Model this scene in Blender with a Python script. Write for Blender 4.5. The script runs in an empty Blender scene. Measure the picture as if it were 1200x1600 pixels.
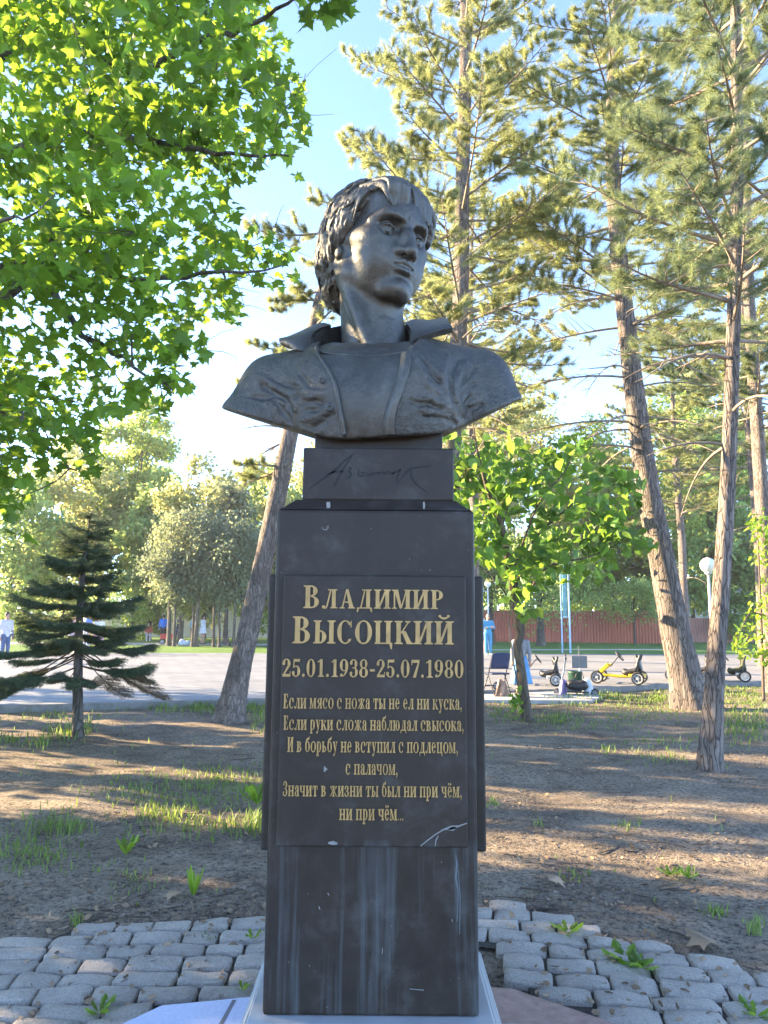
import bpy, bmesh, math, random
import numpy as np
from mathutils import Vector, Matrix
R = math.radians
SC = bpy.context.scene
COL = SC.collection
random.seed(7)
RNG = np.random.default_rng(7)

# ---------------------------------------------------------------- camera
CAM = np.array([0.0, 0.0, 1.6])
FOC, PITCH, ROLL = 1130.0, R(8.55), R(0.45)          # focal length in pixels of the 1200 x 1600 photograph
_f = np.array([0, math.cos(PITCH), math.sin(PITCH)])
_r0 = np.array([1.0, 0, 0]); _u0 = np.cross(_r0, _f)
_r = _r0 * math.cos(ROLL) + _u0 * math.sin(ROLL)
_u = np.cross(_r, _f)
cam = bpy.data.cameras.new('camera'); cam_o = bpy.data.objects.new('camera', cam); COL.objects.link(cam_o)
cam.sensor_fit = 'VERTICAL'; cam.sensor_height = 24.0; cam.lens = FOC / 1600 * 24.0
cam.clip_start = 0.05; cam.clip_end = 3000
cam_o.matrix_world = Matrix(((_r[0], _u[0], -_f[0], CAM[0]), (_r[1], _u[1], -_f[1], CAM[1]),
                             (_r[2], _u[2], -_f[2], CAM[2]), (0, 0, 0, 1)))
SC.camera = cam_o

def ray(px, py):
    d = _f + _r * ((px - 600) / FOC) + _u * ((800 - py) / FOC)
    return d
def at(px, py, Y):                     # the world point seen at a pixel, at distance Y in front of the camera
    d = ray(px, py); return CAM + d * (Y / d[1])
def gnd(px, py, z=0.0):                # the point of the level z seen at a pixel
    d = ray(px, py); return CAM + d * ((z - CAM[2]) / d[2])
def pix(P):                            # pixels of world points
    P = np.atleast_2d(P) - CAM
    w = P @ _f
    return np.stack([600 + FOC * (P @ _r) / w, 800 - FOC * (P @ _u) / w], 1)

# ---------------------------------------------------------------- world, sun, exposure
SUN_AZ, SUN_EL = R(-74), R(18)         # azimuth from +Y, negative = to the left
w = bpy.data.worlds.new('World'); SC.world = w; w.use_nodes = True
nt = w.node_tree; nt.nodes.clear()
sky = nt.nodes.new('ShaderNodeTexSky'); sky.sky_type = 'NISHITA'; sky.sun_disc = False
sky.sun_elevation = SUN_EL; sky.sun_rotation = SUN_AZ
sky.air_density = 0.43; sky.dust_density = 0.0; sky.ozone_density = 1.0
bg = nt.nodes.new('ShaderNodeBackground'); bg.inputs[1].default_value = 0.15
wo = nt.nodes.new('ShaderNodeOutputWorld')
nt.links.new(sky.outputs[0], bg.inputs[0]); nt.links.new(bg.outputs[0], wo.inputs[0])
sl = bpy.data.lights.new('sun', 'SUN'); sl.energy = 5.0; sl.angle = R(0.6); sl.color = (1.0, 0.76, 0.46)
so = bpy.data.objects.new('sun', sl); COL.objects.link(so)
sd = Vector((math.sin(SUN_AZ) * math.cos(SUN_EL), math.cos(SUN_AZ) * math.cos(SUN_EL), math.sin(SUN_EL)))
so.rotation_euler = sd.to_track_quat('Z', 'Y').to_euler(); so.location = (-20, 10, 20)
SC.view_settings.view_transform = 'Standard'; SC.view_settings.look = 'None'
SC.view_settings.exposure = 3.05; SC.view_settings.gamma = 1.0
SC.view_settings.use_curve_mapping = False
SC.render.engine = 'CYCLES'
SC.cycles.use_denoising = True
SC.cycles.max_bounces = 6; SC.cycles.diffuse_bounces = 3; SC.cycles.transmission_bounces = 4
SC.cycles.transparent_max_bounces = 8; SC.cycles.caustics_reflective = False; SC.cycles.caustics_refractive = False

# ---------------------------------------------------------------- helpers
def link(o, parent=None):
    COL.objects.link(o)
    if parent is not None: o.parent = parent
    return o
def tag(o, label=None, cat=None, group=None, kind=None):
    if label: o['label'] = label
    if cat: o['category'] = cat
    if group: o['group'] = group
    if kind: o['kind'] = kind
    return o
def empty(name, label, cat, loc=(0, 0, 0), rz=0.0, group=None):
    o = bpy.data.objects.new(name, None); o.empty_display_size = 0.1
    o.location = tuple(float(v) for v in loc); o.rotation_euler = (0, 0, rz); link(o)
    return tag(o, label, cat, group)
def mesh(name, V, F, m=None, parent=None, smooth=False, mi=None):
    """V (n,3); F: list of arrays (k,3) / (k,4) or list of index tuples."""
    me = bpy.data.meshes.new(name)
    V = np.asarray(V, dtype=np.float64).reshape(-1, 3)
    if isinstance(F, np.ndarray): F = [F]
    if len(F) and not isinstance(F[0], np.ndarray):
        by = {}
        loops = np.array([i for f in F for i in f], dtype=np.int32); cnt = np.array([len(f) for f in F], dtype=np.int32)
    else:
        loops = np.concatenate([f.reshape(-1) for f in F]).astype(np.int32) if len(F) else np.zeros(0, np.int32)
        cnt = np.concatenate([np.full(len(f), f.shape[1]) for f in F]).astype(np.int32) if len(F) else np.zeros(0, np.int32)
    me.vertices.add(len(V)); me.vertices.foreach_set('co', V.astype(np.float32).ravel())
    me.loops.add(len(loops)); me.loops.foreach_set('vertex_index', loops)
    me.polygons.add(len(cnt)); st = np.concatenate([[0], np.cumsum(cnt)[:-1]]).astype(np.int32) if len(cnt) else cnt
    me.polygons.foreach_set('loop_start', st)
    if mi is not None: me.polygons.foreach_set('material_index', np.asarray(mi, dtype=np.int32))
    me.polygons.foreach_set('use_smooth', np.full(len(cnt), bool(smooth)))
    me.update(calc_edges=True); me.validate()
    for mm in (m if isinstance(m, (list, tuple)) else [m]):
        if mm is not None: me.materials.append(mm)
    o = bpy.data.objects.new(name, me); link(o, parent)
    return o

class MB:
    """collects shapes, links them as one mesh object"""
    def __init__(s): s.V = []; s.F = []; s.n = 0
    def add(s, V, F):
        V = np.asarray(V, float).reshape(-1, 3); s.V.append(V); s.F += [tuple(int(i) + s.n for i in f) for f in F]; s.n += len(V); return s
    def box(s, x0, x1, y0, y1, z0, z1, bev=0.0, M=None):
        if bev <= 0:
            V = np.array([(x, y, z) for z in (z0, z1) for y in (y0, y1) for x in (x0, x1)], float)
            F = [(0, 2, 3, 1), (4, 5, 7, 6), (0, 1, 5, 4), (1, 3, 7, 5), (3, 2, 6, 7), (2, 0, 4, 6)]
        else:
            b = bm = bmesh.new(); bmesh.ops.create_cube(bm, size=1)
            for v in bm.verts: v.co = ((x0 + x1) / 2 + v.co.x * (x1 - x0), (y0 + y1) / 2 + v.co.y * (y1 - y0), (z0 + z1) / 2 + v.co.z * (z1 - z0))
            bmesh.ops.bevel(bm, geom=list(bm.edges), offset=bev, segments=2, profile=0.5, affect='EDGES')
            bm.verts.index_update()
            V = np.array([v.co[:] for v in bm.verts]); F = [tuple(v.index for v in f.verts) for f in bm.faces]; bm.free()
        if M is not None: V = V @ np.array(M)[:3, :3].T + np.array(M)[:3, 3]
        return s.add(V, F)
    def tube(s, pts, rad, n=8, cap=True):
        V, F = tube_np(pts, rad, n, cap); return s.add(V, F)
    def prism(s, poly, z0, z1):                     # polygon (x, y) extruded along z
        k = len(poly); V = [(x, y, z0) for x, y in poly] + [(x, y, z1) for x, y in poly]
        F = [tuple(range(k))[::-1], tuple(range(k, 2 * k))] + [(i, (i + 1) % k, k + (i + 1) % k, k + i) for i in range(k)]
        return s.add(V, F)
    def lathe(s, prof, n=16, c=(0, 0, 0), M=None):   # (radius, z) profile
        V = []; F = []
        for r, z in prof:
            for k in range(n):
                a = 2 * math.pi * k / n; V.append((r * math.cos(a), r * math.sin(a), z))
        for i in range(len(prof) - 1):
            for k in range(n):
                F.append((i * n + k, i * n + (k + 1) % n, (i + 1) * n + (k + 1) % n, (i + 1) * n + k))
        F.append(tuple(range(n))[::-1]); F.append(tuple(range((len(prof) - 1) * n, len(prof) * n)))
        V = np.array(V)
        if M is not None: V = V @ np.array(M)[:3, :3].T + np.array(M)[:3, 3]
        return s.add(V + np.array(c), F)
    def sphere(s, c, r, n=14, m=8):
        r = np.ones(3) * np.asarray(r, float)
        prof = [(max(1e-4, math.sin(math.pi * i / m)), -math.cos(math.pi * i / m)) for i in range(m + 1)]
        V = []; F = []
        for a, z in prof:
            for k in range(n): V.append((a * math.cos(2 * math.pi * k / n) * r[0], a * math.sin(2 * math.pi * k / n) * r[1], z * r[2]))
        for i in range(m):
            for k in range(n): F.append((i * n + k, i * n + (k + 1) % n, (i + 1) * n + (k + 1) % n, (i + 1) * n + k))
        return s.add(np.array(V) + np.array(c), F)
    def build(s, name, m, parent=None, smooth=False):
        return mesh(name, np.concatenate(s.V), s.F, m, parent, smooth)

def frames(P):
    P = np.asarray(P, float); T = np.gradient(P, axis=0); T /= np.linalg.norm(T, axis=1)[:, None] + 1e-12
    a = np.array([0, 0, 1.0]) if abs(T[0][2]) < 0.9 else np.array([1.0, 0, 0])
    N = []; v = np.cross(T[0], a); v /= np.linalg.norm(v)
    for t in T:
        v = v - t * (v @ t); v /= np.linalg.norm(v) + 1e-12; N.append(v)
    N = np.array(N); return T, N, np.cross(T, N)
def tube_np(pts, rad, n=8, cap=True):
    P = np.asarray(pts, float); k = len(P); rad = np.broadcast_to(np.asarray(rad, float), (k,))
    T, N, B = frames(P)
    a = np.arange(n) * 2 * math.pi / n
    V = P[:, None] + rad[:, None, None] * (np.cos(a)[None, :, None] * N[:, None] + np.sin(a)[None, :, None] * B[:, None])
    i = np.arange(k - 1)[:, None] * n; j = np.arange(n)[None]; j2 = (j + 1) % n
    F = np.stack([i + j, i + n + j, i + n + j2, i + j2], -1).reshape(-1, 4)
    F = [tuple(f) for f in F[:, ::-1]]
    if cap: F.append(tuple(range(n))); F.append(tuple(range((k - 1) * n, k * n))[::-1])
    return V.reshape(-1, 3), F
def tubes_fast(list_pr, n=5):
    """many open tubes -> V, quad array"""
    Vs = []; Fs = []; o = 0
    for pts, rad in list_pr:
        P = np.asarray(pts, float); k = len(P); rad = np.broadcast_to(np.asarray(rad, float), (k,))
        T, N, B = frames(P); a = np.arange(n) * 2 * math.pi / n
        V = P[:, None] + rad[:, None, None] * (np.cos(a)[None, :, None] * N[:, None] + np.sin(a)[None, :, None] * B[:, None])
        i = np.arange(k - 1)[:, None] * n; j = np.arange(n)[None]; j2 = (j + 1) % n
        F = np.stack([i + j2, i + n + j2, i + n + j, i + j], -1).reshape(-1, 4)
        Vs.append(V.reshape(-1, 3)); Fs.append(F + o); o += k * n
    return np.concatenate(Vs), np.concatenate(Fs)
def spline(P, n):
    """Catmull-Rom resample to n points"""
    P = np.asarray(P, float); k = len(P)
    Q = np.vstack([2 * P[0] - P[1], P, 2 * P[-1] - P[-2]])
    t = np.linspace(0, k - 1, n); i = np.minimum(t.astype(int), k - 2); u = (t - i)[:, None]
    a, b, c, d = Q[i], Q[i + 1], Q[i + 2], Q[i + 3]
    return 0.5 * (2 * b + (c - a) * u + (2 * a - 5 * b + 4 * c - d) * u ** 2 + (3 * b - a - 3 * c + d) * u ** 3)

# ---------------------------------------------------------------- materials
class NT:
    def __init__(s, name):
        s.m = bpy.data.materials.new(name); s.m.use_nodes = True; s.t = s.m.node_tree; s.t.nodes.clear()
        s.out = s.n('OutputMaterial')
    def n(s, typ, **kw):
        nd = s.t.nodes.new('ShaderNode' + typ)
        for k, v in kw.items():
            if hasattr(nd, k) and not k.startswith('i_'): setattr(nd, k, v)
        return nd
    def l(s, a, b): s.t.links.new(a, b)
    def coord(s, scale=(1, 1, 1), kind='Object'):
        tc = s.n('TexCoord'); mp = s.n('Mapping'); mp.inputs['Scale'].default_value = scale
        s.l(tc.outputs[kind], mp.inputs[0]); return mp.outputs[0]
    def noise(s, co, scale, detail=4, rough=0.55, dist=0.0):
        nd = s.n('TexNoise'); nd.inputs['Scale'].default_value = scale; nd.inputs['Detail'].default_value = detail
        nd.inputs['Roughness'].default_value = rough; nd.inputs['Distortion'].default_value = dist
        if co is not None: s.l(co, nd.inputs['Vector'])
        return nd.outputs[0]
    def vor(s, co, scale, feature='F1', out=0):
        nd = s.n('TexVoronoi'); nd.feature = feature; nd.inputs['Scale'].default_value = scale
        s.l(co, nd.inputs['Vector']); return nd.outputs[out]
    def ramp(s, fac, stops):
        nd = s.n('ValToRGB'); e = nd.color_ramp.elements
        while len(e) < len(stops): e.new(0.5)
        for el, (p, c) in zip(e, stops):
            el.position = p; el.color = (c if len(c) == 4 else (*c, 1)) if not isinstance(c, (int, float)) else (c, c, c, 1)
        s.l(fac, nd.inputs[0]); return nd.outputs[0]
    def mix(s, fac, a, b, blend='MIX'):
        nd = s.n('Mix'); nd.data_type = 'RGBA'; nd.blend_type = blend
        for sock, v in ((nd.inputs[0], fac), (nd.inputs[6], a), (nd.inputs[7], b)):
            if isinstance(v, bpy.types.NodeSocket): s.l(v, sock)
            elif isinstance(v, (int, float)): sock.default_value = v if sock.type == 'VALUE' else (v, v, v, 1)
            else: sock.default_value = (*v, 1)
        return nd.outputs[2]
    def math(s, op, a, b=0.0):
        nd = s.n('Math'); nd.operation = op
        for sock, v in ((nd.inputs[0], a), (nd.inputs[1], b)):
            if isinstance(v, bpy.types.NodeSocket): s.l(v, sock)
            else: sock.default_value = v
        return nd.outputs[0]
    def bump(s, h, strength=0.5, dist=0.01):
        nd = s.n('Bump'); nd.inputs['Strength'].default_value = strength; nd.inputs['Distance'].default_value = dist
        s.l(h, nd.inputs['Height']); return nd.outputs[0]
    def pbr(s, col, rough=0.6, metal=0.0, bump=None, spec=0.5, **kw):
        p = s.n('BsdfPrincipled')
        for nm, v in (('Base Color', col), ('Roughness', rough), ('Metallic', metal), ('Specular IOR Level', spec)):
            if isinstance(v, bpy.types.NodeSocket): s.l(v, p.inputs[nm])
            elif isinstance(v, (tuple, list)): p.inputs[nm].default_value = (*v, 1)
            else: p.inputs[nm].default_value = v
        if bump is not None: s.l(bump, p.inputs['Normal'])
        for k, v in kw.items(): p.inputs[k.replace('_', ' ')].default_value = v
        s.l(p.outputs[0], s.out.inputs[0]); s.p = p
        return s.m
def simple(name, c, rough=0.5, metal=0.0, var=0.25, scale=8.0, bump=0.0):
    t = NT(name); co = t.coord()
    n = t.noise(co, scale, 5)
    a = tuple(x * (1 - var) for x in c); b = tuple(min(1, x * (1 + var)) for x in c)
    col = t.ramp(n, [(0.3, a), (0.7, b)])
    bp = t.bump(t.noise(co, scale * 6, 3), bump, 0.005) if bump > 0 else None
    return t.pbr(col, rough, metal, bp)
def leaf_mat(name, c1, c2, trans, amount=0.5, rough=0.45, scale=0.9):
    """leaf: diffuse / gloss front plus light let through"""
    t = NT(name); co = t.coord()
    n = t.noise(co, scale, 3); n2 = t.noise(co, 23.0, 2)
    isl = t.n('NewGeometry').outputs['Random Per Island']
    f = t.math('ADD', t.math('ADD', t.math('MULTIPLY', n, 0.45), t.math('MULTIPLY', n2, 0.2)), t.math('MULTIPLY', isl, 0.35))
    col = t.ramp(f, [(0.30, tuple(x * .8 for x in c1)), (0.5, tuple((x + y) / 2 for x, y in zip(c1, c2))), (0.70, tuple(x * 1.08 for x in c2))])
    p = t.n('BsdfPrincipled'); t.l(col, p.inputs['Base Color']); p.inputs['Roughness'].default_value = rough
    p.inputs['Specular IOR Level'].default_value = 0.35
    tr = t.n('BsdfTranslucent'); tc = t.ramp(f, [(0.3, tuple(x * 0.55 for x in trans)), (0.7, trans)]); t.l(tc, tr.inputs[0])
    mx = t.n('MixShader'); mx.inputs[0].default_value = amount
    t.l(p.outputs[0], mx.inputs[1]); t.l(tr.outputs[0], mx.inputs[2]); t.l(mx.outputs[0], t.out.inputs[0])
    return t.m
def bark_mat(name, dark, light, scale=9.0, stretch=0.28, crack=0.55, dist=0.03):
    t = NT(name); co = t.coord((1, 1, stretch))
    w1 = t.noise(co, scale * 0.7, 4, 0.6)
    nd = t.n('Mix'); nd.data_type = 'VECTOR'; nd.inputs[0].default_value = 0.10
    tx = t.n('TexNoise'); tx.inputs['Scale'].default_value = scale * 0.9; t.l(co, tx.inputs['Vector'])
    t.l(co, nd.inputs[4]); t.l(tx.outputs[1], nd.inputs[5])
    e = t.vor(nd.outputs[1], scale, 'DISTANCE_TO_EDGE')
    fine = t.noise(co, scale * 7, 5, 0.65)
    plate = t.ramp(e, [(0.0, 0.0), (0.05, .55), (0.14, 1.0)])
    cc = t.vor(nd.outputs[1], scale, 'F1', 1)
    cell = t.n('SeparateColor'); t.l(cc, cell.inputs[0])
    lt = t.mix(cell.outputs[0], tuple(x * 0.55 for x in light), light)
    lt = t.mix(t.ramp(t.noise(co, scale * .35, 4, .6), [(.38, .75), (.62, 0.0)]), lt, tuple(x * .42 for x in light))
    lt = t.mix(t.ramp(fine, [(0.35, 0.0), (0.7, 0.7)]), lt, tuple(x * 0.40 for x in light))
    col = t.mix(t.math('MULTIPLY', t.math('SUBTRACT', 1.0, plate), crack + 0.25), lt, dark)
    h = t.math('ADD', t.math('MULTIPLY', plate, 1.0), t.math('MULTIPLY', fine, 0.5))
    return t.pbr(col, 0.9, 0, t.bump(h, 0.9, dist), 0.2)
# ================================================================ MONUMENT
def granite_mat():
    t = NT('dark_bronzed_stone'); co = t.coord()
    n = t.noise(co, 3.5, 6, 0.6); n2 = t.noise(co, 14, 5, 0.65)
    col = t.ramp(t.math('ADD', t.math('MULTIPLY', n, .6), t.math('MULTIPLY', n2, .4)),
                 [(0.34, (.015, .0105, .0075)), (0.55, (.025, .0185, .0135)), (0.72, (.040, .032, .025))])
    # pale run-off streaks in the lower part and worn haze (dirt with a shape of its own)
    sx = t.coord((1, 1, .045)); s1 = t.noise(sx, 26, 5, .62, .3); s2 = t.noise(sx, 9, 4, .6, .2)
    st = t.ramp(t.math('ADD', t.math('MULTIPLY', s1, .55), t.math('MULTIPLY', s2, .45)), [(.50, 0.0), (.66, .55), (.78, .9)])
    sp = t.n('SeparateXYZ'); t.l(co, sp.inputs[0])
    low = t.ramp(sp.outputs[2], [(.25, 1.0), (.80, .8), (.84, .08), (1.0, .02)])
    patch = t.ramp(t.noise(co, 7, 6, .7), [(.52, 0.0), (.7, 1.0)])
    f = t.math('MULTIPLY', t.math('MULTIPLY', st, low), 1.0)
    col = t.mix(f, col, (.12, .14, .15))
    col = t.mix(t.math('MULTIPLY', patch, .09), col, (.16, .18, .19))
    fl = t.ramp(t.noise(co, 95, 2, .5), [(.775, 0.0), (.785, .45)])
    col = t.mix(fl, col, (.45, .47, .48))
    sc = t.ramp(t.noise(co, 160, 4, .6), [(.3, 0.0), (.7, 1.0)])
    rough = t.ramp(n2, [(.3, .42), (.7, .62)])
    return t.pbr(col, rough, 0.0, t.bump(t.math('ADD', t.math('MULTIPLY', sc, .3), n2), .12, .006), .32)
def bronze_mat(name='patinated_bronze', rough_cloth=0):
    t = NT(name); co = t.coord()
    n = t.noise(co, 4.5, 6, 0.62); n2 = t.noise(co, 28, 5, 0.65); n3 = t.noise(co, 120, 4, .6)
    col = t.ramp(t.math('ADD', t.math('MULTIPLY', n, .55), t.math('MULTIPLY', n2, .45)),
                 [(0.34, (.036, .034, .029)), (0.52, (.066, .063, .054)), (0.70, (.118, .113, .097))])
    rough = t.ramp(n2, [(.3, .34), (.7, .52)])
    h = t.math('ADD', t.math('MULTIPLY', n3, .35), t.math('MULTIPLY', n2, .8))
    if rough_cloth:
        e = t.noise(co, 42, 6, .68, .6); r_ = t.noise(co, 9, 4, .6)
        h = t.math('ADD', h, t.math('MULTIPLY', t.math('MULTIPLY', e, 2.2), t.ramp(r_, [(.35, .25), (.65, 1.0)])))
    return t.pbr(col, rough, .45, t.bump(h, .55 + .15 * rough_cloth, .010), .6)
M_ST = granite_mat(); M_BR = bronze_mat(); M_BRJ = bronze_mat('modelled_bronze_cloth', 1)
M_GOLD = simple('gold_paint', (.36, .225, .075), .5, .1, .22, 22, .1)
M_PALE = simple('grey_blue_stone', (.33, .34, .34), .5, 0, .12, 6, .1)
M_PINK = simple('pink_granite', (.30, .19, .165), .42, 0, .25, 30, .05)
M_CHIP = simple('bare_stone_chip', (.20, .195, .185), .8, 0, .15, 40, .2)
M_GROOVE = simple('cut_groove', (.008, .008, .009), .8)

MX0, MX1, MY = -.408, .344, 2.73           # shaft
MXC = (MX0 + MX1) / 2; MYB = 3.46
def tile_mat():
    t = NT('blue_grey_polished_tile'); co = t.coord()
    n = t.noise(co, 60, 4); c = t.ramp(n, [(.3, (.36, .40, .56)), (.7, (.43, .47, .63))])
    return t.pbr(c, .22, 0, None, .5)
mon = empty('monument_pedestal', 'tall dark stone pedestal with gold lettering plaque under the bronze bust', 'pedestal', (MXC, (MY + MYB) / 2, 0))
def mpart(mb, name, m, parent=mon, smooth=False):
    o = mb.build(name, m, parent, smooth)
    p = parent
    while p is not None:                                # children are modelled in world coordinates
        if p.type == 'EMPTY': o.data.transform(Matrix.Translation(-p.location))
        p = p.parent
    return o
def jitter_bevel(o, wd, seg=2):
    b = o.modifiers.new('bevel', 'BEVEL'); b.width = wd; b.segments = seg; b.limit_method = 'ANGLE'; return o
mpart(MB().box(MX0, MX1, MY, MYB, .246, 2.018, .012), 'shaft', M_ST)
# cornice: two sloping steps
mb = MB()
def frustum(mb, x0, x1, y0, y1, z0, ins, z1):
    V = [(x0, y0, z0), (x1, y0, z0), (x1, y1, z0), (x0, y1, z0), (x0 + ins, y0 + ins, z1), (x1 - ins, y0 + ins, z1), (x1 - ins, y1 - ins, z1), (x0 + ins, y1 - ins, z1)]
    mb.add(V, [(3, 2, 1, 0), (4, 5, 6, 7), (0, 1, 5, 4), (1, 2, 6, 5), (2, 3, 7, 6), (3, 0, 4, 7)])
frustum(mb, MX0 + .006, MX1 - .006, MY + .006, MYB - .006, 2.019, .012, 2.028)
frustum(mb, MX0 + .022, MX1 - .022, MY + .022, MYB - .022, 2.0282, .042, 2.066)
mpart(mb, 'cornice', M_ST)
mb = MB()                                              # whitish drips on the cornice
for x, wd in ((-.195, .02), (.195, .014), (.20, .006)):
    y0 = MY + .0215 + .008; mb.box(x - wd / 2, x + wd / 2, y0 - .004, y0 + .012, 2.031, 2.05, .003)
SB = (-.3215, .274, 2.80, 3.40)
sig = mpart(MB().box(*SB[:2], *SB[2:], 2.0665, 2.278, .006), 'signature_block', M_ST)
mpart(MB().box(SB[0] + .04, SB[1] - .04, 2.845, 3.33, 2.2785, 2.375, .004), 'neck_block', M_ST)
for nm, a, b in (('side_plaque', -.443, MX0 - .0005), ('side_plaque', MX1 + .0005, .385)):
    o = MB(); o.box(a, b, 2.80, 3.38, .765, 1.773, .008); mpart(o, nm, M_ST)
plq = mpart(MB().box(-.374, .308, 2.706, MY - .0005, .806, 1.768, .007), 'plaque', M_ST)
PY = 2.706                                             # plane of the plaque's face

# ---- lettering: a bold serif alphabet built from strokes
TH, TN = .185, .055
def glyph(ch):
    """-> (strokes, advance). stroke = list of (x, y, halfwidth-vector) pairs as two polylines"""
    S = []
    def quad(a, b, c, d): S.append((np.array([a, b], float), np.array([d, c], float)))
    def rect(x0, x1, y0, y1): quad((x0, y0), (x1, y0), (x1, y1), (x0, y1))
    def serif(x, y, up, l=.085, r=.085, w=TH):           # bracketed slab at the end of a stem
        s = 1 if up else -1
        A = [(x - l, y), (x - l, y - s * .045), (x, y - s * .075)]
        A = [(x - l, y), (x, y), (x + w, y), (x + w + r, y)]
        B = [(x - l, y - s * .04), (x, y - s * .085), (x + w, y - s * .085), (x + w + r, y - s * .04)]
        S.append((np.array(A), np.array(B)))
    def stem(x, y0, y1, b=True, t=True, w=TH, l=.085, r=.085):
        rect(x, x + w, y0, y1)
        if b: serif(x, y0, False, l, r, w)
        if t: serif(x, y1, True, l, r, w)
    def arc(cx, cy, rx, ry, a0, a1, th=TH, tn=TN, n=18):
        t = np.radians(np.linspace(a0, a1, n)); wx = tn + (th - tn) * np.abs(np.cos(t)) ** 1.3
        o = np.stack([cx + rx * np.cos(t), cy + ry * np.sin(t)], 1)
        i = np.stack([cx + (rx - wx) * np.cos(t), cy + (ry - np.minimum(wx, ry * .9) * (tn / th + (1 - tn / th) * np.abs(np.cos(t)))) * np.sin(t)], 1)
        i = np.stack([cx + (rx - np.where(np.abs(np.cos(t)) > .05, wx, tn)) * np.cos(t), cy + (ry - tn - .3 * (wx - tn)) * np.sin(t)], 1)
        S.append((o, i))
    def line(x0, y0, x1, y1, w0, w1=None):               # stroke with horizontal width
        w1 = w0 if w1 is None else w1
        quad((x0 - w0 / 2, y0), (x0 + w0 / 2, y0), (x1 + w1 / 2, y1), (x1 - w1 / 2, y1))
    def dot(x, y, r=.085):
        t = np.radians(np.linspace(90, -90, 9)); S.append((np.stack([x + r * np.cos(t), y + r * np.sin(t)], 1), np.stack([x - r * np.cos(t), y + r * np.sin(t)], 1)))
    def comma(x):
        dot(x, .075, .085); S.append((np.array([(x + .085, .075), (x + .05, -.1), (x - .06, -.2)]), np.array([(x - .01, .05), (x, -.08), (x - .075, -.18)])))
    X = 1.0
    low = ch.islower() or ch in 'ё'
    if low: X = .72
    c = ch.upper()
    adv = .8
    if ch in 'Ее' and not low or c in 'E':
        stem(.1, 0, X); rect(.2, .58, X - TN, X); rect(.2, .6, 0, TN); rect(.2, .45, X / 2 - .03, X / 2 + .03)
        quad((.53, X - .27), (.58, X - .27), (.58, X), (.44, X)); quad((.46, 0), (.62, 0), (.62, .28), (.57, .28)); quad((.41, .36), (.46, .36), (.46, .64), (.41, .64)); adv = .72
    elif c in ('Е', 'Ё'):                                  # lower case e
        arc(.33, X / 2, .28, X / 2 + .01, 12, 325); rect(.12, .58, X / 2 - .0, X / 2 + .055); quad((.43, X / 2), (.61, X / 2), (.6, X / 2 + .12), (.44, X / 2 + .12))
        if c == 'Ё': dot(.21, X + .17, .075); dot(.46, X + .17, .075)
        adv = .68
    elif c == 'С':
        arc(.38, X / 2, .34, X / 2 + .015, 42, 318); quad((.60, X - .30), (.65, X - .30), (.65, X + .01), (.58, X - .1)); adv = .74
        if low: dot(.56, X - .17, .085)
        else: quad((.58, .2), (.64, .23), (.60, .1), (.52, .06))
    elif c == 'О':
        arc(.40, X / 2, .36, X / 2 + .015, 0, 180); arc(.40, X / 2, .36, X / 2 + .015, 180, 360); adv = .8
    elif c in 'ИЙ':
        stem(.1, 0, X); stem(.57, 0, X); line(.28, .1 * X, .58, .9 * X, .1)
        if c == 'Й':
            t = np.radians(np.linspace(190, 350, 11)); S.append((np.stack([.43 + .2 * np.cos(t), X + .24 + .16 * np.sin(t)], 1), np.stack([.43 + .15 * np.cos(t), X + .24 + .07 * np.sin(t)], 1)))
            dot(.25, X + .22, .06); dot(.61, X + .22, .06)
        adv = .87
    elif c == 'Н':
        stem(.1, 0, X); stem(.55, 0, X); rect(.2, .6, X / 2 - .035, X / 2 + .03); adv = .85
    elif c == 'П':
        stem(.1, 0, X); stem(.55, 0, X); rect(.2, .6, X - .07, X); adv = .85
    elif c == 'Л':
        stem(.5, 0, X, l=.07); line(.27, .14, .44, X - .03, .07, .07); rect(.3, .56, X - .06, X)
        S.append((np.array([(.25, .17), (.18, .02), (.08, -.01)]), np.array([(.32, .16), (.24, -.01), (.08, -.02)]))); dot(.1, .075, .08); adv = .79
    elif c == 'М':
        if low: stem(.09, 0, X, w=.08); stem(.66, 0, X); line(.19, X, .42, .02, .17, .1); line(.44, .02, .68, X, .07)
        else: stem(.09, 0, X, w=.075); stem(.68, 0, X); line(.2, X, .44, .02, .2, .12); line(.45, .02, .72, X, .07)
        adv = .96
    elif c == 'А' and low:
        stem(.37, 0, X * .75, b=False, t=False); arc(.31, X * .70, .245, X * .31, 0, 170, TH, .05); dot(.15, X * .72, .09)
        arc(.28, X * .27, .23, X * .28, 60, 310, TH * .9, .05); quad((.37, 0), (.62, 0), (.62, .06), (.5, .1)); adv = .65
    elif c == 'А':
        line(.20, .03, .40, X - .04, .065); line(.65, .03, .43, X, .21, .12); rect(.25, .62, .3, .36)
        serif(.16, 0, False, .09, .08, .08); serif(.55, 0, False, .07, .08, .2); adv = .84
    elif c == 'Д':
        stem(.5, 0, X, b=False, l=.07); line(.24, .04, .43, X - .03, .065); rect(.3, .56, X - .055, X); rect(.08, .77, 0, .06)
        quad((.05, -.19), (.10, -.19), (.17, .05), (.06, .05)); quad((.74, -.19), (.79, -.19), (.79, .05), (.66, .05)); adv = .84
    elif c == 'Я':
        stem(.47, 0, X, l=.05); arc(.42, X * .72, .31, X * .285, 90, 270, TH, TN); rect(.4, .52, X - TN, X); rect(.38, .5, X * .44, X * .44 + .05)
        line(.16, .0, .40, X * .46, .17, .13); serif(.09, 0, False, .05, .03, .13); adv = .76
    elif c == 'Ж':
        stem(.45, 0, X, w=.18)
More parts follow.
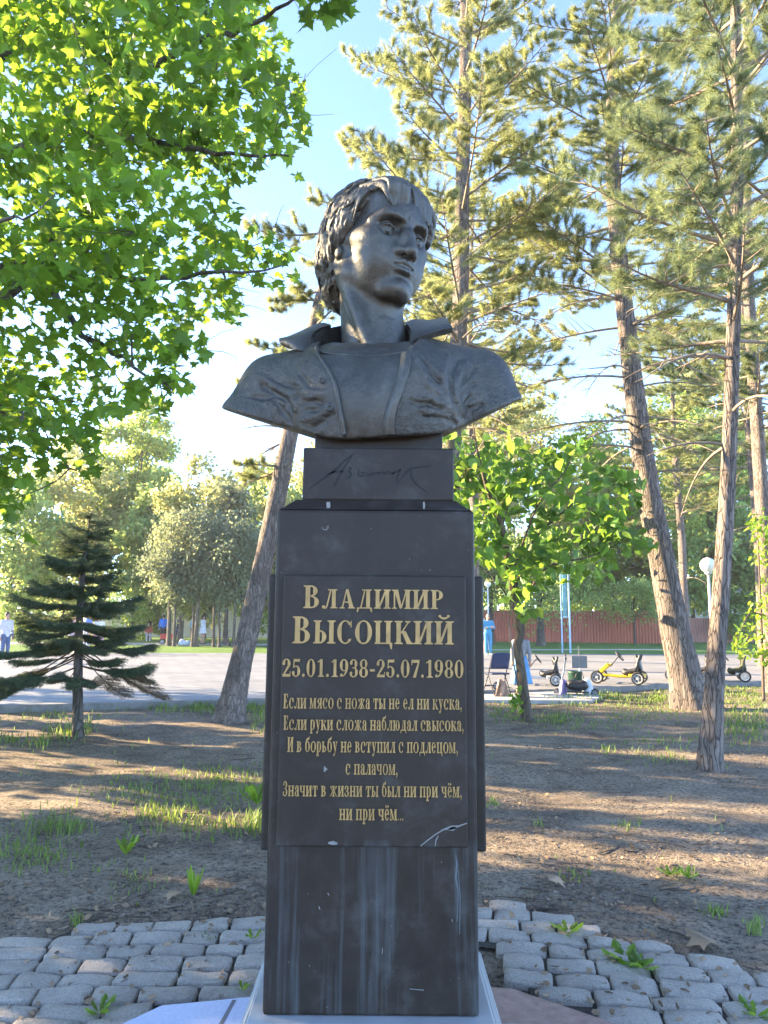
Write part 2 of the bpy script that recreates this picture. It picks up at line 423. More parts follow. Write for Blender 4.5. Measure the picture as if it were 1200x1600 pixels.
        line(.16, .02, .42, X * .5, .17, .1); line(.92, .02, .66, X * .5, .17, .1); line(.2, X * .95, .42, X * .48, .07); line(.88, X * .95, .66, X * .48, .07)
        rect(.36, .72, X * .46, X * .54); dot(.2, X - .09, .085); dot(.88, X - .09, .085); serif(.08, 0, False, .04, .03, .14); serif(.86, 0, False, .03, .04, .14); adv = 1.08
    elif c == 'Т':
        stem(.28, 0, X, t=False); rect(.06, .68, X - .06, X); quad((.04, X - .27), (.09, X - .27), (.17, X), (.04, X)); quad((.65, X - .27), (.70, X - .27), (.70, X), (.57, X)); adv = .74
    elif c == 'Ы':
        stem(.1, 0, X); stem(.69, 0, X); arc(.26, X * .29, .31, X * .29, -90, 90, TH, TN); rect(.2, .28, 0, TN); rect(.2, .28, X * .58 - TN, X * .58); adv = .97
    elif c == 'Ь':
        stem(.1, 0, X); arc(.28, X * .29, .34, X * .29, -90, 90, TH, TN); rect(.2, .3, 0, TN); rect(.2, .3, X * .58 - TN, X * .58); adv = .7
    elif c == 'В':
        stem(.1, 0, X); arc(.3, X * .755, .29, X * .245, -90, 90, TH, TN); arc(.32, X * .27, .33, X * .27, -90, 90, TH, TN)
        rect(.2, .32, 0, TN); rect(.2, .34, X * .51, X * .51 + .05); rect(.2, .32, X - TN, X); adv = .74
    elif c == 'К':
        stem(.1, 0, X); line(.32, X * .5, .60, X * .93, .065); line(.40, X * .56, .64, .03, .19, .21); rect(.25, .36, X * .46, X * .53)
        if low: dot(.58, X - .09, .085)
        else: serif(.52, X, True, .05, .05, .13)
        serif(.56, 0, False, .03, .07, .18); adv = .79
    elif c == 'Ц':
        stem(.1, 0, X, b=False); stem(.54, 0, X, b=False); rect(.06, .8, 0, .06); quad((.74, -.22), (.79, -.22), (.81, .05), (.66, .05)); adv = .86
    elif c == 'Р' and not low:
        stem(.1, 0, X); arc(.3, X * .73, .32, X * .27, -90, 90, TH, TN); rect(.2, .32, X - TN, X); rect(.2, .32, X * .46, X * .46 + TN); adv = .7
    elif c == 'Р':
        stem(.09, -.26, X, t=False); quad((.03, X - .05), (.09, X - .05), (.27, X), (.2, X)); arc(.34, X / 2, .31, X / 2, -130, 130, TH, TN); adv = .72
    elif c == 'У':
        line(.19, X * .97, .37, .08, .19, .13); line(.56, X * .97, .30, -.18, .065, .07); dot(.2, -.17, .085)
        serif(.09, X, True, .05, .05, .2); serif(.51, X, True, .06, .07, .08); rect(.2, .3, -.245, -.2); adv = .7
    elif c == 'Б':
        arc(.36, X / 2, .31, X / 2, 0, 180); arc(.36, X / 2, .31, X / 2, 180, 360)
        S.append((np.array([(.05, .36), (.08, .7), (.25, .93), (.5, .98), (.56, 1.06)]), np.array([(.18, .36), (.2, .62), (.33, .8), (.56, .84), (.62, 1.04)]))); adv = .73
    elif c == 'Ю':
        stem(.09, 0, X); rect(.2, .42, X / 2 - .03, X / 2 + .03); arc(.63, X / 2, .28, X / 2, 0, 180); arc(.63, X / 2, .28, X / 2, 180, 360); adv = .97
    elif c == 'Ч':
        stem(.5, 0, X); stem(.09, X * .6, X, b=False); arc(.38, X * .62, .29, X * .27, 180, 275, TH, TN); rect(.38, .55, X * .35, X * .35 + .055); adv = .8
    elif c == 'З':
        arc(.30, X * .75, .27, X * .255, -80, 150, TH, TN); arc(.30, X * .26, .32, X * .27, -150, 85, TH, TN); rect(.2, .36, X * .49, X * .49 + .05)
        dot(.13, X * .78, .08); dot(.11, X * .24, .08); adv = .68
    elif ch == '0':
        arc(.31, .5, .29, .51, 0, 180); arc(.31, .5, .29, .51, 180, 360); adv = .66
    elif ch == '1':
        stem(.22, 0, 1.0, t=False, l=.12, r=.12); quad((.06, .86), (.1, .80), (.3, .9), (.3, 1.0)); adv = .58
    elif ch == '2':
        arc(.30, .72, .27, .29, -25, 165, TH, TN); line(.45, .60, .14, .12, .17, .1); dot(.13, .74, .095)
        rect(.06, .58, 0, .15); quad((.52, .1), (.57, .1), (.6, .3), (.56, .3)); adv = .64
    elif ch == '3':
        arc(.28, .745, .25, .265, -70, 155, TH, TN); arc(.28, .27, .29, .285, -155, 80, TH, TN); rect(.2, .32, .495, .55); dot(.12, .78, .085); dot(.11, .22, .09); adv = .62
    elif ch == '5':
        rect(.12, .54, .85, 1.0); line(.13, .5, .15, .9, .06); arc(.28, .31, .29, .32, -155, 128, TH, TN); dot(.11, .22, .09); quad((.5, 1.0), (.55, 1.06), (.56, 1.06), (.54, .95)); adv = .63
    elif ch == '7':
        rect(.06, .58, .84, 1.0); line(.24, 0, .53, .86, .2, .1); quad((.04, .7), (.09, .7), (.12, .9), (.05, 1.0)); adv = .62
    elif ch == '8':
        arc(.31, .75, .25, .26, 0, 180, .15); arc(.31, .75, .25, .26, 180, 360, .15); arc(.31, .26, .29, .275, 0, 180); arc(.31, .26, .29, .275, 180, 360); adv = .66
    elif ch == '9':
        arc(.31, .67, .28, .34, 0, 180); arc(.31, .67, .28, .34, 180, 360); arc(.12, .62, .47, .62, -75, 0, TH, .05); dot(.15, .1, .09); adv = .65
    elif ch == '.': dot(.14, .085, .09); adv = .3
    elif ch == '…':
        for k in range(3): dot(.13 + .3 * k, .07, .06)
        adv = .95
    elif ch == ',': comma(.14); adv = .3
    elif ch == '-': rect(.05, .38, .33, .45); adv = .44
    elif ch == ' ': adv = .36
    return S, adv
def text_line(name, runs, x0, x1, zb, h, parent, y=PY, relief=.006, m=M_GOLD, track=.02):
    """runs: [(string, size factor)]; stretched to fill x0..x1 on the plaque, baseline zb, cap height h"""
    items = []; cx = 0
    for txt, k in runs:
        for ch in txt:
            S, a = glyph(ch)
            for A, B in S: items.append((A * k + [cx, 0], B * k + [cx, 0]))
            cx += (a + track) * k
    allx = np.concatenate([np.concatenate([A[:, 0], B[:, 0]]) for A, B in items]); lo, hi = allx.min(), allx.max()
    sx = (x1 - x0) / (hi - lo); mb = MB()
    for q, (A, B) in enumerate(items):
        P = np.vstack([A, B]); X = x0 + (P[:, 0] - lo) * sx; Z = zb + P[:, 1] * h; n = len(A)
        f = y - relief - (q % 7) * .00012
        V = np.vstack([np.stack([X, np.full(2 * n, f), Z], 1), np.stack([X, np.full(2 * n, y + .001), Z], 1)])
        F = []
        for i in range(n - 1):
            a, b, c, d = i, i + 1, n + i + 1, n + i
            F += [(a, b, c, d), (2 * n + a, 2 * n + b, b, a)[::-1], (2 * n + d, 2 * n + c, c, d)]
        F += [(0, n, 3 * n, 2 * n), (n - 1, 2 * n - 1, 4 * n - 1, 3 * n - 1)[::-1]]
        mb.add(V, F)
    o = mpart(mb, name, m, parent)
    bm = bmesh.new(); bm.from_mesh(o.data); bmesh.ops.recalc_face_normals(bm, faces=bm.faces); bm.to_mesh(o.data); bm.free()
    return o
def pl(px, py, Y=PY): return at(px, py, Y)
LINES = [([('В', 1), ('ЛАДИМИР', .84)], 474, 692, 951, 915.5), ([('В', 1), ('ЫСОЦКИЙ', .86)], 457, 709, 1006, 964),
         ([('25.01.1938-25.07.1980', 1)], 441, 724, 1058, 1030.5), ([('Если мясо с ножа ты не ел ни куска,', 1)], 443, 721, 1107.5, 1085),
         ([('Если руки сложа наблюдал свысока,', 1)], 443, 724, 1141, 1119), ([('И в борьбу не вступил с подлецом,', 1)], 449, 715, 1175.5, 1152.5),
         ([('с палачом,', 1)], 540, 621, 1210, 1187.5), ([('Значит в жизни ты был ни при чём,', 1)], 442, 721, 1244.5, 1221.5), ([('ни при чём', 1), ('…', .95)], 530, 630, 1281, 1257)]
for runs, a, b, yb, yt in LINES:
    p0, p1, pt = pl(a, (yb), ), pl(b, yb), pl(a, yt)
    text_line('inscription_line', runs, p0[0], p1[0], (p0[2] + p1[2]) / 2, pt[2] - p0[2], plq)
# crack and chipped corner of the plaque, small scar, paint scratches
def groove(name, ptsets, wd, m, parent, Y, proud=.0015):
    mb = MB()
    for pts in ptsets:
        P = np.array([at(px, py, Y) for px, py, *_ in pts]); n = len(P); ws = [p[2] if len(p) > 2 else 1 for p in pts]
        T = np.gradient(P, axis=0); N = np.stack([-T[:, 2], np.zeros(n), T[:, 0]], 1); N /= np.linalg.norm(N, axis=1)[:, None]
        N = N * (np.array(ws)[:, None] * wd / 2)
        V = np.vstack([P + N, P - N]); V[:, 1] = Y - proud; W = V.copy(); W[:, 1] = Y + .001
        V = np.vstack([V, W]); F = []
        for i in range(n - 1):
            a, b, c, d = i, i + 1, n + i + 1, n + i
            F += [(a, b, c, d), (2 * n + a, 2 * n + b, b, a), (d, c, 2 * n + c, 2 * n + d)]
        mb.add(V, F)
    o = mpart(mb, name, m, parent)
    bm = bmesh.new(); bm.from_mesh(o.data); bmesh.ops.recalc_face_normals(bm, faces=bm.faces); bm.to_mesh(o.data); bm.free(); return o
groove('crack', [[(657, 1322, .8), (668, 1313, 1.2), (680, 1304, 1), (693, 1296, 1.4), (706, 1293, 4), (716, 1291, 1.5), (730, 1286, .8)],
                 [(680, 1322, .8), (681, 1313, 1.2), (685, 1306, .8)]], .0034, M_CHIP, plq, PY)
for g_ in ([(700, 1296, .6), (707, 1295, 2.4), (713, 1292, .5)], [(507, 1206, 1), (508, 1199, 2.2), (511, 1203, 1)], [(513, 1317, 1), (521, 1317, 2.3), (527, 1318, 1)]): groove('chip', [g_], .006, M_CHIP, plq, PY)
groove('scratch', [[(503, 824, 1), (508, 829, .7), (513, 821, 1)], [(504, 827, .8), (511, 828, 1), (514, 823, .6)]], .002, M_CHIP, mon, MY)
groove('scratch', [[(712, 1334, .5), (714, 1350, 1.6), (712, 1372, 2), (716, 1392, .8), (714, 1440, .5)], [(716, 1360, .5), (719, 1400, .8), (718, 1460, .4)]], .004, simple('lime_run', (.10, .118, .125), .8), mon, MY)
for g_ in ([(498, 1416, 1), (500, 1421, 1)], [(512, 1395, 1), (514, 1399, .8)], [(598, 1481, .6), (597, 1490, .8)], [(640, 1545, .5), (662, 1547, .8)], [(706, 1436, .9), (707, 1440, .8)]): groove('scratch', [g_], .003, M_CHIP, mon, MY)
for x in (513, 662):
    groove('drip', [[(x, 785, 1), (x + .5, 791, 1.2), (x, 797, .7)]], .013 if x < 600 else .007, M_CHIP, mon, MY + .028, .012)
# engraved handwritten signature
SG = [[(483, 764), (500, 751), (520, 738), (536, 722), (554, 708)], [(550, 712), (540, 727), (529, 745), (522, 761)], [(510, 741), (524, 737), (537, 737)],
      [(544, 730), (549, 731), (545, 736), (549, 741), (545, 747), (540, 747)], [(561, 732), (560, 742), (566, 744), (568, 738), (563, 738)],
      [(574, 737), (572, 742), (577, 743), (581, 739), (583, 742), (588, 738), (592, 740)], [(590, 741), (597, 737), (602, 741), (606, 736), (612, 741), (617, 736)],
      [(612, 741), (620, 737), (627, 733)], [(626, 733), (622, 742), (619, 752)], [(619, 757), (630, 744), (640, 733), (655, 730), (674, 728)],
      [(641, 734), (643, 744), (650, 756), (667, 769)]]
groove('signature', [[(*q, .6 + .7 * math.sin(math.pi * i / 11)) for i, q in enumerate(spline(s, 12))] for s in SG], .0062, M_GROOVE, sig, 2.80, .0008)
# stepped base of grey-blue stone with mouldings
mb = MB()
for ex, z0, z1 in ((.115, .052, .105), (.098, .1052, .135), (.092, .1352, .150), (.074, .1502, .19), (.066, .1902, .2005), (.050, .2007, .2457)):
    mb.box(MX0 - ex, MX1 + ex, MY - ex, MYB + ex, z0, z1, .007)
mpart(mb, 'moulded_base', M_PALE)
mpart(MB().box(MX1 + .118, MX1 + .26, 2.2, 3.02, .052, .085, .006), 'stone_step', M_PALE)
# octagonal platform of polished tiles, blue-grey on the left and pink granite on the right
def plate(poly, z, name, m):
    return mpart(MB().prism(poly, .0, z), name, m)
plate([(-.515, 3.275), (-.62, 3.25), (-.885, 3.195), (-1.35, 2.62), (-1.35, 1.4), (-.515, 1.4)], .052, 'platform_tiles', tile_mat())
plate([(.465, 3.37), (.56, 3.36), (.93, 3.085), (1.30, 2.6), (1.30, 1.4), (.465, 1.4)], .050, 'platform_granite', M_PINK)
plate([(-.5145, 1.4), (-.5145, 3.56), (.4645, 3.56), (.4645, 1.4)], .0515, 'platform_core', M_PALE)
mb = MB()
for a, b in (((-.75, 1.45), (-.60, 3.24)),):
    d = np.array(b) - a; n_ = np.array([-d[1], d[0]]) / np.hypot(*d) * .008
    mb.prism([tuple(np.array(a) + n_), tuple(np.array(a) - n_), tuple(np.array(b) - n_), tuple(np.array(b) + n_)], .05, .0535)
for a, b in (((-1.02, 3.02), (-.64, 3.04)), ((-1.3, 2.72), (-.66, 2.72)), ((-.86, 2.72), (-.80, 3.03))):
    d = np.array(b) - a; n_ = np.array([-d[1], d[0]]) / np.hypot(*d) * .0022
    mb.prism([tuple(np.array(a) + n_), tuple(np.array(a) - n_), tuple(np.array(b) - n_), tuple(np.array(b) + n_)], .05, .053)
mpart(mb, 'tile_joints', simple('joint', (.16, .16, .18), .8))
# ================================================================ SDF MODELLING (numpy) : grid + surface nets
class SDF:
    def __init__(s, lo, hi, h):
        s.lo = np.array(lo, float); s.h = h
        s.n = np.ceil((np.array(hi) - s.lo) / h).astype(int) + 1
        ax = [(s.lo[i] + h * np.arange(s.n[i])).astype(np.float32) for i in range(3)]
        s.ax = ax; s.d = np.full(tuple(s.n), 1e3, np.float32)
    def sub(s, c0, c1, pad):
        sl = []
        for i in range(3):
            a = int(max(0, math.floor((c0[i] - pad - s.lo[i]) / s.h))); b = int(min(s.n[i], math.ceil((c1[i] + pad - s.lo[i]) / s.h) + 1))
            if b <= a: return None, None
            sl.append(slice(a, b))
        X = s.ax[0][sl[0]][:, None, None]; Y = s.ax[1][sl[1]][None, :, None]; Z = s.ax[2][sl[2]][None, None, :]
        return tuple(sl), (X, Y, Z)
    def all(s): return (s.ax[0][:, None, None], s.ax[1][None, :, None], s.ax[2][None, None, :])
    def comb(s, sl, e, k, op):
        d = s.d[sl]
        if op == 'u': 
            if k > 0:
                hh = np.maximum(k - np.abs(d - e), 0) / k; r = np.minimum(d, e) - hh * hh * k * .25
            else: r = np.minimum(d, e)
        elif op == 's':
            e = -e
            if k > 0:
                hh = np.maximum(k - np.abs(d - e), 0) / k; r = np.maximum(d, e) + hh * hh * k * .25
            else: r = np.maximum(d, e)
        else:
            if k > 0:
                hh = np.maximum(k - np.abs(d - e), 0) / k; r = np.maximum(d, e) + hh * hh * k * .25
            else: r = np.maximum(d, e)
        s.d[sl] = r
    def ell(s, c, r, k=0.0, op='u', M=None, pad=None):
        c = np.array(c, float); r = np.ones(3) * np.array(r, float); m = r.max(); pad = (k + 2 * s.h + m * .25) if pad is None else pad
        sl, G = s.sub(c - m, c + m, pad)
        if sl is None: return
        x, y, z = G[0] - c[0], G[1] - c[1], G[2] - c[2]
        if M is not None: x, y, z = (M[0][0] * x + M[1][0] * y + M[2][0] * z, M[0][1] * x + M[1][1] * y + M[2][1] * z, M[0][2] * x + M[1][2] * y + M[2][2] * z)
        k0 = np.sqrt((x / r[0]) ** 2 + (y / r[1]) ** 2 + (z / r[2]) ** 2); k1 = np.sqrt((x / r[0] ** 2) ** 2 + (y / r[1] ** 2) ** 2 + (z / r[2] ** 2) ** 2)
        s.comb(sl, k0 * (k0 - 1) / np.maximum(k1, 1e-6), k, op)
    def cap(s, a, b, ra, rb=None, k=0.0, op='u'):
        rb = ra if rb is None else rb; a = np.array(a, float); b = np.array(b, float); m = max(ra, rb)
        sl, G = s.sub(np.minimum(a, b) - m, np.maximum(a, b) + m, k + 2 * s.h)
        if sl is None: return
        ba = b - a; L = ba @ ba + 1e-12
        x, y, z = G[0] - a[0], G[1] - a[1], G[2] - a[2]
        t = np.clip((x * ba[0] + y * ba[1] + z * ba[2]) / L, 0, 1)
        e = np.sqrt((x - t * ba[0]) ** 2 + (y - t * ba[1]) ** 2 + (z - t * ba[2]) ** 2) - (ra + (rb - ra) * t)
        s.comb(sl, e, k, op)
    def chain(s, pts, rad, k=0.0, op='u'):
        P = np.array(pts, float); m = max(rad)
        sl, G = s.sub(P.min(0) - m, P.max(0) + m, k + 2 * s.h)
        if sl is None: return
        E = None
        for i in range(len(P) - 1):
            a = P[i]; ba = P[i + 1] - a; L = ba @ ba + 1e-12; x, y, z = G[0] - a[0], G[1] - a[1], G[2] - a[2]
            t = np.clip((x * ba[0] + y * ba[1] + z * ba[2]) / L, 0, 1)
            e = np.sqrt((x - t * ba[0]) ** 2 + (y - t * ba[1]) ** 2 + (z - t * ba[2]) ** 2) - (rad[i] + (rad[i + 1] - rad[i]) * t)
            E = e if E is None else np.minimum(E, e)
        s.comb(sl, E.astype(np.float32), k, op)
    def mesh(s):
        d = s.d; n = d.shape
        ins = d < 0
        cs = np.zeros(tuple(np.array(n) - 1), np.int8)
        for i in (0, 1):
            for j in (0, 1):
                for k in (0, 1): cs += ins[i:n[0] - 1 + i, j:n[1] - 1 + j, k:n[2] - 1 + k]
        act = (cs > 0) & (cs < 8); idx = np.argwhere(act); m = len(idx)
        vid = np.full(act.shape, -1, np.int64); vid[act] = np.arange(m)
        acc = np.zeros((m, 3)); cnt = np.zeros(m)
        C = [(i, j, k) for i in (0, 1) for j in (0, 1) for k in (0, 1)]
        vals = {c: d[idx[:, 0] + c[0], idx[:, 1] + c[1], idx[:, 2] + c[2]].astype(float) for c in C}
        for c in C:
            for ax in range(3):
                if c[ax] == 0:
                    e = list(c); e[ax] = 1; e = tuple(e); a, b = vals[c], vals[e]; x = (a < 0) != (b < 0)
                    t = np.where(x, a / np.where(x, a - b, 1), 0)
                    p = np.tile(np.array(c, float), (m, 1)); p[:, ax] = t
                    acc[x] += p[x]; cnt[x] += 1
        V = s.lo + s.h * (idx + acc / cnt[:, None])
        Fs = []
        for ax in range(3):
            u, v = (ax + 1) % 3, (ax + 2) % 3
            s0 = [slice(None)] * 3; s1 = [slice(None)] * 3; s0[ax] = slice(0, -1); s1[ax] = slice(1, None)
            A = ins[tuple(s0)]; B = ins[tuple(s1)]; ch = A != B
            ch = ch.copy(); sl = [slice(None)] * 3
            for q in (u, v):
                z = [slice(None)] * 3; z[q] = 0; ch[tuple(z)] = False
                z[q] = -1; ch[tuple(z)] = False
            e = np.argwhere(ch)
            def cell(du, dv):
                c = e.copy(); c[:, u] += du; c[:, v] += dv; return vid[c[:, 0], c[:, 1], c[:, 2]]
            q = np.stack([cell(-1, -1), cell(0, -1), cell(0, 0), cell(-1, 0)], 1)
            fl = ~A[e[:, 0], e[:, 1], e[:, 2]]
            q[fl] = q[fl][:, ::-1]
            Fs.append(q)
        return V, np.concatenate(Fs)

# ================================================================ BUST
BUST = empty('bronze_bust', 'dark bronze bust of a young man in an open jacket atop the pedestal', 'bust', (MXC, 3.02, 2.36))
HS = .02575                                              # metres per centimetre of the head model
HC = np.array([-.0375, 3.06, 3.268])                    # head centre in the world
yaw, nod, tilt = R(35.4), R(-8.2), R(2.2)
# head frame: x = his left, y = face direction, z = up.  Facing the camera is -Y; he turns towards +X
_fy = np.array([math.sin(yaw), -math.cos(yaw), 0.0]); _fx = np.array([math.cos(yaw), math.sin(yaw), 0.0])
HM = np.stack([_fx, _fy, [0, 0, 1.0]], 1)              # columns: where x, y, z go
# his left is +X side when he faces us: x axis to +X, y axis to -Y  -> mirrored frame, faces flipped below
_n = np.array([[1, 0, 0], [0, math.cos(nod), -math.sin(nod)], [0, math.sin(nod), math.cos(nod)]])
_t = np.array([[math.cos(tilt), 0, math.sin(tilt)], [0, 1, 0], [-math.sin(tilt), 0, math.cos(tilt)]])
HM = HM @ _t @ _n
def head_world(V): return HC + (V * HS) @ HM.T
def skull(g, grow=0.0):
    g.ell((0, -1.2, 3.4), (7.3 + grow, 9.2 + grow, 7.5 + grow), 0)
    g.ell((0, 3.4, 4.0), (6.0 + grow, 5.2 + grow, 4.8 + grow), 2.5)
def head():
    h = .125
    g = SDF((-10, -12, -21.5), (10, 13, 12.5), h)
    skull(g)
    g.ell((0, 2.4, -1.8), (6.3, 6.2, 8.2), 2.2)                       # face mass
    g.ell((0, 5.0, -4.8), (4.4, 3.6, 4.4), 2.2)
    for s in (-1, 1):
        g.cap((s * 5.6, -.6, -3.2), (s * 5.35, .6, -6.4), 1.25, 1.25, 1.8)      # jaw angle
        g.cap((s * 5.25, .5, -6.6), (s * 1.9, 6.5, -9.6), 1.35, 1.4, 2.0)
        g.ell((s * 4.4, 5.0, -1.5), (2.0, 2.2, 1.7), 2.0)                       # cheekbone
        g.cap((s * 5.0, 4.6, -1.2), (s * 6.5, .4, -.6), .7, .7, 1.8)
        g.ell((s * 3.3, 5.4, -5.0), (2.3, 2.2, 3.0), 2.2)
        g.cap((s * 1.2, 8.35, 1.75), (s * 3.4, 7.75, 2.35), .64, .60, 1.4)      # brow
        g.cap((s * 3.4, 7.85, 2.25), (s * 5.6, 5.7, 1.5), .68, .5, 1.2)
    g.ell((0, 7.6, 3.0), (2.2, 1.2, 1.6), 1.6)
    g.ell((0, 7.35, -9.3), (2.1, 1.65, 1.6), 1.6)                     # chin
    g.ell((0, 6.5, -5.6), (3.0, 2.3, 2.6), 1.8)                       # muzzle
    for s in (-1, 1):
        g.ell((s * 3.2, 8.8, .42), (1.95, 1.8, 1.10), 1.0, 's')              # socket
        g.ell((s * 1.75, 8.95, .6), (.7, 1.1, .9), .9, 's')                     # inner corner
    # nose
    g.cap((0, 7.9, 2.0), (0, 9.4, -.6), .70, .78, .9)
    g.cap((0, 9.4, -.6), (0, 10.45, -3.2), .78, .90, .6)
    g.ell((0, 10.4, -3.45), (1.05, 1.0, .90), .6)
    for s in (-1, 1):
        g.ell((s * 1.35, 9.0, -3.55), (.80, 1.05, .78), .5)
        g.cap((s * .5, 9.0, -.8), (s * 1.3, 8.6, -3.1), .6, .7, 1.1)
    for s in (-1, 1): g.ell((s * .66, 9.65, -4.35), (.34, .60, .42), .15, 's')
    # eyes
    for s in (-1, 1):
        c = np.array((s * 3.1, 6.52, .30))
        g.ell(c, 1.40, .06)
        g.chain([c + (-s * 1.50, .45, -.28), c + (-s * .85, 1.30, .20), c + (0, 1.50, .34), c + (s * .85, 1.18, .24), c + (s * 1.65, .15, -.14)], [.11, .19, .22, .20, .13], .09)      # upper lid
        g.chain([c + (-s * 1.2, .8, .70), c + (0, 1.30, .86), c + (s * 1.5, .45, .55)], [.05, .07, .06], .22, 's')                                    # crease above the lid
        g.chain([c + (-s * 1.5, .5, -.40), c + (-s * .5, 1.20, -.70), c + (s * .35, 1.18, -.76), c + (s * 1.55, .2, -.32)], [.10, .16, .17, .12], .22)           # lower lid
        g.ell(c + (s * .12, 1.42, -.04), (.36, .20, .36), .08, 's')               # iris pit
        g.chain([c + (-s * 1.2, .85, -1.1), c + (s * .3, 1.05, -1.4), c + (s * 1.5, .2, -1.1)], [.05, .08, .05], .5, 's')
        g.chain([(s * .9, 8.85, 1.75), (s * 2.6, 8.75, 2.42), (s * 4.4, 7.75, 2.32), (s * 5.6, 6.3, 1.6)], [.18, .27, .22, .10], .5)   # eyebrow
    # mouth
    g.chain([(-2.3, 8.05, -5.62), (-1.2, 8.85, -5.22), (-.38, 9.12, -4.98), (0, 9.08, -5.10), (.38, 9.12, -4.98), (1.2, 8.85, -5.22), (2.3, 8.05, -5.62)], [.20, .42, .52, .50, .52, .42, .20], .35)
    g.chain([(-1.9, 8.25, -6.05), (-.9, 8.85, -6.42), (0, 8.98, -6.52), (.9, 8.85, -6.42), (1.9, 8.25, -6.05)], [.28, .58, .66, .58, .28], .4)
    g.chain([(-2.4, 8.35, -5.72), (-1.2, 9.3, -5.70), (0, 9.62, -5.76), (1.2, 9.3, -5.70), (2.4, 8.35, -5.72)], [.08, .13, .14, .13, .08], .16, 's')
    g.chain([(-1.0, 9.2, -7.5), (1.0, 9.2, -7.6)], [.16, .16], 1.2, 's')
    g.chain([(0, 9.85, -4.6), (0, 9.65, -4.9)], [.14, .16], .4, 's')
    g.ell((0, 8.1, -9.2), (1.2, .8, 1.0), 1.4)
    g.chain([(-.45, 9.3, 1.9), (-.4, 9.1, 2.9)], [.04, .04], .3, 's')
    for s in (-1, 1):
        g.ell((s * 6.9, -1.3, -.6), (.8, 1.5, 2.9), .5)
        g.ell((s * 7.25, -.45, -3.2), (.68, .9, 1.1), .5)
        g.ell((s * 7.2, 4.9, 3.8), (1.1, 2.6, 2.2), 2.2, 's')                   # temple
    # neck (head end), runs down out of the grid
    nb = nbase()
    g.cap((0, -2.4, -4.5), nb, 5.1, 5.6, 2.4)
    g.cap((0, .4, -8.0), nb + np.array([0, 2.0, 0]), 3.6, 4.4, 2.2)
    W2H = lambda P: np.linalg.inv(HM) @ ((np.array(P) - HC) / HS)
    pit = W2H((-.035, 2.945, 2.735))
    for s in (-1, 1):                                     # the two neck tendons down to the pit of the throat
        g.chain([(s * 5.9, -2.6, -4.5), (np.array((s * 5.0, -.6, -9.0)) * .6 + (pit + (s * 1.6, 0, 2)) * .4), pit + (s * 1.4, -.3, .6)], [1.2, 1.15, .8], 1.6)
    g.ell((0, 3.2, -11.5), (1.2, 1.3, 1.6), 1.6)           # larynx
    return g
def nbase():                                            # the base of the neck, in head coordinates
    P = np.array([-.045, 3.10, 2.72]); return np.linalg.inv(HM) @ ((P - HC) / HS)
def scalp_point(d, off=0.0):
    d = d / np.linalg.norm(d); r = np.array([7.5 + off, 9.4 + off, 8.3 + off]); t = 1 / math.sqrt(((d / r) ** 2).sum()); return np.array([0, -1.0, 3.9]) + d * t
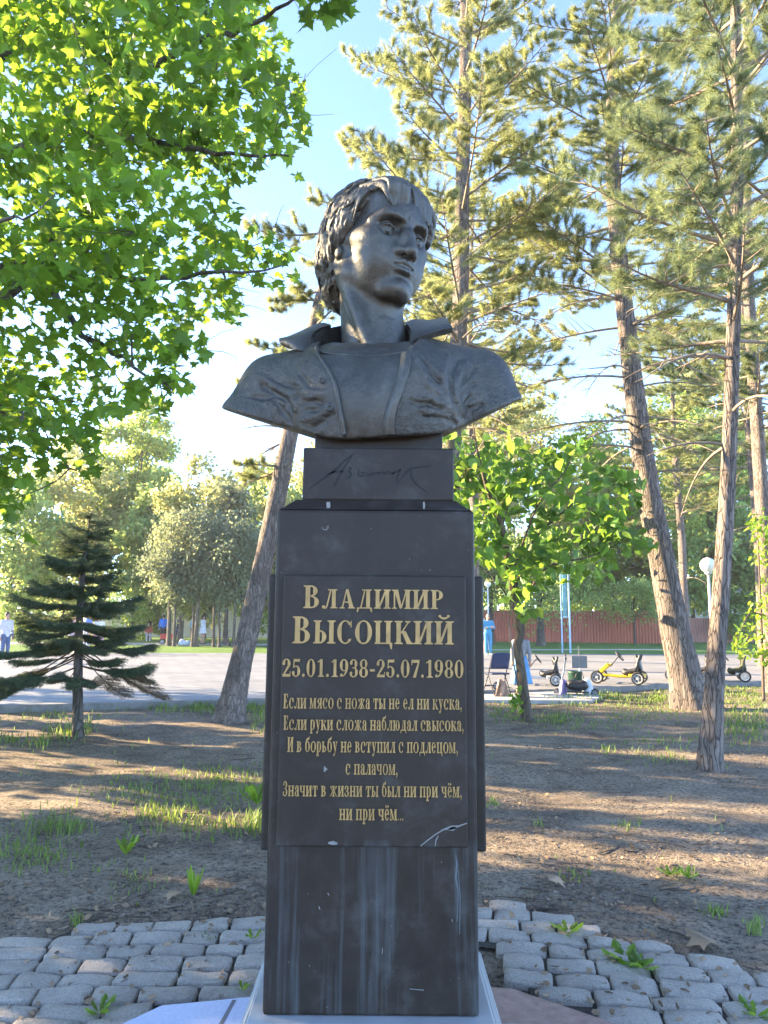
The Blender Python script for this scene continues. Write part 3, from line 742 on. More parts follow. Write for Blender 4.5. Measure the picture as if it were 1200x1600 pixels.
def hair():
    h = .15
    g = SDF((-10.5, -13, -14), (10.5, 12.5, 15), h)
    g.ell((0, -2.1, 3.7), (8.0, 10.1, 7.75), 0)
    g.ell((0, -4.7, -1.0), (7.9, 8.2, 7.4), 1.5)
    g.ell((0, -6.4, -6.2), (5.8, 4.6, 5.0), 2.0)
    for s in (-1, 1): g.ell((s * 6.6, -1.2, 1.6), (1.9, 3.9, 4.4), 1.5)
    X, Y, Z = g.all()
    line = Y - (2.4 + .42 * np.clip(Z - 1.5, 0, 20) + 1.0 * np.clip(Z - 5.0, 0, 20) - .85 * np.clip(1.2 - Z, 0, 4.0) - .55 * np.clip(-2.8 - Z, 0, 3))
    sl = (slice(None),) * 3
    g.comb(sl, line.astype(np.float32) * .75 + 0 * X, .8, 'i')
    g.ell((0, 1.5, -9.5), (5.6, 5.6, 8), .6, 's')
    rng = np.random.default_rng(11)
    base = g.d.copy()
    def grad(p):
        i = np.clip(np.round((p - g.lo) / g.h).astype(int), 2, g.n - 3); x, y, z = i
        v = np.array([base[x + 2, y, z] - base[x - 2, y, z], base[x, y + 2, z] - base[x, y - 2, z], base[x, y, z + 2] - base[x, y, z - 2]])
        return v / (np.linalg.norm(v) + 1e-9), base[x, y, z]
    def lock(p, dirf, L, r0, steps=9, sink=.12, k=.25, wav=.3, taper=.3, fr=1.1):
        pts = []; rs = []; d = None; ph = rng.uniform(0, 6.28); q = p
        for i in range(steps + 1):
            n_, dd = grad(q); q = q - n_ * (dd + sink)
            t = i / steps; pts.append(q); rs.append(r0 * (.55 + .45 * math.sin(math.pi * min(1, t * 1.6)) if t < .32 else 1 - (1 - taper) * ((t - .32) / .68) ** 1.5))
            v = dirf(q); v = v - n_ * (v @ n_); v = v / (np.linalg.norm(v) + 1e-9)
            d = v if d is None else (.5 * d + .5 * v); d = d / (np.linalg.norm(d) + 1e-9)
            q = q + d * L / steps + np.cross(n_, d) * wav * math.cos(ph + i * fr) * L / steps
        g.chain(pts, rs, k)
    crown = np.array([.5, -6.5, 8.8])
    def flow(p):
        u = p - crown; out = u / (np.linalg.norm(u) + 1e-6)
        v = out + np.array([0, -.1, -.55])
        if p[1] > -1 and p[2] > 7.5 and p[0] > -3.6: v = np.array([.75, .8, -.2]) + out * .2        # fringe side of the parting
        elif p[0] < -3 and p[2] > 2: v = np.array([-.55, -.55, -.75])
        if p[2] < 2: v = np.array([0, -.35, -1.0])
        return v
    n = 0
    while n < 300:
        d = rng.normal(size=3); d /= np.linalg.norm(d)
        p = np.array([0, -1.5, 2.5]) + d * np.array([8, 9.8, 9.5])
        n_, dd = grad(p)
        for _ in range(3): n_, dd = grad(p); p = p - n_ * dd
        hl = 1.7 + .42 * max(0, p[2] - 1.5) + 1.0 * max(0, p[2] - 5.0) - .85 * max(0, min(4, 1.2 - p[2])) - .55 * max(0, min(3, -2.8 - p[2]))
        n += 1
        if p[1] > hl: continue
        lock(p, flow, rng.uniform(4.5, 9.0), rng.uniform(.26, .62), 14, rng.uniform(-.2, .12), .10, rng.uniform(.1, .45), .2, rng.uniform(.4, .8))
    for _ in range(400):                                  # tousled clumps standing off the cap
        d = rng.normal(size=3); d /= np.linalg.norm(d); p = np.array([0, -1.5, 2.5]) + d * np.array([8, 9.8, 9.5])
        for _k in range(4): n_, dd = grad(p); p = p - n_ * dd
        if p[1] > .8 + .42 * max(0, p[2] - 1.5) + 1.0 * max(0, p[2] - 5.0) - .85 * max(0, min(4, 1.2 - p[2])) or rng.random() < .62: continue
        lock(p, flow, rng.uniform(2.6, 5.0), rng.uniform(.38, .68), 10, rng.uniform(-.55, -.22), .06, rng.uniform(.3, .8), .12, rng.uniform(.7, 1.4))
    for _ in range(620):                                  # thin strands drawn over the clumps
        d = rng.normal(size=3); d /= np.linalg.norm(d); p = np.array([0, -1.5, 2.5]) + d * np.array([8, 9.8, 9.5])
        for _k in range(4): n_, dd = grad(p); p = p - n_ * dd
        if p[1] > 1.2 + .42 * max(0, p[2] - 1.5) + 1.0 * max(0, p[2] - 5.0) - .85 * max(0, min(4, 1.2 - p[2])) or p[0] > 5: continue
        lock(p, flow, rng.uniform(2.5, 5.0), rng.uniform(.17, .27), 10, rng.uniform(-.75, -.35), .05, rng.uniform(.2, .7), .2, rng.uniform(.6, 1.2))
    for _ in range(110):                                  # shaggy curls at the nape
        a = rng.uniform(-2.5, 2.5); p = np.array([-math.sin(a) * 7.5, -4.2 - math.cos(a) * 7.0, rng.uniform(-9.0, .5)])
        if p[1] > -1.0: continue
        for _k in range(3): n_, dd = grad(p); p = p - n_ * dd
        lock(p, lambda q: np.array([.5 * math.sin(q[2] * 1.5), .3 * math.cos(q[2] * 1.3), -1.0]), rng.uniform(2.0, 3.6), rng.uniform(.38, .7), 8, rng.uniform(-.25, .1), .14, .7, .45, 1.5)
    for s in (-1, 1):
        for i in range(30):                               # over the ears, ends free
            t = i / 29; p = np.array([s * 8.0, 3.2 - 6.2 * t, rng.uniform(2.5, 6.5)])
            for _k in range(3): n_, dd = grad(p); p = p - n_ * dd
            lock(p, lambda q: np.array([0, -.12 - .25 * t, -1.0]), rng.uniform(4.5, 6.8) + 1.2 * t, rng.uniform(.3, .52), 9, rng.uniform(-.1, .15), .16, .35, .25)
    # fringe, swept to his left over the forehead
    for i in range(54):
        t = i / 53; x0 = -6.0 + 8.2 * t + rng.uniform(-.3, .3)
        p = np.array([x0 - .5, 4.2 + rng.uniform(-1.0, 1.0) - .05 * x0 * x0, 9.6 - .06 * x0 * x0 + rng.uniform(-.4, .3)])
        e = np.array([x0 + 2.1 + 1.6 * t, 9.15 - 1.9 * t * t - .030 * x0 * x0, 4.30 + .5 * math.sin(i * .9) + rng.uniform(-.2, .3) - .5 * t])
        m = (p + e) / 2 + np.array([.3, 1.45 - .25 * t, 1.35])
        P = spline([p, m, e], 9) + np.outer(np.sin(np.linspace(0, 3, 9)), rng.uniform(-.25, .25, 3)); r = rng.uniform(.34, .5)
        g.chain(list(P), [r * .7, r, r * 1.1, r * 1.15, r * 1.15, r * 1.1, r, r * .8, r * .45], .10)
    for i in range(12):                                   # the fringe's near corner, closing on the temple hair
        ex = -3.9 + .30 * i; e = np.array([ex, 8.75 - .07 * ex * ex, 4.35 + rng.uniform(-.25, .3)]); p = np.array([ex - 1.3, 4.4, 9.5 - .05 * ex * ex]); m = (p + e) / 2 + np.array([.1, 1.75, 1.2])
        P = spline([p, m, e], 9) + np.outer(np.sin(np.linspace(0, 3, 9)), rng.uniform(-.2, .2, 3)); r = rng.uniform(.36, .5)
        g.chain(list(P), [r * .7, r, r * 1.1, r * 1.15, r * 1.15, r * 1.1, r, r * .8, r * .45], .10)
    for i in range(13):                                   # the lock that bulges over his left temple
        P = spline([(3.0, 6.4 - .1 * i, 8.0 - .25 * i), (6.1, 6.3 - .15 * i, 6.4 - .3 * i), (7.5, 4.8, 4.4 - .2 * i), (7.4, 2.8, 3.0 - .2 * i)], 9)
        P = P + rng.uniform(-.2, .2, 3); g.chain(list(P), [.35, .5, .6, .65, .65, .6, .5, .4, .25], .25)
    for i in range(18):                                   # strands at his right temple
        P = spline([(-4.0 - .12 * i, 5.8 - .34 * i, 8.6 - .22 * i), (-6.1 - .09 * i, 4.9 - .34 * i, 6.6 - .15 * i), (-7.2, 3.9 - .30 * i, 4.2 - .08 * i), (-7.45, 3.0 - .26 * i, 2.0 + rng.uniform(-1.2, .5))], 9)
        P = P + np.outer(np.sin(np.linspace(0, 5, 9) + i), rng.uniform(-.18, .18, 3)); r = rng.uniform(.26, .42)
        g.chain(list(P), [r * .8, r, r, r, r, r * .9, r * .8, r * .6, r * .3], .18)
    return g
def bpart(name, V, F, m=M_BR, parent=BUST, smooth=True, flip=False):
    V = np.asarray(V) - np.array(BUST.location)
    return mesh(name, V, F[:, ::-1] if flip else F, m, parent, smooth)
_det = np.linalg.det(HM)
V, F = head().mesh(); bpart('head', head_world(V), F, flip=_det < 0)
V, F = hair().mesh(); bpart('hair', head_world(V), F, flip=_det < 0)

# ---- shoulders and clothes (metres, world)
def cutplanes(G):
    X, Y, Z = G
    def pl3(p, q):
        n = np.cross(q - p, np.array([0, 1, .19])); n /= np.linalg.norm(n); n *= np.sign(n[2]); return -((X - p[0]) * n[0] + (Y - p[1]) * n[1] + (Z - p[2]) * n[2])
    a = pl3(at(343, 637, 2.95), at(505, 684, 2.80)); b = pl3(at(815, 622, 2.97), at(690, 681, 2.80)); c = pl3(at(535, 687, 2.78), at(620, 682, 2.78))
    k = .03
    def smax(p, q): hh = np.maximum(k - np.abs(p - q), 0) / k; return np.maximum(p, q) + hh * hh * k * .25
    # the boat-shaped underside: keep what lies above the sloping planes or above the middle
    return smax(smax(a, b), c)
def torso(grow=0.0, h=.0075):
    g = SDF((-.80, 2.60, 2.22), (.70, 3.45, 2.98), h); gr = grow
    g.ell((-.045, 3.06, 2.52), (.40 + gr, .27 + gr, .275 + gr), 0)
    g.ell((-.19, 2.955, 2.50), (.20 + gr, .17 + gr, .20 + gr), .10); g.ell((.10, 2.955, 2.51), (.20 + gr, .17 + gr, .20 + gr), .10)
    g.ell((-.045, 2.93, 2.40), (.27 + gr, .15 + gr, .22 + gr), .10)
    for s, e, f in ((-1, (-.475, 3.06, 2.590), (-.595, 3.02, 2.455)), (1, (.405, 3.09, 2.635), (.505, 3.05, 2.50))):
        a = np.array((-.045 + s * .20, 3.07, 2.60 if s < 0 else 2.63)); b = np.array(e)
        g.cap(a, b, .155 + gr, .120 + gr, .09)
        g.cap(b, np.array(f), .120 + gr, .085 + gr, .05)
        g.cap(b - np.array([s * .08, .02, .10]), np.array(f) - np.array([s * .06, .03, .05]), .13 + gr, .095 + gr, .06)
        g.cap((-.045 + s * .05, 3.12, 2.74), a + np.array([s * .10, .03, .03]), .10 + gr, .09 + gr, .10)
    return g
def neckline(g):
    nb = np.array([-.045, 3.10, 2.72])
    hb = HC + (HM @ np.array([0, -2.4, -4.5])) * HS
    g.cap((-.045, 3.12, 2.62), (-.045, 3.12, 2.72), .11, .09, .05)
    for s in (-1, 1): g.cap((-.035 + s * .03, 2.93, 2.725), (-.045 + s * .24, 3.03, 2.735), .017, .02, .05)      # collar bones
g = torso(); neckline(g)
g.ell((-.035, 2.915, 2.712), (.028, .03, .03), .03, 's')
G = g.all(); g.comb((slice(None),) * 3, cutplanes(G), .012, 'i')
V, F = g.mesh(); bpart('chest', V, F)
# undershirt: a slightly larger front shell below a round neckline
g2 = torso(.010); X, Y, Z = G
dn = np.sqrt((X + .040) ** 2 + (Y - 3.03) ** 2 + (Z - 2.850) ** 2 * 1.2) - .190
lim = np.maximum(Z - 2.80, Y - 3.10)
g2.comb((slice(None),) * 3, cutplanes(G), .012, 'i'); g2.comb((slice(None),) * 3, -dn, .006, 'i'); g2.comb((slice(None),) * 3, lim + 0 * X, 0, 'i')
g2.comb((slice(None),) * 3, np.abs(X + .045) - .34 + 0 * Y + 0 * Z, 0, 'i')
V, F = g2.mesh(); bpart('undershirt', V, F)
# jacket: thicker shell, open in front, with pulled folds
LE = np.array([(2.30, -.155), (2.36, -.165), (2.45, -.182), (2.52, -.198), (2.58, -.222), (2.66, -.272), (2.72, -.285), (2.80, -.28), (2.95, -.22)])   # z -> x of the left edge
RE = np.array([(2.30, .035), (2.36, .03), (2.42, .04), (2.50, .068), (2.58, .092), (2.66, .10), (2.70, .105), (2.80, .15), (2.95, .12)])
gj = torso(.030, .005); X, Y, Z = gj.all(); SL = (slice(None),) * 3
def fold(pts, r, k, op='s'): gj.chain([np.array(p) for p in pts], [r * .35] + [r] * (len(pts) - 2) + [r * .3], k, op)
def surf(px, py, dep=0.0):                               # march a viewing ray to the jacket's surface
    d = ray(px, py); d = d / np.linalg.norm(d)
    for s in np.arange(2.55, 4.2, .004):
        p = CAM + d * s; i = np.round((p - gj.lo) / gj.h).astype(int)
        if (i < 0).any() or (i >= gj.n).any(): continue
        if gj.d[tuple(i)] < 0: return p - d * dep
    return CAM + d * 3.05
FOLDS = [((408, 600), (425, 612), (445, 622), (455, 640)), ((415, 590), (440, 600), (470, 606)), ((385, 618), (410, 622), (435, 618)), ((440, 640), (455, 628), (468, 612)), ((470, 585), (480, 600), (500, 606)),
         ((482, 640), (495, 642), (506, 650)), ((478, 628), (492, 626), (504, 630)), ((490, 668), (505, 660), (520, 648)), ((430, 628), (450, 652), (455, 662)),
         ((668, 632), (688, 640), (705, 652), (713, 662)), ((662, 652), (690, 652), (712, 660)), ((735, 620), (728, 632), (736, 648)), ((740, 600), (722, 614), (716, 632)),
         ((716, 560), (704, 585), (706, 610), (712, 630)), ((660, 560), (680, 590), (704, 612)), ((752, 632), (735, 640), (728, 655)), ((742, 575), (730, 590), (716, 604)), ((640, 625), (655, 632), (672, 628))]
FP = [[surf(*q) for q in f] for f in FOLDS]
for f, P in zip(FOLDS, FP): fold(P, .0082, .020, 's')
RID = [((400, 586), (430, 602), (455, 618), (462, 640)), ((470, 612), (488, 618), (508, 616)), ((475, 655), (495, 652), (515, 636)), ((672, 622), (694, 632), (712, 646)), ((664, 642), (690, 646), (714, 656)), ((725, 606), (712, 622), (722, 645)), ((700, 556), (690, 585), (700, 622)), ((728, 566), (716, 592), (710, 612)), ((655, 575), (668, 600), (695, 622))]
for P in [[surf(*q) for q in f] for f in RID]: fold(P, .011, .024, 'u')
zl = np.interp(gj.ax[2], LE[:, 0], LE[:, 1])[None, None, :]; zr = np.interp(gj.ax[2], RE[:, 0], RE[:, 1])[None, None, :]
opening = np.maximum(np.maximum(zl - X, X - zr), Y - 3.12)          # negative inside the open front
gj.comb(SL, -opening.astype(np.float32), .010, 'i')
rn = np.sqrt((X + .045) ** 2 * .9 + (Y - 3.07) ** 2) - .185          # neck hole
gj.comb(SL, -np.maximum(rn, 2.68 - Z).astype(np.float32), .012, 'i')
inner = torso(-.0, .005).d; gj.comb(SL, -(inner + .004), .004, 'i')
gj.comb(SL, cutplanes(gj.all()).astype(np.float32), .014, 'i')
V, F = gj.mesh(); jk = bpart('jacket', V, F, M_BRJ)
# front edges of the jacket (raised piping), buttons
def edge(E, zs, rad, nm):
    pts = []
    for z in zs:
        x = float(np.interp(z, E[:, 0], E[:, 1])); Yf = 2.95
        for yy in np.arange(2.62, 3.2, .003):
            i = np.round((np.array([x + (-.012 if E is LE else .012), yy, z]) - gj.lo) / gj.h).astype(int)
            if (i >= 0).all() and (i < gj.n).all() and gj.d[tuple(i)] < 0: Yf = yy; break
        pts.append((x, Yf, z))
    P = spline(np.array(pts), 40); P[1:-1] = (P[:-2] + 2 * P[1:-1] + P[2:]) / 4
    mb = MB(); mb.tube(P, [rad * (.7 + .3 * math.sin(i * .5)) for i in range(40)], 10); return bpart(nm, np.concatenate(mb.V) , mb.F, parent=BUST) if False else (P, mb)
def mbpart(nm, mb, parent=BUST, m=M_BR, smooth=True):
    V = np.concatenate(mb.V) - np.array(BUST.location); return mesh(nm, V, mb.F, m, parent, smooth)
PL_, mb = edge(LE, np.linspace(2.322, 2.715, 9), .011, 'x'); mb = MB(); mb.tube(PL_, [.0095] * 40, 10); mbpart('jacket_edge', mb, jk)
PR_, mb = edge(RE, np.linspace(2.322, 2.70, 9), .013, 'x')
for q in ((502, 595), (514, 638)):
    c = surf(q[0] + 1, q[1]); mb = MB(); M = Matrix.Translation(Vector(c)) @ Matrix.Rotation(R(90), 4, 'X')
    mb.lathe([(.001, .003), (.006, .003), (.008, .008), (.011, .009), (.013, .004), (.013, -.012), (.001, -.012)], 16, M=M); mbpart('button', mb, jk)
# collar flaps: bent slabs standing off the shoulders
def slab(grid, th, nm, parent=BUST):
    P = np.array(grid, float); a, b = P.shape[:2]
    rows = [spline(r, 14) for r in P]; Q = np.array([spline(np.array([r[i] for r in rows]), 12) for i in range(14)])
    n, m_ = Q.shape[:2]; du = np.gradient(Q, axis=0); dv = np.gradient(Q, axis=1); N = np.cross(du, dv); N /= np.linalg.norm(N, axis=2)[..., None] + 1e-9
    A = (Q + N * th / 2).reshape(-1, 3); B = (Q - N * th / 2).reshape(-1, 3); V = np.vstack([A, B]); F = []; k = n * m_
    for i in range(n - 1):
        for j in range(m_ - 1):
            q = (i * m_ + j, (i + 1) * m_ + j, (i + 1) * m_ + j + 1, i * m_ + j + 1); F += [q, tuple(x + k for x in q[::-1])]
    ring = [i * m_ for i in range(n)] + [(n - 1) * m_ + j for j in range(1, m_)] + [i * m_ + m_ - 1 for i in range(n - 2, -1, -1)] + [j for j in range(m_ - 2, 0, -1)]
    for a_, b_ in zip(ring, ring[1:] + ring[:1]): F.append((b_, a_, a_ + k, b_ + k))
    mb = MB(); mb.add(V, F); o = mbpart(nm, mb, parent, smooth=True)
    bm = bmesh.new(); bm.from_mesh(o.data); bmesh.ops.recalc_face_normals(bm, faces=bm.faces); bm.to_mesh(o.data); bm.free()
    e = o.modifiers.new('edge', 'EDGE_SPLIT'); e.split_angle = R(50); return o
A = at
# viewer's left flap: from behind the neck forward to a pointed tip, folded edge at the jacket front
slab([[A(517, 512, 3.14), A(500, 516, 3.05), A(486, 528, 2.98), A(484, 548, 2.93)],
      [A(503, 508, 3.15), A(482, 517, 3.04), A(470, 532, 2.94), A(476, 552, 2.90)],
      [A(482, 516, 3.13), A(462, 525, 3.03), A(452, 533, 2.94), A(462, 545, 2.92)],
      [A(455, 529, 3.12), A(446, 531, 3.04), A(437, 533, 2.97), A(452, 541, 2.95)]], .022, 'collar')
slab([[A(634, 508, 3.16), A(640, 514, 3.06), A(644, 524, 2.97), A(641, 540, 2.90)],
      [A(648, 503, 3.16), A(655, 510, 3.05), A(657, 521, 2.95), A(654, 532, 2.91)],
      [A(672, 504, 3.14), A(677, 507, 3.05), A(680, 514, 2.96), A(682, 522, 2.93)],
      [A(694, 500, 3.12), A(699, 504, 3.05), A(702, 509, 2.98), A(707, 516, 2.95)]], .026, 'collar')
mb = MB(); mb.tube(PR_, [.008] * 40, 10); mbpart('jacket_edge', mb, jk)
slab([[tuple(q + np.array([.004, -.006, 0])) for q in PR_[::4]], [tuple(q + np.array([-.016, -.008, 0])) for q in PR_[::4]], [tuple(q + np.array([-.034, .010, 0])) for q in PR_[::4]]], .010, 'placket', jk)
nk = []
for px, py in ((486, 548), (505, 551), (530, 554), (560, 556), (590, 556), (615, 553), (640, 548)):
    d = ray(px, py); d = d / np.linalg.norm(d)
    for q in np.arange(2.5, 3.6, .002):
        i = np.round((CAM + d * q - g2.lo) / g2.h).astype(int)
        if (i >= 0).all() and (i < g2.n).all() and g2.d[tuple(i)] < 0: nk.append(CAM + d * (q + .003)); break
if len(nk) > 3: mb = MB(); mb.tube(spline(np.array(nk), 30), [.0065] * 30, 8); mbpart('shirt_neckline', mb)
# stand of the collar round the back of the neck
top = [(484, 549, 2.93), (488, 529, 2.98), (500, 517, 3.05), (517, 512, 3.14), (545, 508, 3.24), (590, 506, 3.26), (620, 507, 3.22), (634, 508, 3.16), (641, 514, 3.06), (645, 525, 2.97), (642, 541, 2.90)]
bot = [(484, 575, 2.95), (488, 566, 2.99), (500, 560, 3.06), (517, 556, 3.14), (545, 550, 3.22), (590, 548, 3.24), (620, 548, 3.20), (634, 552, 3.15), (641, 558, 3.07), (645, 565, 2.99), (642, 572, 2.93)]
slab([[A(*p) for p in top], [(A(*p) * .6 + A(*q) * .4) for p, q in zip(top, bot)], [A(*q) for q in bot]], .02, 'collar_stand')
# ================================================================ GROUND
def vnoise(x, y, seed=0):
    r = np.random.default_rng(seed); T = r.random((64, 64))
    xi = np.floor(x).astype(int); yi = np.floor(y).astype(int); u = x - xi; v = y - yi; u = u * u * (3 - 2 * u); v = v * v * (3 - 2 * v)
    g = lambda a, b: T[a % 64, b % 64]
    return (g(xi, yi) * (1 - u) + g(xi + 1, yi) * u) * (1 - v) + (g(xi, yi + 1) * (1 - u) + g(xi + 1, yi + 1) * u) * v
def soil_mat():
    t = NT('trodden_soil'); co = t.coord()
    n = t.noise(co, .55, 5, .6); n2 = t.noise(co, 3.0, 6, .65); n3 = t.noise(co, 30, 5, .7); n4 = t.noise(co, 130, 3, .6)
    m = t.math('ADD', t.math('MULTIPLY', n, .5), t.math('MULTIPLY', n2, .5))
    col = t.ramp(m, [(.36, (.11, .083, .06)), (.5, (.265, .212, .152)), (.64, (.42, .345, .255))])
    dark = t.ramp(n3, [(.36, .95), (.52, .2), (.7, 0)])
    col = t.mix(dark, col, (.035, .028, .024))
    wood = t.n('TexVoronoi'); wood.inputs['Scale'].default_value = 75; t.l(co, wood.inputs['Vector'])
    sc = t.n('SeparateColor'); t.l(wood.outputs[1], sc.inputs[0])
    chips = t.math('MULTIPLY', t.ramp(sc.outputs[0], [(.70, 0.0), (.74, .7)]), t.ramp(n2, [(.40, .1), (.62, 1.0)]))
    col = t.mix(chips, col, t.mix(sc.outputs[1], (.10, .075, .055), (.30, .25, .19)))
    peb = t.ramp(n4, [(.62, 0.0), (.67, .9)]); col = t.mix(t.math('MULTIPLY', peb, .8), col, (.52, .49, .46))
    h = t.math('ADD', t.math('ADD', t.math('MULTIPLY', n3, 1.0), t.math('MULTIPLY', wood.outputs[0], .4)), t.math('MULTIPLY', n4, .6))
    return t.pbr(col, .95, 0, t.bump(h, .75, .03), .15)
M_SOIL = soil_mat()
def ground_h(x, y):
    h = (vnoise(x * .7 + 9, y * .7 + 5, 3) - .5) * .10 + (vnoise(x * 2.3, y * 2.3, 4) - .5) * .035 + (vnoise(x * 7, y * 7, 5) - .5) * .012
    fade = np.clip((y - 4.6) / 1.5, 0, 1) * np.clip((np.interp(x, [-40, -6.6, -2.2, 4.5, 10, 40], [3, 12.8, 14.3, 17.1, 19.6, 27]) - y) / 1.5, 0, 1)
    near = np.where(y < 6, (vnoise(x * 9, y * 9, 6) - .5) * .02, 0)
    return h * fade + near * np.clip((y - 3) / 1, 0, 1) - .012
xs = np.concatenate([np.linspace(-900, -60, 8), np.linspace(-50, -14, 14), np.linspace(-12, 14, 261), np.linspace(16, 50, 14), np.linspace(60, 900, 8)])
ys = np.concatenate([np.linspace(-400, -10, 6), np.linspace(-6, 1.9, 12), np.linspace(2, 21, 191), np.linspace(22, 60, 20), np.linspace(70, 1500, 10)])
GX, GY = np.meshgrid(xs, ys); GZ = ground_h(GX, GY) * ((np.abs(GX) < 30) & (GY < 30))
nx, ny = len(xs), len(ys); ii = np.arange(ny - 1)[:, None] * nx + np.arange(nx - 1)[None]
gr = mesh('ground', np.stack([GX, GY, GZ], -1).reshape(-1, 3), np.stack([ii, ii + 1, ii + nx + 1, ii + nx], -1).reshape(-1, 4), M_SOIL, None, True)
tag(gr, kind='structure')
def gz(x, y): return float(ground_h(np.array([x * 1.0]), np.array([y * 1.0]))[0])

# ---- plaza: kerb line from left-near to right-far
KERB = np.array([(-60, -4.0), (-25, 6.7), (-6.6, 12.83), (-2.2, 14.30), (4.5, 17.05), (7.5, 18.7), (10.2, 19.6), (30, 25.5), (70, 37)])
def paver_mat():
    t = NT('grey_concrete_pavers'); co = t.coord(); tc = t.n('Mapping'); tc.inputs['Rotation'].default_value = (0, 0, R(18)); t.l(co, tc.inputs[0])
    b = t.n('TexBrick'); b.offset = 0.5; b.inputs['Scale'].default_value = 1.0; b.inputs['Brick Width'].default_value = .62; b.inputs['Row Height'].default_value = .42
    b.inputs['Mortar Size'].default_value = .022; b.inputs['Mortar Smooth'].default_value = .3; b.inputs['Bias'].default_value = -.1
    b.inputs['Color1'].default_value = (.150, .158, .168, 1); b.inputs['Color2'].default_value = (.205, .215, .228, 1); b.inputs['Mortar'].default_value = (.07, .073, .078, 1)
    t.l(tc.outputs[0], b.inputs['Vector'])
    n = t.noise(co, .4, 4, .6); n2 = t.noise(co, 9, 4, .6)
    col = t.mix(t.ramp(n, [(.35, 0.0), (.7, .35)]), b.outputs[0], (.30, .31, .33)); col = t.mix(t.ramp(n2, [(.4, 0.0), (.8, .3)]), col, (.26, .26, .27))
    return t.pbr(col, .6, 0, t.bump(t.math('SUBTRACT', 0.0, b.outputs[1]), .5, .01), .4)
def asphalt_mat():
    t = NT('pale_worn_asphalt'); co = t.coord(); n = t.noise(co, .5, 5, .6); n2 = t.noise(co, 60, 4, .6)
    col = t.ramp(t.math('ADD', t.math('MULTIPLY', n, .7), t.math('MULTIPLY', n2, .3)), [(.35, (.15, .15, .155)), (.65, (.22, .22, .225))])
    return t.pbr(col, .75, 0, t.bump(n2, .3, .01), .35)
PZ = .11
def sheet(name, poly, z, m, kind='structure'):
    mb = MB(); mb.add([(x, y, z) for x, y in poly], [tuple(range(len(poly)))]); o = mb.build(name, m); tag(o, kind=kind)
    return o
kl = [tuple(p) for p in KERB]
sheet('plaza_paving', [k for k in kl if k[0] <= -2.2] + [(2.2, 16.1), (2.2, 34.3), (-8.5, 32.9), (-60, 26)], PZ, paver_mat())
sheet('road', [(2.2, 16.1)] + [k for k in kl if k[0] > -2.2] + [(70, 43), (12.2, 35.1), (2.2, 34.3)], PZ, asphalt_mat())
M_KERB = simple('concrete_kerb', (.20, .195, .19), .85, 0, .25, 7, .3)
mb = MB()
P = np.vstack([spline(KERB, 120)]); P[:, 0:2]
T = np.gradient(P, axis=0); T /= np.linalg.norm(T, axis=1)[:, None]; N = np.stack([T[:, 1], -T[:, 0]], 1)
V = []; F = []
for p, n_ in zip(P, N): V += [(*(p + n_ * .10), -.1), (*(p + n_ * .10), PZ + .004), (*(p - n_ * .03), PZ + .014), (*(p - n_ * .03), -.1)]
for i in range(len(P) - 1):
    for k in range(3): a = i * 4 + k; F.append((a, a + 1, a + 5, a + 4))
mb.add(V, F); tag(mb.build('kerb', M_KERB), kind='structure')
# concrete pad by the kerb where the chair stands
mb = MB(); mb.prism([(1.0, 14.6), (4.15, 14.75), (4.62, 15.6), (4.3, 16.75), (1.0, 15.45)], -.05, .07); tag(mb.build('concrete_pad', simple('concrete', (.33, .33, .335), .8, 0, .15, 5, .2)), kind='structure')
def lawn_mat():
    t = NT('mown_grass'); co = t.coord(); n = t.noise(co, .35, 5, .6); n2 = t.noise(co, 12, 4, .7)
    col = t.ramp(t.math('ADD', t.math('MULTIPLY', n, .5), t.math('MULTIPLY', n2, .5)), [(.33, (.055, .11, .025)), (.67, (.13, .23, .045))])
    return t.pbr(col, .9, 0, t.bump(n2, .8, .05), .2)
M_LAWN = lawn_mat()
sheet('lawn', [(-60, 26), (-8.5, 32.9), (2.2, 34.3), (12.2, 35.1), (70, 43), (260, 90), (260, 300), (-260, 300), (-260, 10)], .095, M_LAWN)
# paths in the lawn far behind
M_PATH = simple('path_concrete', (.36, .35, .34), .8, 0, .12, 3)
sheet('path', [(-30, 41.5), (-2, 43.5), (-2, 46.5), (-30, 46.0)], .103, M_PATH)
sheet('path', [(4.5, 38.5), (16, 41.5), (16, 42.6), (4.5, 39.6)], .103, M_PATH)

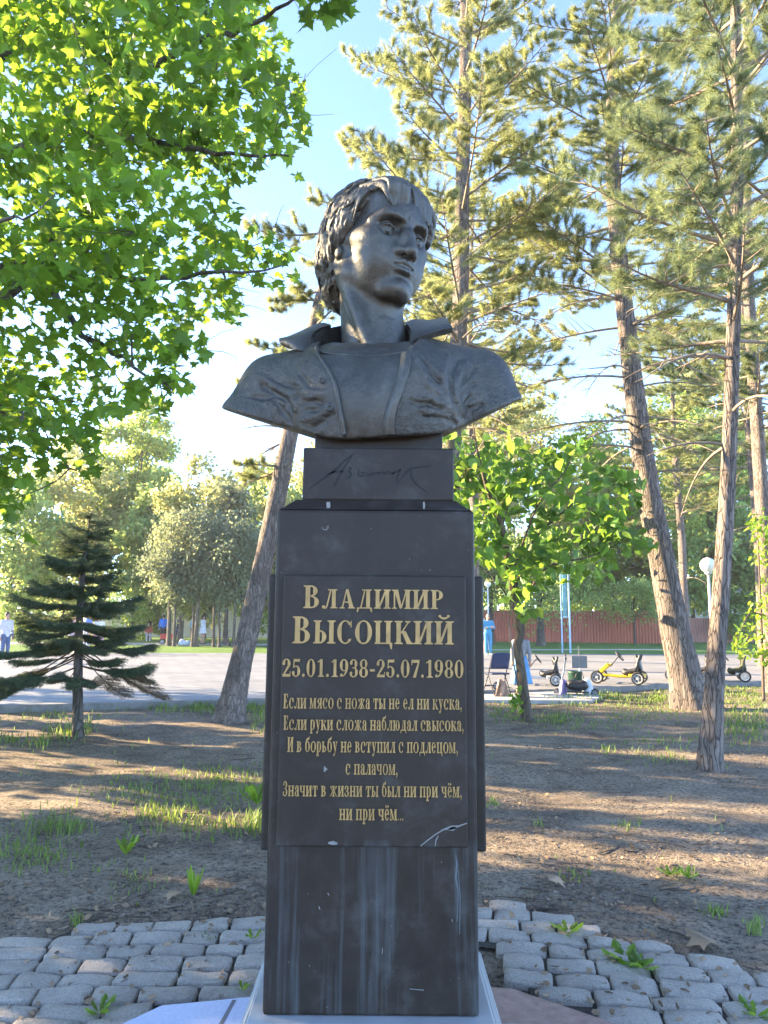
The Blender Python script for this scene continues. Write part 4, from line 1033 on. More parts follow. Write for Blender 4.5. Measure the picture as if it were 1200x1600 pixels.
# ---- cobblestones around the monument: real stones in one paved surface
def stone_mat():
    t = NT('grey_granite_setts'); co = t.coord(); n = t.noise(co, 5, 5, .6); n2 = t.noise(co, 60, 5, .7); n3 = t.noise(co, 220, 3, .6)
    f = t.math('ADD', t.math('MULTIPLY', n, .5), t.math('MULTIPLY', n2, .5)); col = t.ramp(f, [(.34, (.40, .35, .29)), (.52, (.58, .515, .435)), (.70, (.72, .65, .56))])
    col = t.mix(t.ramp(n3, [(.38, .5), (.58, 0.0)]), col, (.14, .135, .13)); col = t.mix(t.ramp(t.noise(co, 2.2, 3), [(.42, .35), (.6, 0)]), col, (.30, .26, .22))
    w = t.n('ObjectInfo')
    return t.pbr(col, .8, 0, t.bump(t.math('ADD', n2, t.math('MULTIPLY', n3, .6)), .9, .018), .3)
M_SETT = stone_mat()
def stone(mb, c, ax, ay, lx, ly, hz, rng, tilt):
    """pillow-shaped worn sett, axes ax / ay (2-D unit vectors)"""
    n = 9; V = []; F = []; p = 9.0; PU = (-1, -.975, -.90, -.55, 0, .55, .90, .975, 1)
    ph = rng.uniform(0, 9, 3); cr = rng.uniform(.62, 1.15, 4)
    for i in range(n):
        for j in range(n):
            u = PU[i]; v = PU[j]
            s = max(abs(u), abs(v)); l = (abs(u) ** p + abs(v) ** p) ** (1 / p) or 1
            k = s / l if s > 0 else 1; U, W = u * k, v * k
            q = cr[0] * (1 - u) * (1 - v) + cr[1] * (1 + u) * (1 - v) + cr[2] * (1 - u) * (1 + v) + cr[3] * (1 + u) * (1 + v); q = .86 + .14 * q / 4
            z = hz * (1 - .30 * s ** 8 - .06 * s ** 2) + .003 * math.sin(3 * u + ph[0]) + .003 * math.sin(4 * v + ph[1]) + rng.normal() * .0013 + tilt[0] * u + tilt[1] * v
            if s > .99: z = -.015
            xx = c[0] + ax[0] * U * lx * q + ay[0] * W * ly * q; yy = c[1] + ax[1] * U * lx * q + ay[1] * W * ly * q
            V.append((xx, yy, z))
    for i in range(n - 1):
        for j in range(n - 1): a = i * n + j; F.append((a, a + n, a + n + 1, a + 1))
    mb.add(V, F)
rng = np.random.default_rng(3); mb = MB()
# rows run left-right and bend into a ring around the platform; outline measured on the ground
COB_L = [(-.45, 4.24), (-.64, 4.2), (-1.60, 4.08), (-1.80, 3.80), (-2.6, 3.30), (-2.6, 1.6), (-1.38, 1.6), (-1.38, 2.63), (-.90, 3.21), (-.55, 3.28), (-.45, 3.28)]
COB_R = [(.42, 4.36), (.58, 4.39), (.85, 4.34), (1.06, 4.16), (1.39, 3.89), (1.76, 3.57), (2.5, 3.0), (2.5, 1.6), (1.33, 1.6), (1.33, 2.62), (.96, 3.10), (.60, 3.40), (.62, 3.85), (.42, 3.9)]
def inside(p, poly):
    x, y = p; c = False; j = len(poly) - 1
    for i in range(len(poly)):
        if (poly[i][1] > y) != (poly[j][1] > y) and x < (poly[j][0] - poly[i][0]) * (y - poly[i][1]) / (poly[j][1] - poly[i][1]) + poly[i][0]: c = not c
        j = i
    return c
for poly, rot in ((COB_L, R(3)), (COB_R, R(-9))):
    ax = (math.cos(rot), math.sin(rot)); ay = (-ax[1], ax[0]); y = -4.0
    while y < 6:
        rh = rng.uniform(.122, .15); x = -5 + rng.uniform(0, .2); wav = rng.uniform(-.01, .01)
        while x < 5:
            L = rng.uniform(.18, .29); u, v = x + L / 2, y + rh / 2 + .02 * math.sin(u * 1.3 + y) if False else y + rh / 2 + .018 * math.sin((x) * 1.6 + y * 2)
            c = (ax[0] * u + ay[0] * v, ax[1] * u + ay[1] * v)
            if inside(c, poly):
                a2 = rng.uniform(-.05, .05); bx = (math.cos(rot + a2), math.sin(rot + a2)); by = (-bx[1], bx[0])
                stone(mb, c, bx, by, L / 2 - .003, rh / 2 - .002, rng.uniform(.026, .037), rng, rng.uniform(-.006, .006, 2))
            x += L
        y += rh
tag(mb.build('cobblestone_paving', M_SETT, None, True), kind='structure')
M_BED = simple('dark_joint_grit', (.055, .045, .034), .95, 0, .6, 40, .8)
for poly in (COB_L, COB_R):
    c = np.mean(poly, 0); sheet('paving_bed', [tuple(np.array(q) + (c - q) / np.linalg.norm(c - q) * .05) for q in poly], .006, M_BED)
# ================================================================ VEGETATION
M_PB = bark_mat('pine_bark', (.06, .047, .041), (.37, .305, .265), 24, .22, .30, .022)
M_PB2 = bark_mat('old_pine_bark', (.045, .036, .031), (.33, .275, .24), 19, .15, .45, .032)
M_TW = simple('twig_bark', (.085, .062, .045), .9, 0, .35, 6, .3)
M_TWP = simple('pine_twig', (.22, .175, .135), .9, 0, .35, 6, .3)
M_GB = bark_mat('grey_bark', (.04, .035, .03), (.20, .18, .155), 10, .3, .5, .02)
M_MAPLE = leaf_mat('maple_leaf', (.045, .115, .014), (.095, .20, .022), (.36, .56, .05), .56)
M_HEART = leaf_mat('heart_leaf', (.040, .110, .022), (.085, .185, .035), (.30, .50, .06), .5)
M_NEED = leaf_mat('pine_needle', (.11, .145, .06), (.22, .25, .10), (.58, .62, .24), .48, .5, .6)
M_NEED2 = leaf_mat('blue_pine_needle', (.085, .125, .07), (.165, .21, .11), (.42, .50, .22), .45, .5, .6)
M_SPR = leaf_mat('spruce_needle', (.038, .066, .038), (.10, .145, .078), (.14, .20, .08), .32, .5, 2)
M_DRY = leaf_mat('dry_needle', (.10, .065, .03), (.20, .13, .06), (.15, .10, .05), .3)
M_FAR = [leaf_mat('far_leaf_bright', (.10, .19, .035), (.20, .31, .07), (.60, .72, .18), .55, .6, .25), leaf_mat('far_leaf_green', (.11, .19, .055), (.20, .30, .10), (.55, .70, .22), .55, .6, .25),
         leaf_mat('thuja_scale', (.10, .14, .095), (.19, .23, .15), (.36, .42, .22), .42, .7, .3), leaf_mat('far_leaf_yellow', (.17, .21, .075), (.30, .33, .13), (.66, .66, .26), .55, .6, .25)]
M_VINE = leaf_mat('vine_leaf', (.08, .17, .02), (.17, .30, .03), (.45, .62, .06), .5)

T_MAPLE = [(0, 0), (.01, .16), (-.10, .40), (.12, .33), (.20, .44), (.30, .66), (.40, .42), (.50, .22), (.64, .33), (.70, .20), (1.0, 0)]
def template(half, c, bend=.12):
    P = [(x, y) for x, y in half] + [(x, -y) for x, y in half[-2:0:-1]]
    V = np.array([(c, 0, .0)] + [(x, y, -bend * abs(y) - .10 * (x - c) ** 2) for x, y in P]); n = len(P)
    return V, np.array([(0, 1 + i, 1 + (i + 1) % n) for i in range(n)])
TP_MAPLE = template(T_MAPLE, .32, .30)
TP_HEART = template([(0, 0), (-.10, .20), (.06, .42), (.36, .42), (.70, .20), (1.0, 0)], .35, .15)
TP_OVAL = template([(0, 0), (.25, .26), (.6, .24), (1, 0)], .5, .2)
TP_QUAD = (np.array([(0, 0, 0), (.5, .36, -.04), (1, 0, 0), (.5, -.36, -.04)], float), np.array([(0, 1, 2), (0, 2, 3)]))
def orient(d, nrm):
    d = d / (np.linalg.norm(d, axis=1)[:, None] + 1e-9); s = np.cross(nrm, d); s /= np.linalg.norm(s, axis=1)[:, None] + 1e-9; n = np.cross(d, s)
    return np.stack([d, s, n], 2)
def leaf_mesh(P, D, Nn, size, tp):
    V0, F0 = tp; k = len(V0); M = orient(D, Nn)
    V = P[:, None] + np.einsum('nij,kj->nki', M, V0) * size[:, None, None]
    F = (F0[None] + (np.arange(len(P)) * k)[:, None, None]).reshape(-1, 3)
    return V.reshape(-1, 3), F
def rnd_dir(n, rng, up=0.0):
    v = rng.normal(size=(n, 3)); v[:, 2] += up; return v / np.linalg.norm(v, axis=1)[:, None]
def in_poly(px, poly):
    x, y = px[:, 0], px[:, 1]; c = np.zeros(len(x), bool); j = len(poly) - 1
    for i in range(len(poly)):
        xi, yi = poly[i]; xj, yj = poly[j]
        m = ((yi > y) != (yj > y)) & (x < (xj - xi) * (y - yi) / ((yj - yi) or 1e-9) + xi); c ^= m; j = i
    return c
def local(o, root): o.data.transform(Matrix.Translation(-root.location)); return o
def tpart(name, V, F, m, root, smooth=False): return local(mesh(name, V, F, m, root, smooth), root)
def twig(a, b, rng, sag=.06, n=6):
    L = np.linalg.norm(b - a); m = (a + b) / 2 + rng.normal(size=3) * L * .10 + np.array([0, 0, sag * L]); return spline(np.array([a, m, b]), n)
def trunk_mesh(P, Rr, n=18, rough=.06, seed=0, flare=0.0):
    rng = np.random.default_rng(seed); K = 60; Q = spline(P, K); Rq = np.interp(np.linspace(0, 1, K), np.linspace(0, 1, len(Rr)), Rr)
    z = np.linspace(0, 1, K); T, N, B = frames(Q); a = np.arange(n) * 2 * math.pi / n
    rad = Rq[:, None] * (1 + rough * np.sin(a[None] * 3 + z[:, None] * 14 + rng.uniform(0, 6)) + rough * .7 * np.sin(a[None] * 5 - z[:, None] * 22) + rough * rng.normal(size=(K, n)) * .5)
    rad *= 1 + flare * np.exp(-z * 22)[:, None] * (1 + .35 * np.sin(a * 4 + 1))[None]
    V = Q[:, None] + rad[..., None] * (np.cos(a)[None, :, None] * N[:, None] + np.sin(a)[None, :, None] * B[:, None])
    i = np.arange(K - 1)[:, None] * n; j = np.arange(n)[None]; j2 = (j + 1) % n
    return V.reshape(-1, 3), np.stack([i + j2, i + n + j2, i + n + j, i + j], -1).reshape(-1, 4), Q, Rq

# ---------------------------------------------------------------- broad-leaved crown filling a volume
def crown_in(poly, y0, y1, ncl, per, spread, rng, limbs, size, tp, droop=.5, flat=.5, extra=None, keep=1.0):
    """cluster centres inside the view wedge of the outline between two depths; leaves round them; twigs back to the limbs"""
    poly = np.array(poly, float); lo, hi = poly.min(0), poly.max(0); C = []
    while len(C) < ncl:
        q = rng.uniform(lo, hi, (400, 2)); q = q[in_poly(q, poly)]
        for p in q:
            if len(C) >= ncl: break
            C.append(at(p[0], p[1], rng.uniform(y0, y1)))
    C = np.array(C)
    n = ncl * per; ci = np.repeat(np.arange(ncl), per)
    P = C[ci] + rng.normal(size=(n, 3)) * np.array([spread, spread, spread * flat])
    P = P[in_poly(pix(P), poly)]
    n = len(P); D = rnd_dir(n, rng); D[:, 2] -= droop; Nn = rng.normal(size=(n, 3)) * .55; Nn[:, 2] += 1.0
    S = rng.uniform(size[0], size[1], n)
    LV, LF = leaf_mesh(P, D, Nn, S, tp)
    LP = np.concatenate([l for l, _ in limbs]); LR = np.concatenate([np.broadcast_to(r, (len(l),)) for l, r in limbs])
    tw = []; dist = np.array([((LP - c) ** 2).sum(1).min() for c in C])
    for c in C[np.argsort(dist)]:                         # each cluster hangs on the nearest limb or on a cluster already joined
        k = int(np.argmin(((LP - c) ** 2).sum(1))); a = LP[k]; L = np.linalg.norm(c - a)
        q = twig(a, c, rng, .10); r = np.linspace(max(.003, min(LR[k] * .75, .005 + .010 * L)), .0028, 6); tw.append((q, r))
        LP = np.vstack([LP, q[2:]]); LR = np.concatenate([LR, np.maximum(r[2:], .004)])
        for _ in range(3):
            e = c + rng.normal(size=3) * np.array([spread, spread, spread * flat]) * .8; tw.append((twig(c, e, rng, .05, 4), np.linspace(.003, .0015, 4)))
    return LV, LF, tw
# the maple at the left: its trunk stands outside the picture, its limbs reach over the path
rng = np.random.default_rng(21)
MT = np.array([-4.9, 5.3, 0.0])
mp = empty('maple_tree', 'broad maple with lobed bright green leaves hanging into the upper left of the view', 'tree', MT)
tp_ = [MT + np.array(v) for v in ((0, 0, -.1), (.05, .05, 1.2), (.0, .1, 2.6), (.15, .05, 4.2), (.1, .2, 6.5), (.3, .2, 9.0))]
V, F, tq, tr = trunk_mesh(tp_, [.26, .21, .19, .16, .10, .03], 16, .04, 1, .4); tpart('trunk', V, F, M_GB, mp, True)
tz = lambda z: tq[int(np.argmin(abs(tq[:, 2] - z)))]
LIMBS = [([tz(2.5), at(-40, 640, 5.2), at(60, 690, 4.8), at(120, 735, 4.5)], .05), ([tz(2.8), at(0, 420, 5.4), at(130, 520, 5.0), at(270, 610, 4.6)], .055),
         ([tz(3.2), at(30, 450, 5.2), at(90, 330, 5.4), at(160, 430, 5.0), at(300, 430, 4.8), at(440, 415, 4.7)], .055), ([tz(3.8), at(-20, 250, 5.7), at(150, 210, 5.3), at(320, 240, 5.0), at(460, 245, 4.9)], .06),
         ([tz(4.5), at(50, 60, 6.1), at(190, 110, 5.6), at(340, 60, 5.2), at(420, 20, 5.0), at(500, -30, 4.6)], .055), ([tz(5.0), at(-60, -120, 6.2), at(150, -200, 5.6), at(350, -260, 5.2)], .06),
         ([tz(4.0), at(-200, 300, 4.6), at(-60, 350, 4.0), at(60, 330, 3.8)], .05), ([tz(5.5), MT + np.array([-1, 1.5, 7.5])], .05), ([tz(4.5), MT + np.array([-2.4, -.6, 5.6])], .05), ([tz(5), MT + np.array([-1.2, -2.0, 6.6])], .05), ([tz(4.2), MT + np.array([-1.8, 2.4, 5.4])], .05)]
limbs = []
for pts, r in LIMBS:
    q = spline(np.array(pts), 24); q[2:-1] += rng.normal(size=(21, 3)) * .02; limbs.append((q, r * (1 - .93 * np.linspace(0, 1, 24)) + .001))
POLY_M = [(-420, -420), (430, -420), (425, -40), (420, 0), (430, 30), (455, 70), (468, 110), (476, 145), (482, 175), (492, 230), (492, 265), (482, 292), (466, 282), (455, 252), (432, 243), (402, 264), (396, 292), (382, 312), (372, 345), (392, 352),
          (424, 350), (442, 382), (472, 386), (476, 408), (456, 442), (462, 468), (442, 472), (434, 444), (396, 442), (386, 426), (376, 440), (382, 478), (380, 508), (360, 508), (342, 484), (310, 505), (298, 495), (297, 530), (330, 543), (332, 562),
          (308, 572), (290, 560), (300, 606), (276, 607), (262, 640), (276, 662), (242, 656), (232, 640), (170, 650), (152, 690), (160, 730), (120, 745), (100, 722), (82, 765), (45, 785), (52, 845), (20, 832), (0, 812), (-120, 900), (-420, 860)]
LV1, LF1, tw1 = crown_in(POLY_M, 4.0, 6.9, 280, 62, .23, rng, limbs, (.065, .125), TP_MAPLE, .6, .55)
LV2, LF2, tw2 = crown_in([(470, -60), (552, -60), (552, 5), (530, 22), (515, 28), (500, 40), (470, 46), (472, 10), (455, -20)], 4.4, 4.9, 5, 16, .10, rng, limbs, (.10, .15), TP_MAPLE, .5, .6)
# the rest of the crown, outside the picture
cen = MT + np.array([-1.0, .8, 5.6]); cl = cen + rnd_dir(64, rng) * (rng.uniform(.3, 1, (64, 1)) ** .5) * np.array([2.9, 3.2, 2.9]); cp = pix(cl)
cl = cl[(cp[:, 0] < -20) | (cl[:, 1] < .5)]
P = np.repeat(cl, 42, 0) + rng.normal(size=(len(cl) * 42, 3)) * np.array([.3, .3, .2]); n = len(P)
D = rnd_dir(n, rng); D[:, 2] -= .5; Nn = rng.normal(size=(n, 3)) * .5; Nn[:, 2] += 1
LV3, LF3 = leaf_mesh(P, D, Nn, rng.uniform(.10, .17, n), TP_MAPLE)
tw3 = []; LPp = np.concatenate([l for l, _ in limbs])
for c in cl: tw3.append((twig(LPp[int(np.argmin(((LPp - c) ** 2).sum(1)))], c, rng), np.linspace(.014, .004, 6)))
V = np.concatenate([LV1, LV2, LV3]); F = np.concatenate([LF1, LF2 + len(LV1), LF3 + len(LV1) + len(LV2)])
tpart('foliage', V, F, M_MAPLE, mp)
V, F = tubes_fast(limbs, 8); tpart('limb', V, F, M_GB, mp, True)
V, F = tubes_fast(tw1 + tw2 + tw3, 4); tpart('twigs', V, F, M_TW, mp, True)

# ---------------------------------------------------------------- pines
def needles(P, D, rng, k=34, L=(.09, .155), wd=.007, cone=1.15):
    n = len(P); D = D / (np.linalg.norm(D, axis=1)[:, None] + 1e-9)
    d = np.repeat(D, k, 0) + rng.normal(size=(n * k, 3)) * .62 * cone; d /= np.linalg.norm(d, axis=1)[:, None]
    p = np.repeat(P, k, 0) + rng.normal(size=(n * k, 3)) * .012 - np.repeat(D, k, 0) * rng.uniform(-.02, .07, (n * k, 1))
    s = np.cross(d, rng.normal(size=(n * k, 3))); s /= np.linalg.norm(s, axis=1)[:, None]
    l = rng.uniform(L[0], L[1], (n * k, 1)); tip = p + d * l - np.array([0, 0, 1]) * l * .12
    V = np.stack([p - s * wd * .5, p + s * wd * .5, tip + s * wd * .12], 1).reshape(-1, 3)
    return V, np.arange(len(V)).reshape(-1, 3)
def pine_branch(a, az, L, pitch, rng, live=1.0, droop=.0, tw_r=.022, step=.095):
    """-> tubes, tuft points, tuft directions"""
    h = np.array([math.cos(az), math.sin(az), 0.0]); s = np.array([-h[1], h[0], 0]); n = 9; t = np.linspace(0, 1, n)
    bend = rng.uniform(-.2, .2)
    P = a + np.outer(t * L, h) + np.outer(np.sin(t * 2.4) * bend * L * .3, s) + np.outer(L * (pitch * t - droop * t ** 2 + .25 * max(0, live) * t ** 3), [0, 0, 1]) + np.outer(t, rng.normal(size=3) * .05)
    tubes = [(P, np.linspace(tw_r, .005, n))]; TP = []; TD = []
    m = int(L / step)
    for i in range(m):
        u = .22 + .78 * (i + rng.uniform(0, 1)) / max(1, m); b = np.array([np.interp(u, t, P[:, k]) for k in range(3)])
        sl = rng.uniform(.25, .75) * (1.25 - u) * min(1.2, L * .5) * 1.15; sd = 1 if i % 2 else -1
        d = h * rng.uniform(.4, .9) + s * sd * rng.uniform(.6, 1.1) + np.array([0, 0, rng.uniform(-.15, .35) + (.1 if live > .5 else -.25)]); d /= np.linalg.norm(d)
        e = b + d * sl; q = spline(np.array([b, (b + e) / 2 + rng.normal(size=3) * .04 * sl, e + np.array([0, 0, .08 * sl * live])]), 5)
        tubes.append((q, np.linspace(.008, .003, 5)))
        if rng.random() < live:
            k = max(1, int(sl / .10))
            for j in range(k):
                w = 1 - j * .10 / sl
                if w < .25: break
                TP.append(q[0] + (q[-1] - q[0]) * w + (q[2] - (q[0] + q[-1]) / 2) * (4 * w * (1 - w))); TD.append(q[-1] - q[-3] + np.array([0, 0, .05]))
            for _q in range(int(rng.integers(1, 4))):     # side twigs
                e2 = q[2] + (d * .5 + s * sd * rng.uniform(-.4, .9) + np.array([0, 0, rng.uniform(0, .5)])) * sl * .5; tubes.append((np.array([q[2], (q[2] + e2) / 2, e2]), [.005, .004, .003])); TP.append(e2); TD.append(e2 - q[2]); TP.append((e2 + q[2]) / 2); TD.append(e2 - q[2])
    if rng.random() < live: TP.append(P[-1]); TD.append(P[-1] - P[-3])
    return tubes, TP, TD
def pine(label, pts, radii, seed, z_dead, z_live, z_top, nbr, Lmax, bark=M_PB, needle=M_NEED, k=34, face=None, dead=8, group='tall pines around the monument', flare=.3, extra=None, wd=.007, density=1.0):
    rng = np.random.default_rng(seed); pts = [np.array(p, float) for p in pts]
    t = empty('pine_tree', label, 'tree', (pts[0][0], pts[0][1], 0), 0, group)
    V, F, Q, Rq = trunk_mesh(pts, radii, 20, .035, seed, flare); tpart('trunk', V, F, bark, t, True)
    tubes = []; TP = []; TD = []
    def at_z(z): i = int(np.argmin(abs(Q[:, 2] - z))); return Q[i], Rq[i]
    for i in range(dead):
        z = rng.uniform(z_dead, z_live + 1.5); c, r = at_z(z); az = rng.uniform(0, 6.28)
        a, b, _ = pine_branch(c, az, rng.uniform(.5, 1.0) * Lmax * .75, rng.uniform(.05, .35), rng, rng.choice([0, 0, .12]), rng.uniform(.3, .7), .024, .26); tubes += a; TP += b; TD += _
    for i in range(nbr):
        u = (i + rng.uniform(0, 1)) / nbr; z = z_live + (z_top - z_live) * u; c, r = at_z(z); az = i * 2.4 + rng.uniform(-.5, .5)
        L = Lmax * (1 - .55 * u ** 1.5) * rng.uniform(.7, 1.1)
        a, b, d = pine_branch(c, az, L, rng.uniform(-.05, .35) + .25 * u, rng, density * (.55 + .45 * min(1, u * 3)), rng.uniform(.05, .3), min(.03, r * .5)); tubes += a; TP += b; TD += d
    if extra:
        for c, az, L, pt, lv, dr in extra:
            a, b, d = pine_branch(np.array(c, float), az, L, pt, rng, lv, dr, .026); tubes += a; TP += b; TD += d
    V, F = tubes_fast(tubes, 5); tpart('branches', V, F, M_TWP, t, True)
    if TP:
        V, F = needles(np.array(TP), np.array(TD), rng, k, wd=wd); tpart('needles', V, F, needle, t)
    for q in range(7):                                    # stubs of broken branches on the bare trunk
        z = rng.uniform(1.0, z_live); c, r = at_z(z); a = rng.uniform(0, 6.28); d = np.array([math.cos(a), math.sin(a), .25]); e = c + d * (r + rng.uniform(.03, .10))
    return t
P1 = [at(690, 1085, 13.2) * [1, 1, 0], at(700, 850, 13.2), at(707, 680, 13.1), at(719, 480, 13.1), at(722, 300, 13.0), at(727, 120, 13.0), at(728, -20, 13.0), at(730, -140, 12.9), at(732, -300, 12.9)]
pine('tall straight pine rising directly behind the bust with pale bark and bare lower branches', P1, [.20, .18, .165, .15, .14, .125, .11, .09, .04], 31, 5.0, 6.2, 17, 54, 2.7, k=44, dead=16,
     extra=[(at(722, 345, 13.05), R(8), 2.4, .12, .9, .05), (at(716, 497, 13.1), R(-25), 2.2, .25, .0, .75), (at(720, 400, 13.1), R(10), 2.2, .10, .1, .5), (at(720, 610, 13.1), R(160), 1.6, .2, .5, .3), (at(724, 250, 13.0), R(185), 2.3, .0, 1, .1), (at(725, 150, 13.0), R(175), 2.3, .3, 1, .1), (at(722, 330, 13.05), R(182), 3.0, -.02, .9, .1)])
P2 = [gnd(1082, 1108, 0) * [1, 1, 0] - [0, 0, .05], at(1062, 1020, 14.0), at(1040, 900, 14.0), at(1012, 760, 14.0), at(994, 640, 14.0), at(978, 500, 13.9), at(966, 390, 13.9), at(957, 250, 13.9), at(958, 120, 13.8), at(965, -20, 13.8), at(968, -160, 13.8)]
pine('thick leaning pine with deeply cracked bark, its trunk curving up to the left', P2, [.315, .27, .245, .22, .20, .175, .16, .14, .12, .09, .04], 32, 5.0, 7.2, 16.5, 52, 3.1, M_PB2, M_NEED, 44, dead=18, flare=.35,
     extra=[(at(1000, 700, 14.0), R(178), 1.9, .12, .0, .1), (at(996, 660, 14.0), R(182), 3.0, .1, .15, .3), (at(1008, 740, 14.0), R(-10), 1.7, .1, .0, .1), (at(985, 590, 13.9), R(172), 3.0, .15, .2, .35), (at(975, 470, 13.9), R(200), 2.6, .2, .6, .3), (at(972, 440, 13.9), R(-5), 2.4, .2, .5, .3)])
P3 = [gnd(1108, 1200, 0) * [1, 1, 0] - [0, 0, .05], at(1116, 1080, 8.4), at(1124, 960, 8.45), at(1134, 800, 8.45), at(1142, 640, 8.45), at(1148, 450, 8.4), at(1152, 260, 8.4), at(1150, 60, 8.35), at(1146, -120, 8.3), at(1142, -330, 8.3)]
pine('slender pine nearest the right edge with flaking pale and dark bark', P3, [.125, .105, .097, .09, .082, .078, .072, .065, .05, .025], 33, 3.6, 4.9, 11, 44, 2.1, M_PB2, M_NEED2, 48, dead=8, flare=.25, wd=.005)
P4 = [at(1210, 1074, 17.5) * [1, 1, 0], at(1198, 900, 17.4), at(1188, 740, 17.3), at(1176, 560, 17.2), at(1168, 420, 17.2), at(1165, 250, 17.1), at(1166, 80, 17.0), at(1166, -120, 17)]
pine('farther pine cut by the right edge of the view behind the slender one', P4, [.19, .17, .155, .14, .13, .12, .10, .04], 34, 4.5, 6.0, 18, 46, 3.1, M_PB, M_NEED2, 40, dead=8, wd=.009)
P5 = [gnd(358, 1128, 0) * [1, 1, 0] - [0, 0, .05], at(376, 1040, 11.9), at(400, 930, 12.0), at(424, 820, 12.05), at(445, 720, 12.1), at(470, 600, 12.2), at(500, 470, 12.3), at(522, 400, 12.35), at(535, 350, 12.4), at(545, 310, 12.4)]
pine('leaning pine left of the pedestal with scaly bark and a bent trunk', P5, [.205, .175, .165, .155, .145, .125, .11, .09, .06, .025], 35, 4.0, 5.0, 8.6, 12, 1.4, M_PB, M_NEED, 44, dead=4, flare=.3,
     extra=[(at(452, 690, 12.1), R(186), .85, -.15, .0, .55), (at(470, 600, 12.2), R(-170), 1.0, .0, .9, .3), (at(500, 470, 12.3), R(190), .9, .0, 1, .4), (at(505, 450, 12.3), R(150), 1.2, -.2, 1, .2), (at(530, 360, 12.4), R(176), 1.75, -.05, 1, .05), (at(445, 730, 12.1), R(200), .8, .2, .9, .35), (at(440, 740, 12.1), R(140), 1.2, .2, .8, .5)])
for i, (px, D, pt, lab, sd) in enumerate(((738, 24, 6.5, 'background pine just right of the straight pine, behind the sapling', 41), (1192, 26, 7, 'background pine at the right edge beyond the slender pine', 42), (660, 30, 6.5, 'background pine partly hidden behind the head of the bust', 43), (1070, 33, 6, 'most distant pine, its trunk behind the thick leaning trunk', 44))):
    b = at(px, 1000, D); P = [(b[0], D, 0), (b[0] + .1, D, 5), (b[0], D, 10), (b[0] + .2, D, 17)]
    pine(lab, P, [.2, .17, .12, .03], sd, 3.5, pt, 16.5, 52, 3.4, M_PB, M_NEED, 26, dead=6, wd=.016)

# ---------------------------------------------------------------- young spruce
rng = np.random.default_rng(51)
b0 = gnd(122, 1152, 0); spz = at(141, 806, 10.2)
sp_t = empty('young_spruce', 'small dark spruce with drooping tiers of needles at the left', 'tree', (b0[0], b0[1], 0))
H = spz[2]; TPp = [b0 * [1, 1, 0] - [0, 0, .05], at(122, 1060, 10.2), at(124, 960, 10.2), at(131, 880, 10.2), spz]
V, F, Q, Rq = trunk_mesh(TPp, [.075, .062, .05, .035, .008], 12, .05, 5, .2); tpart('trunk', V, F, M_GB, sp_t, True)
tubes = []; NP = []; ND = []; DP = []; DD = []
def spruce_branch(c, az, L, droop, lift, bare, dry=False):
    h = np.array([math.cos(az), math.sin(az), 0]); s = np.array([-h[1], h[0], 0]); t = np.linspace(0, 1, 8)
    P = c + np.outer(t * L, h) + np.outer(L * (-droop * t + lift * t ** 2.5), [0, 0, 1]); tubes.append((P, np.linspace(.012, .003, 8)))
    m = max(3, int(L / .042))
    for i in range(m):
        u = bare + (1 - bare) * (i + .5) / m; b = np.array([np.interp(u, t, P[:, k]) for k in range(3)])
        for sd in (-1, 1):
            l = (.10 + .34 * L * (1 - u) ** .7 * min(1, u * 4)) * rng.uniform(.7, 1.15); d = h * .75 + s * sd * .8 + np.array([0, 0, rng.uniform(-.28, -.02)]); d /= np.linalg.norm(d); e = b + d * l
            tubes.append((np.array([b, (b + e) / 2, e]), [.004, .003, .002])); k = max(2, int(l / .014)); w = np.linspace(.0, 1, k)[:, None]
            A, Bb = (DP, DD) if dry else (NP, ND); A.append(b + (e - b) * w); Bb.append(np.repeat(d[None], k, 0))
            if l > .2:
                for q in (.35, .65):
                    b2 = b + (e - b) * q; d2 = d * .7 + (h * .5 - s * sd * .3) + np.array([0, 0, -.1]); e2 = b2 + d2 * l * .4; k2 = max(2, int(l * .4 / .014)); A.append(b2 + (e2 - b2) * np.linspace(0, 1, k2)[:, None]); Bb.append(np.repeat(d2[None], k2, 0))
    k = int(L * (1 - bare) / .012); u = bare + (1 - bare) * rng.random(k); A, Bb = (DP, DD) if dry else (NP, ND)
    A.append(np.stack([np.interp(u, t, P[:, j]) for j in range(3)], 1)); Bb.append(np.repeat(h[None], k, 0))
z = 1.02; az = 0.3; ti = 0
while z < H - .05:
    u = (z - .95) / (H - .95); i = int(np.argmin(abs(Q[:, 2] - z))); Lb = 1.12 * (1 - u) ** .9 + .06
    nb = 7 if u < .8 else 6
    for k in range(nb):
        az += 2 * math.pi / nb + rng.uniform(-.25, .25); j = min(len(Q) - 1, max(0, i + int(rng.integers(-2, 3)))); spruce_branch(Q[j] + [0, 0, rng.uniform(-.03, .03)], az, Lb * rng.uniform(.6, 1.2), (.34 + rng.uniform(-.12, .2)) * (1 - u) - .12 * u, .20 + rng.uniform(-.05, .2), (.12 if u > .2 else .35) + rng.uniform(0, .12))
    az += .4; z += .185 - .05 * u
for a, L, d, zz, dr in ((R(192), 1.15, .75, 1.22, False), (R(205), 1.0, .8, 1.15, False), (R(-12), 1.35, .7, 1.28, True), (R(-35), 1.1, .65, 1.18, True), (R(170), .9, .5, 1.1, True), (R(20), 1.0, .6, 1.15, False)):
    i = int(np.argmin(abs(Q[:, 2] - zz))); spruce_branch(Q[i], a, L, d, .15, .45, dr)
def short_needles(P, D, rng, k, L, wd):
    return needles(P, D, rng, k, L, wd, .85)
NPa, NDa = np.concatenate(NP), np.concatenate(ND); V, F = short_needles(NPa, NDa, rng, 8, (.024, .040), .0055); tpart('needles', V, F, M_SPR, sp_t)
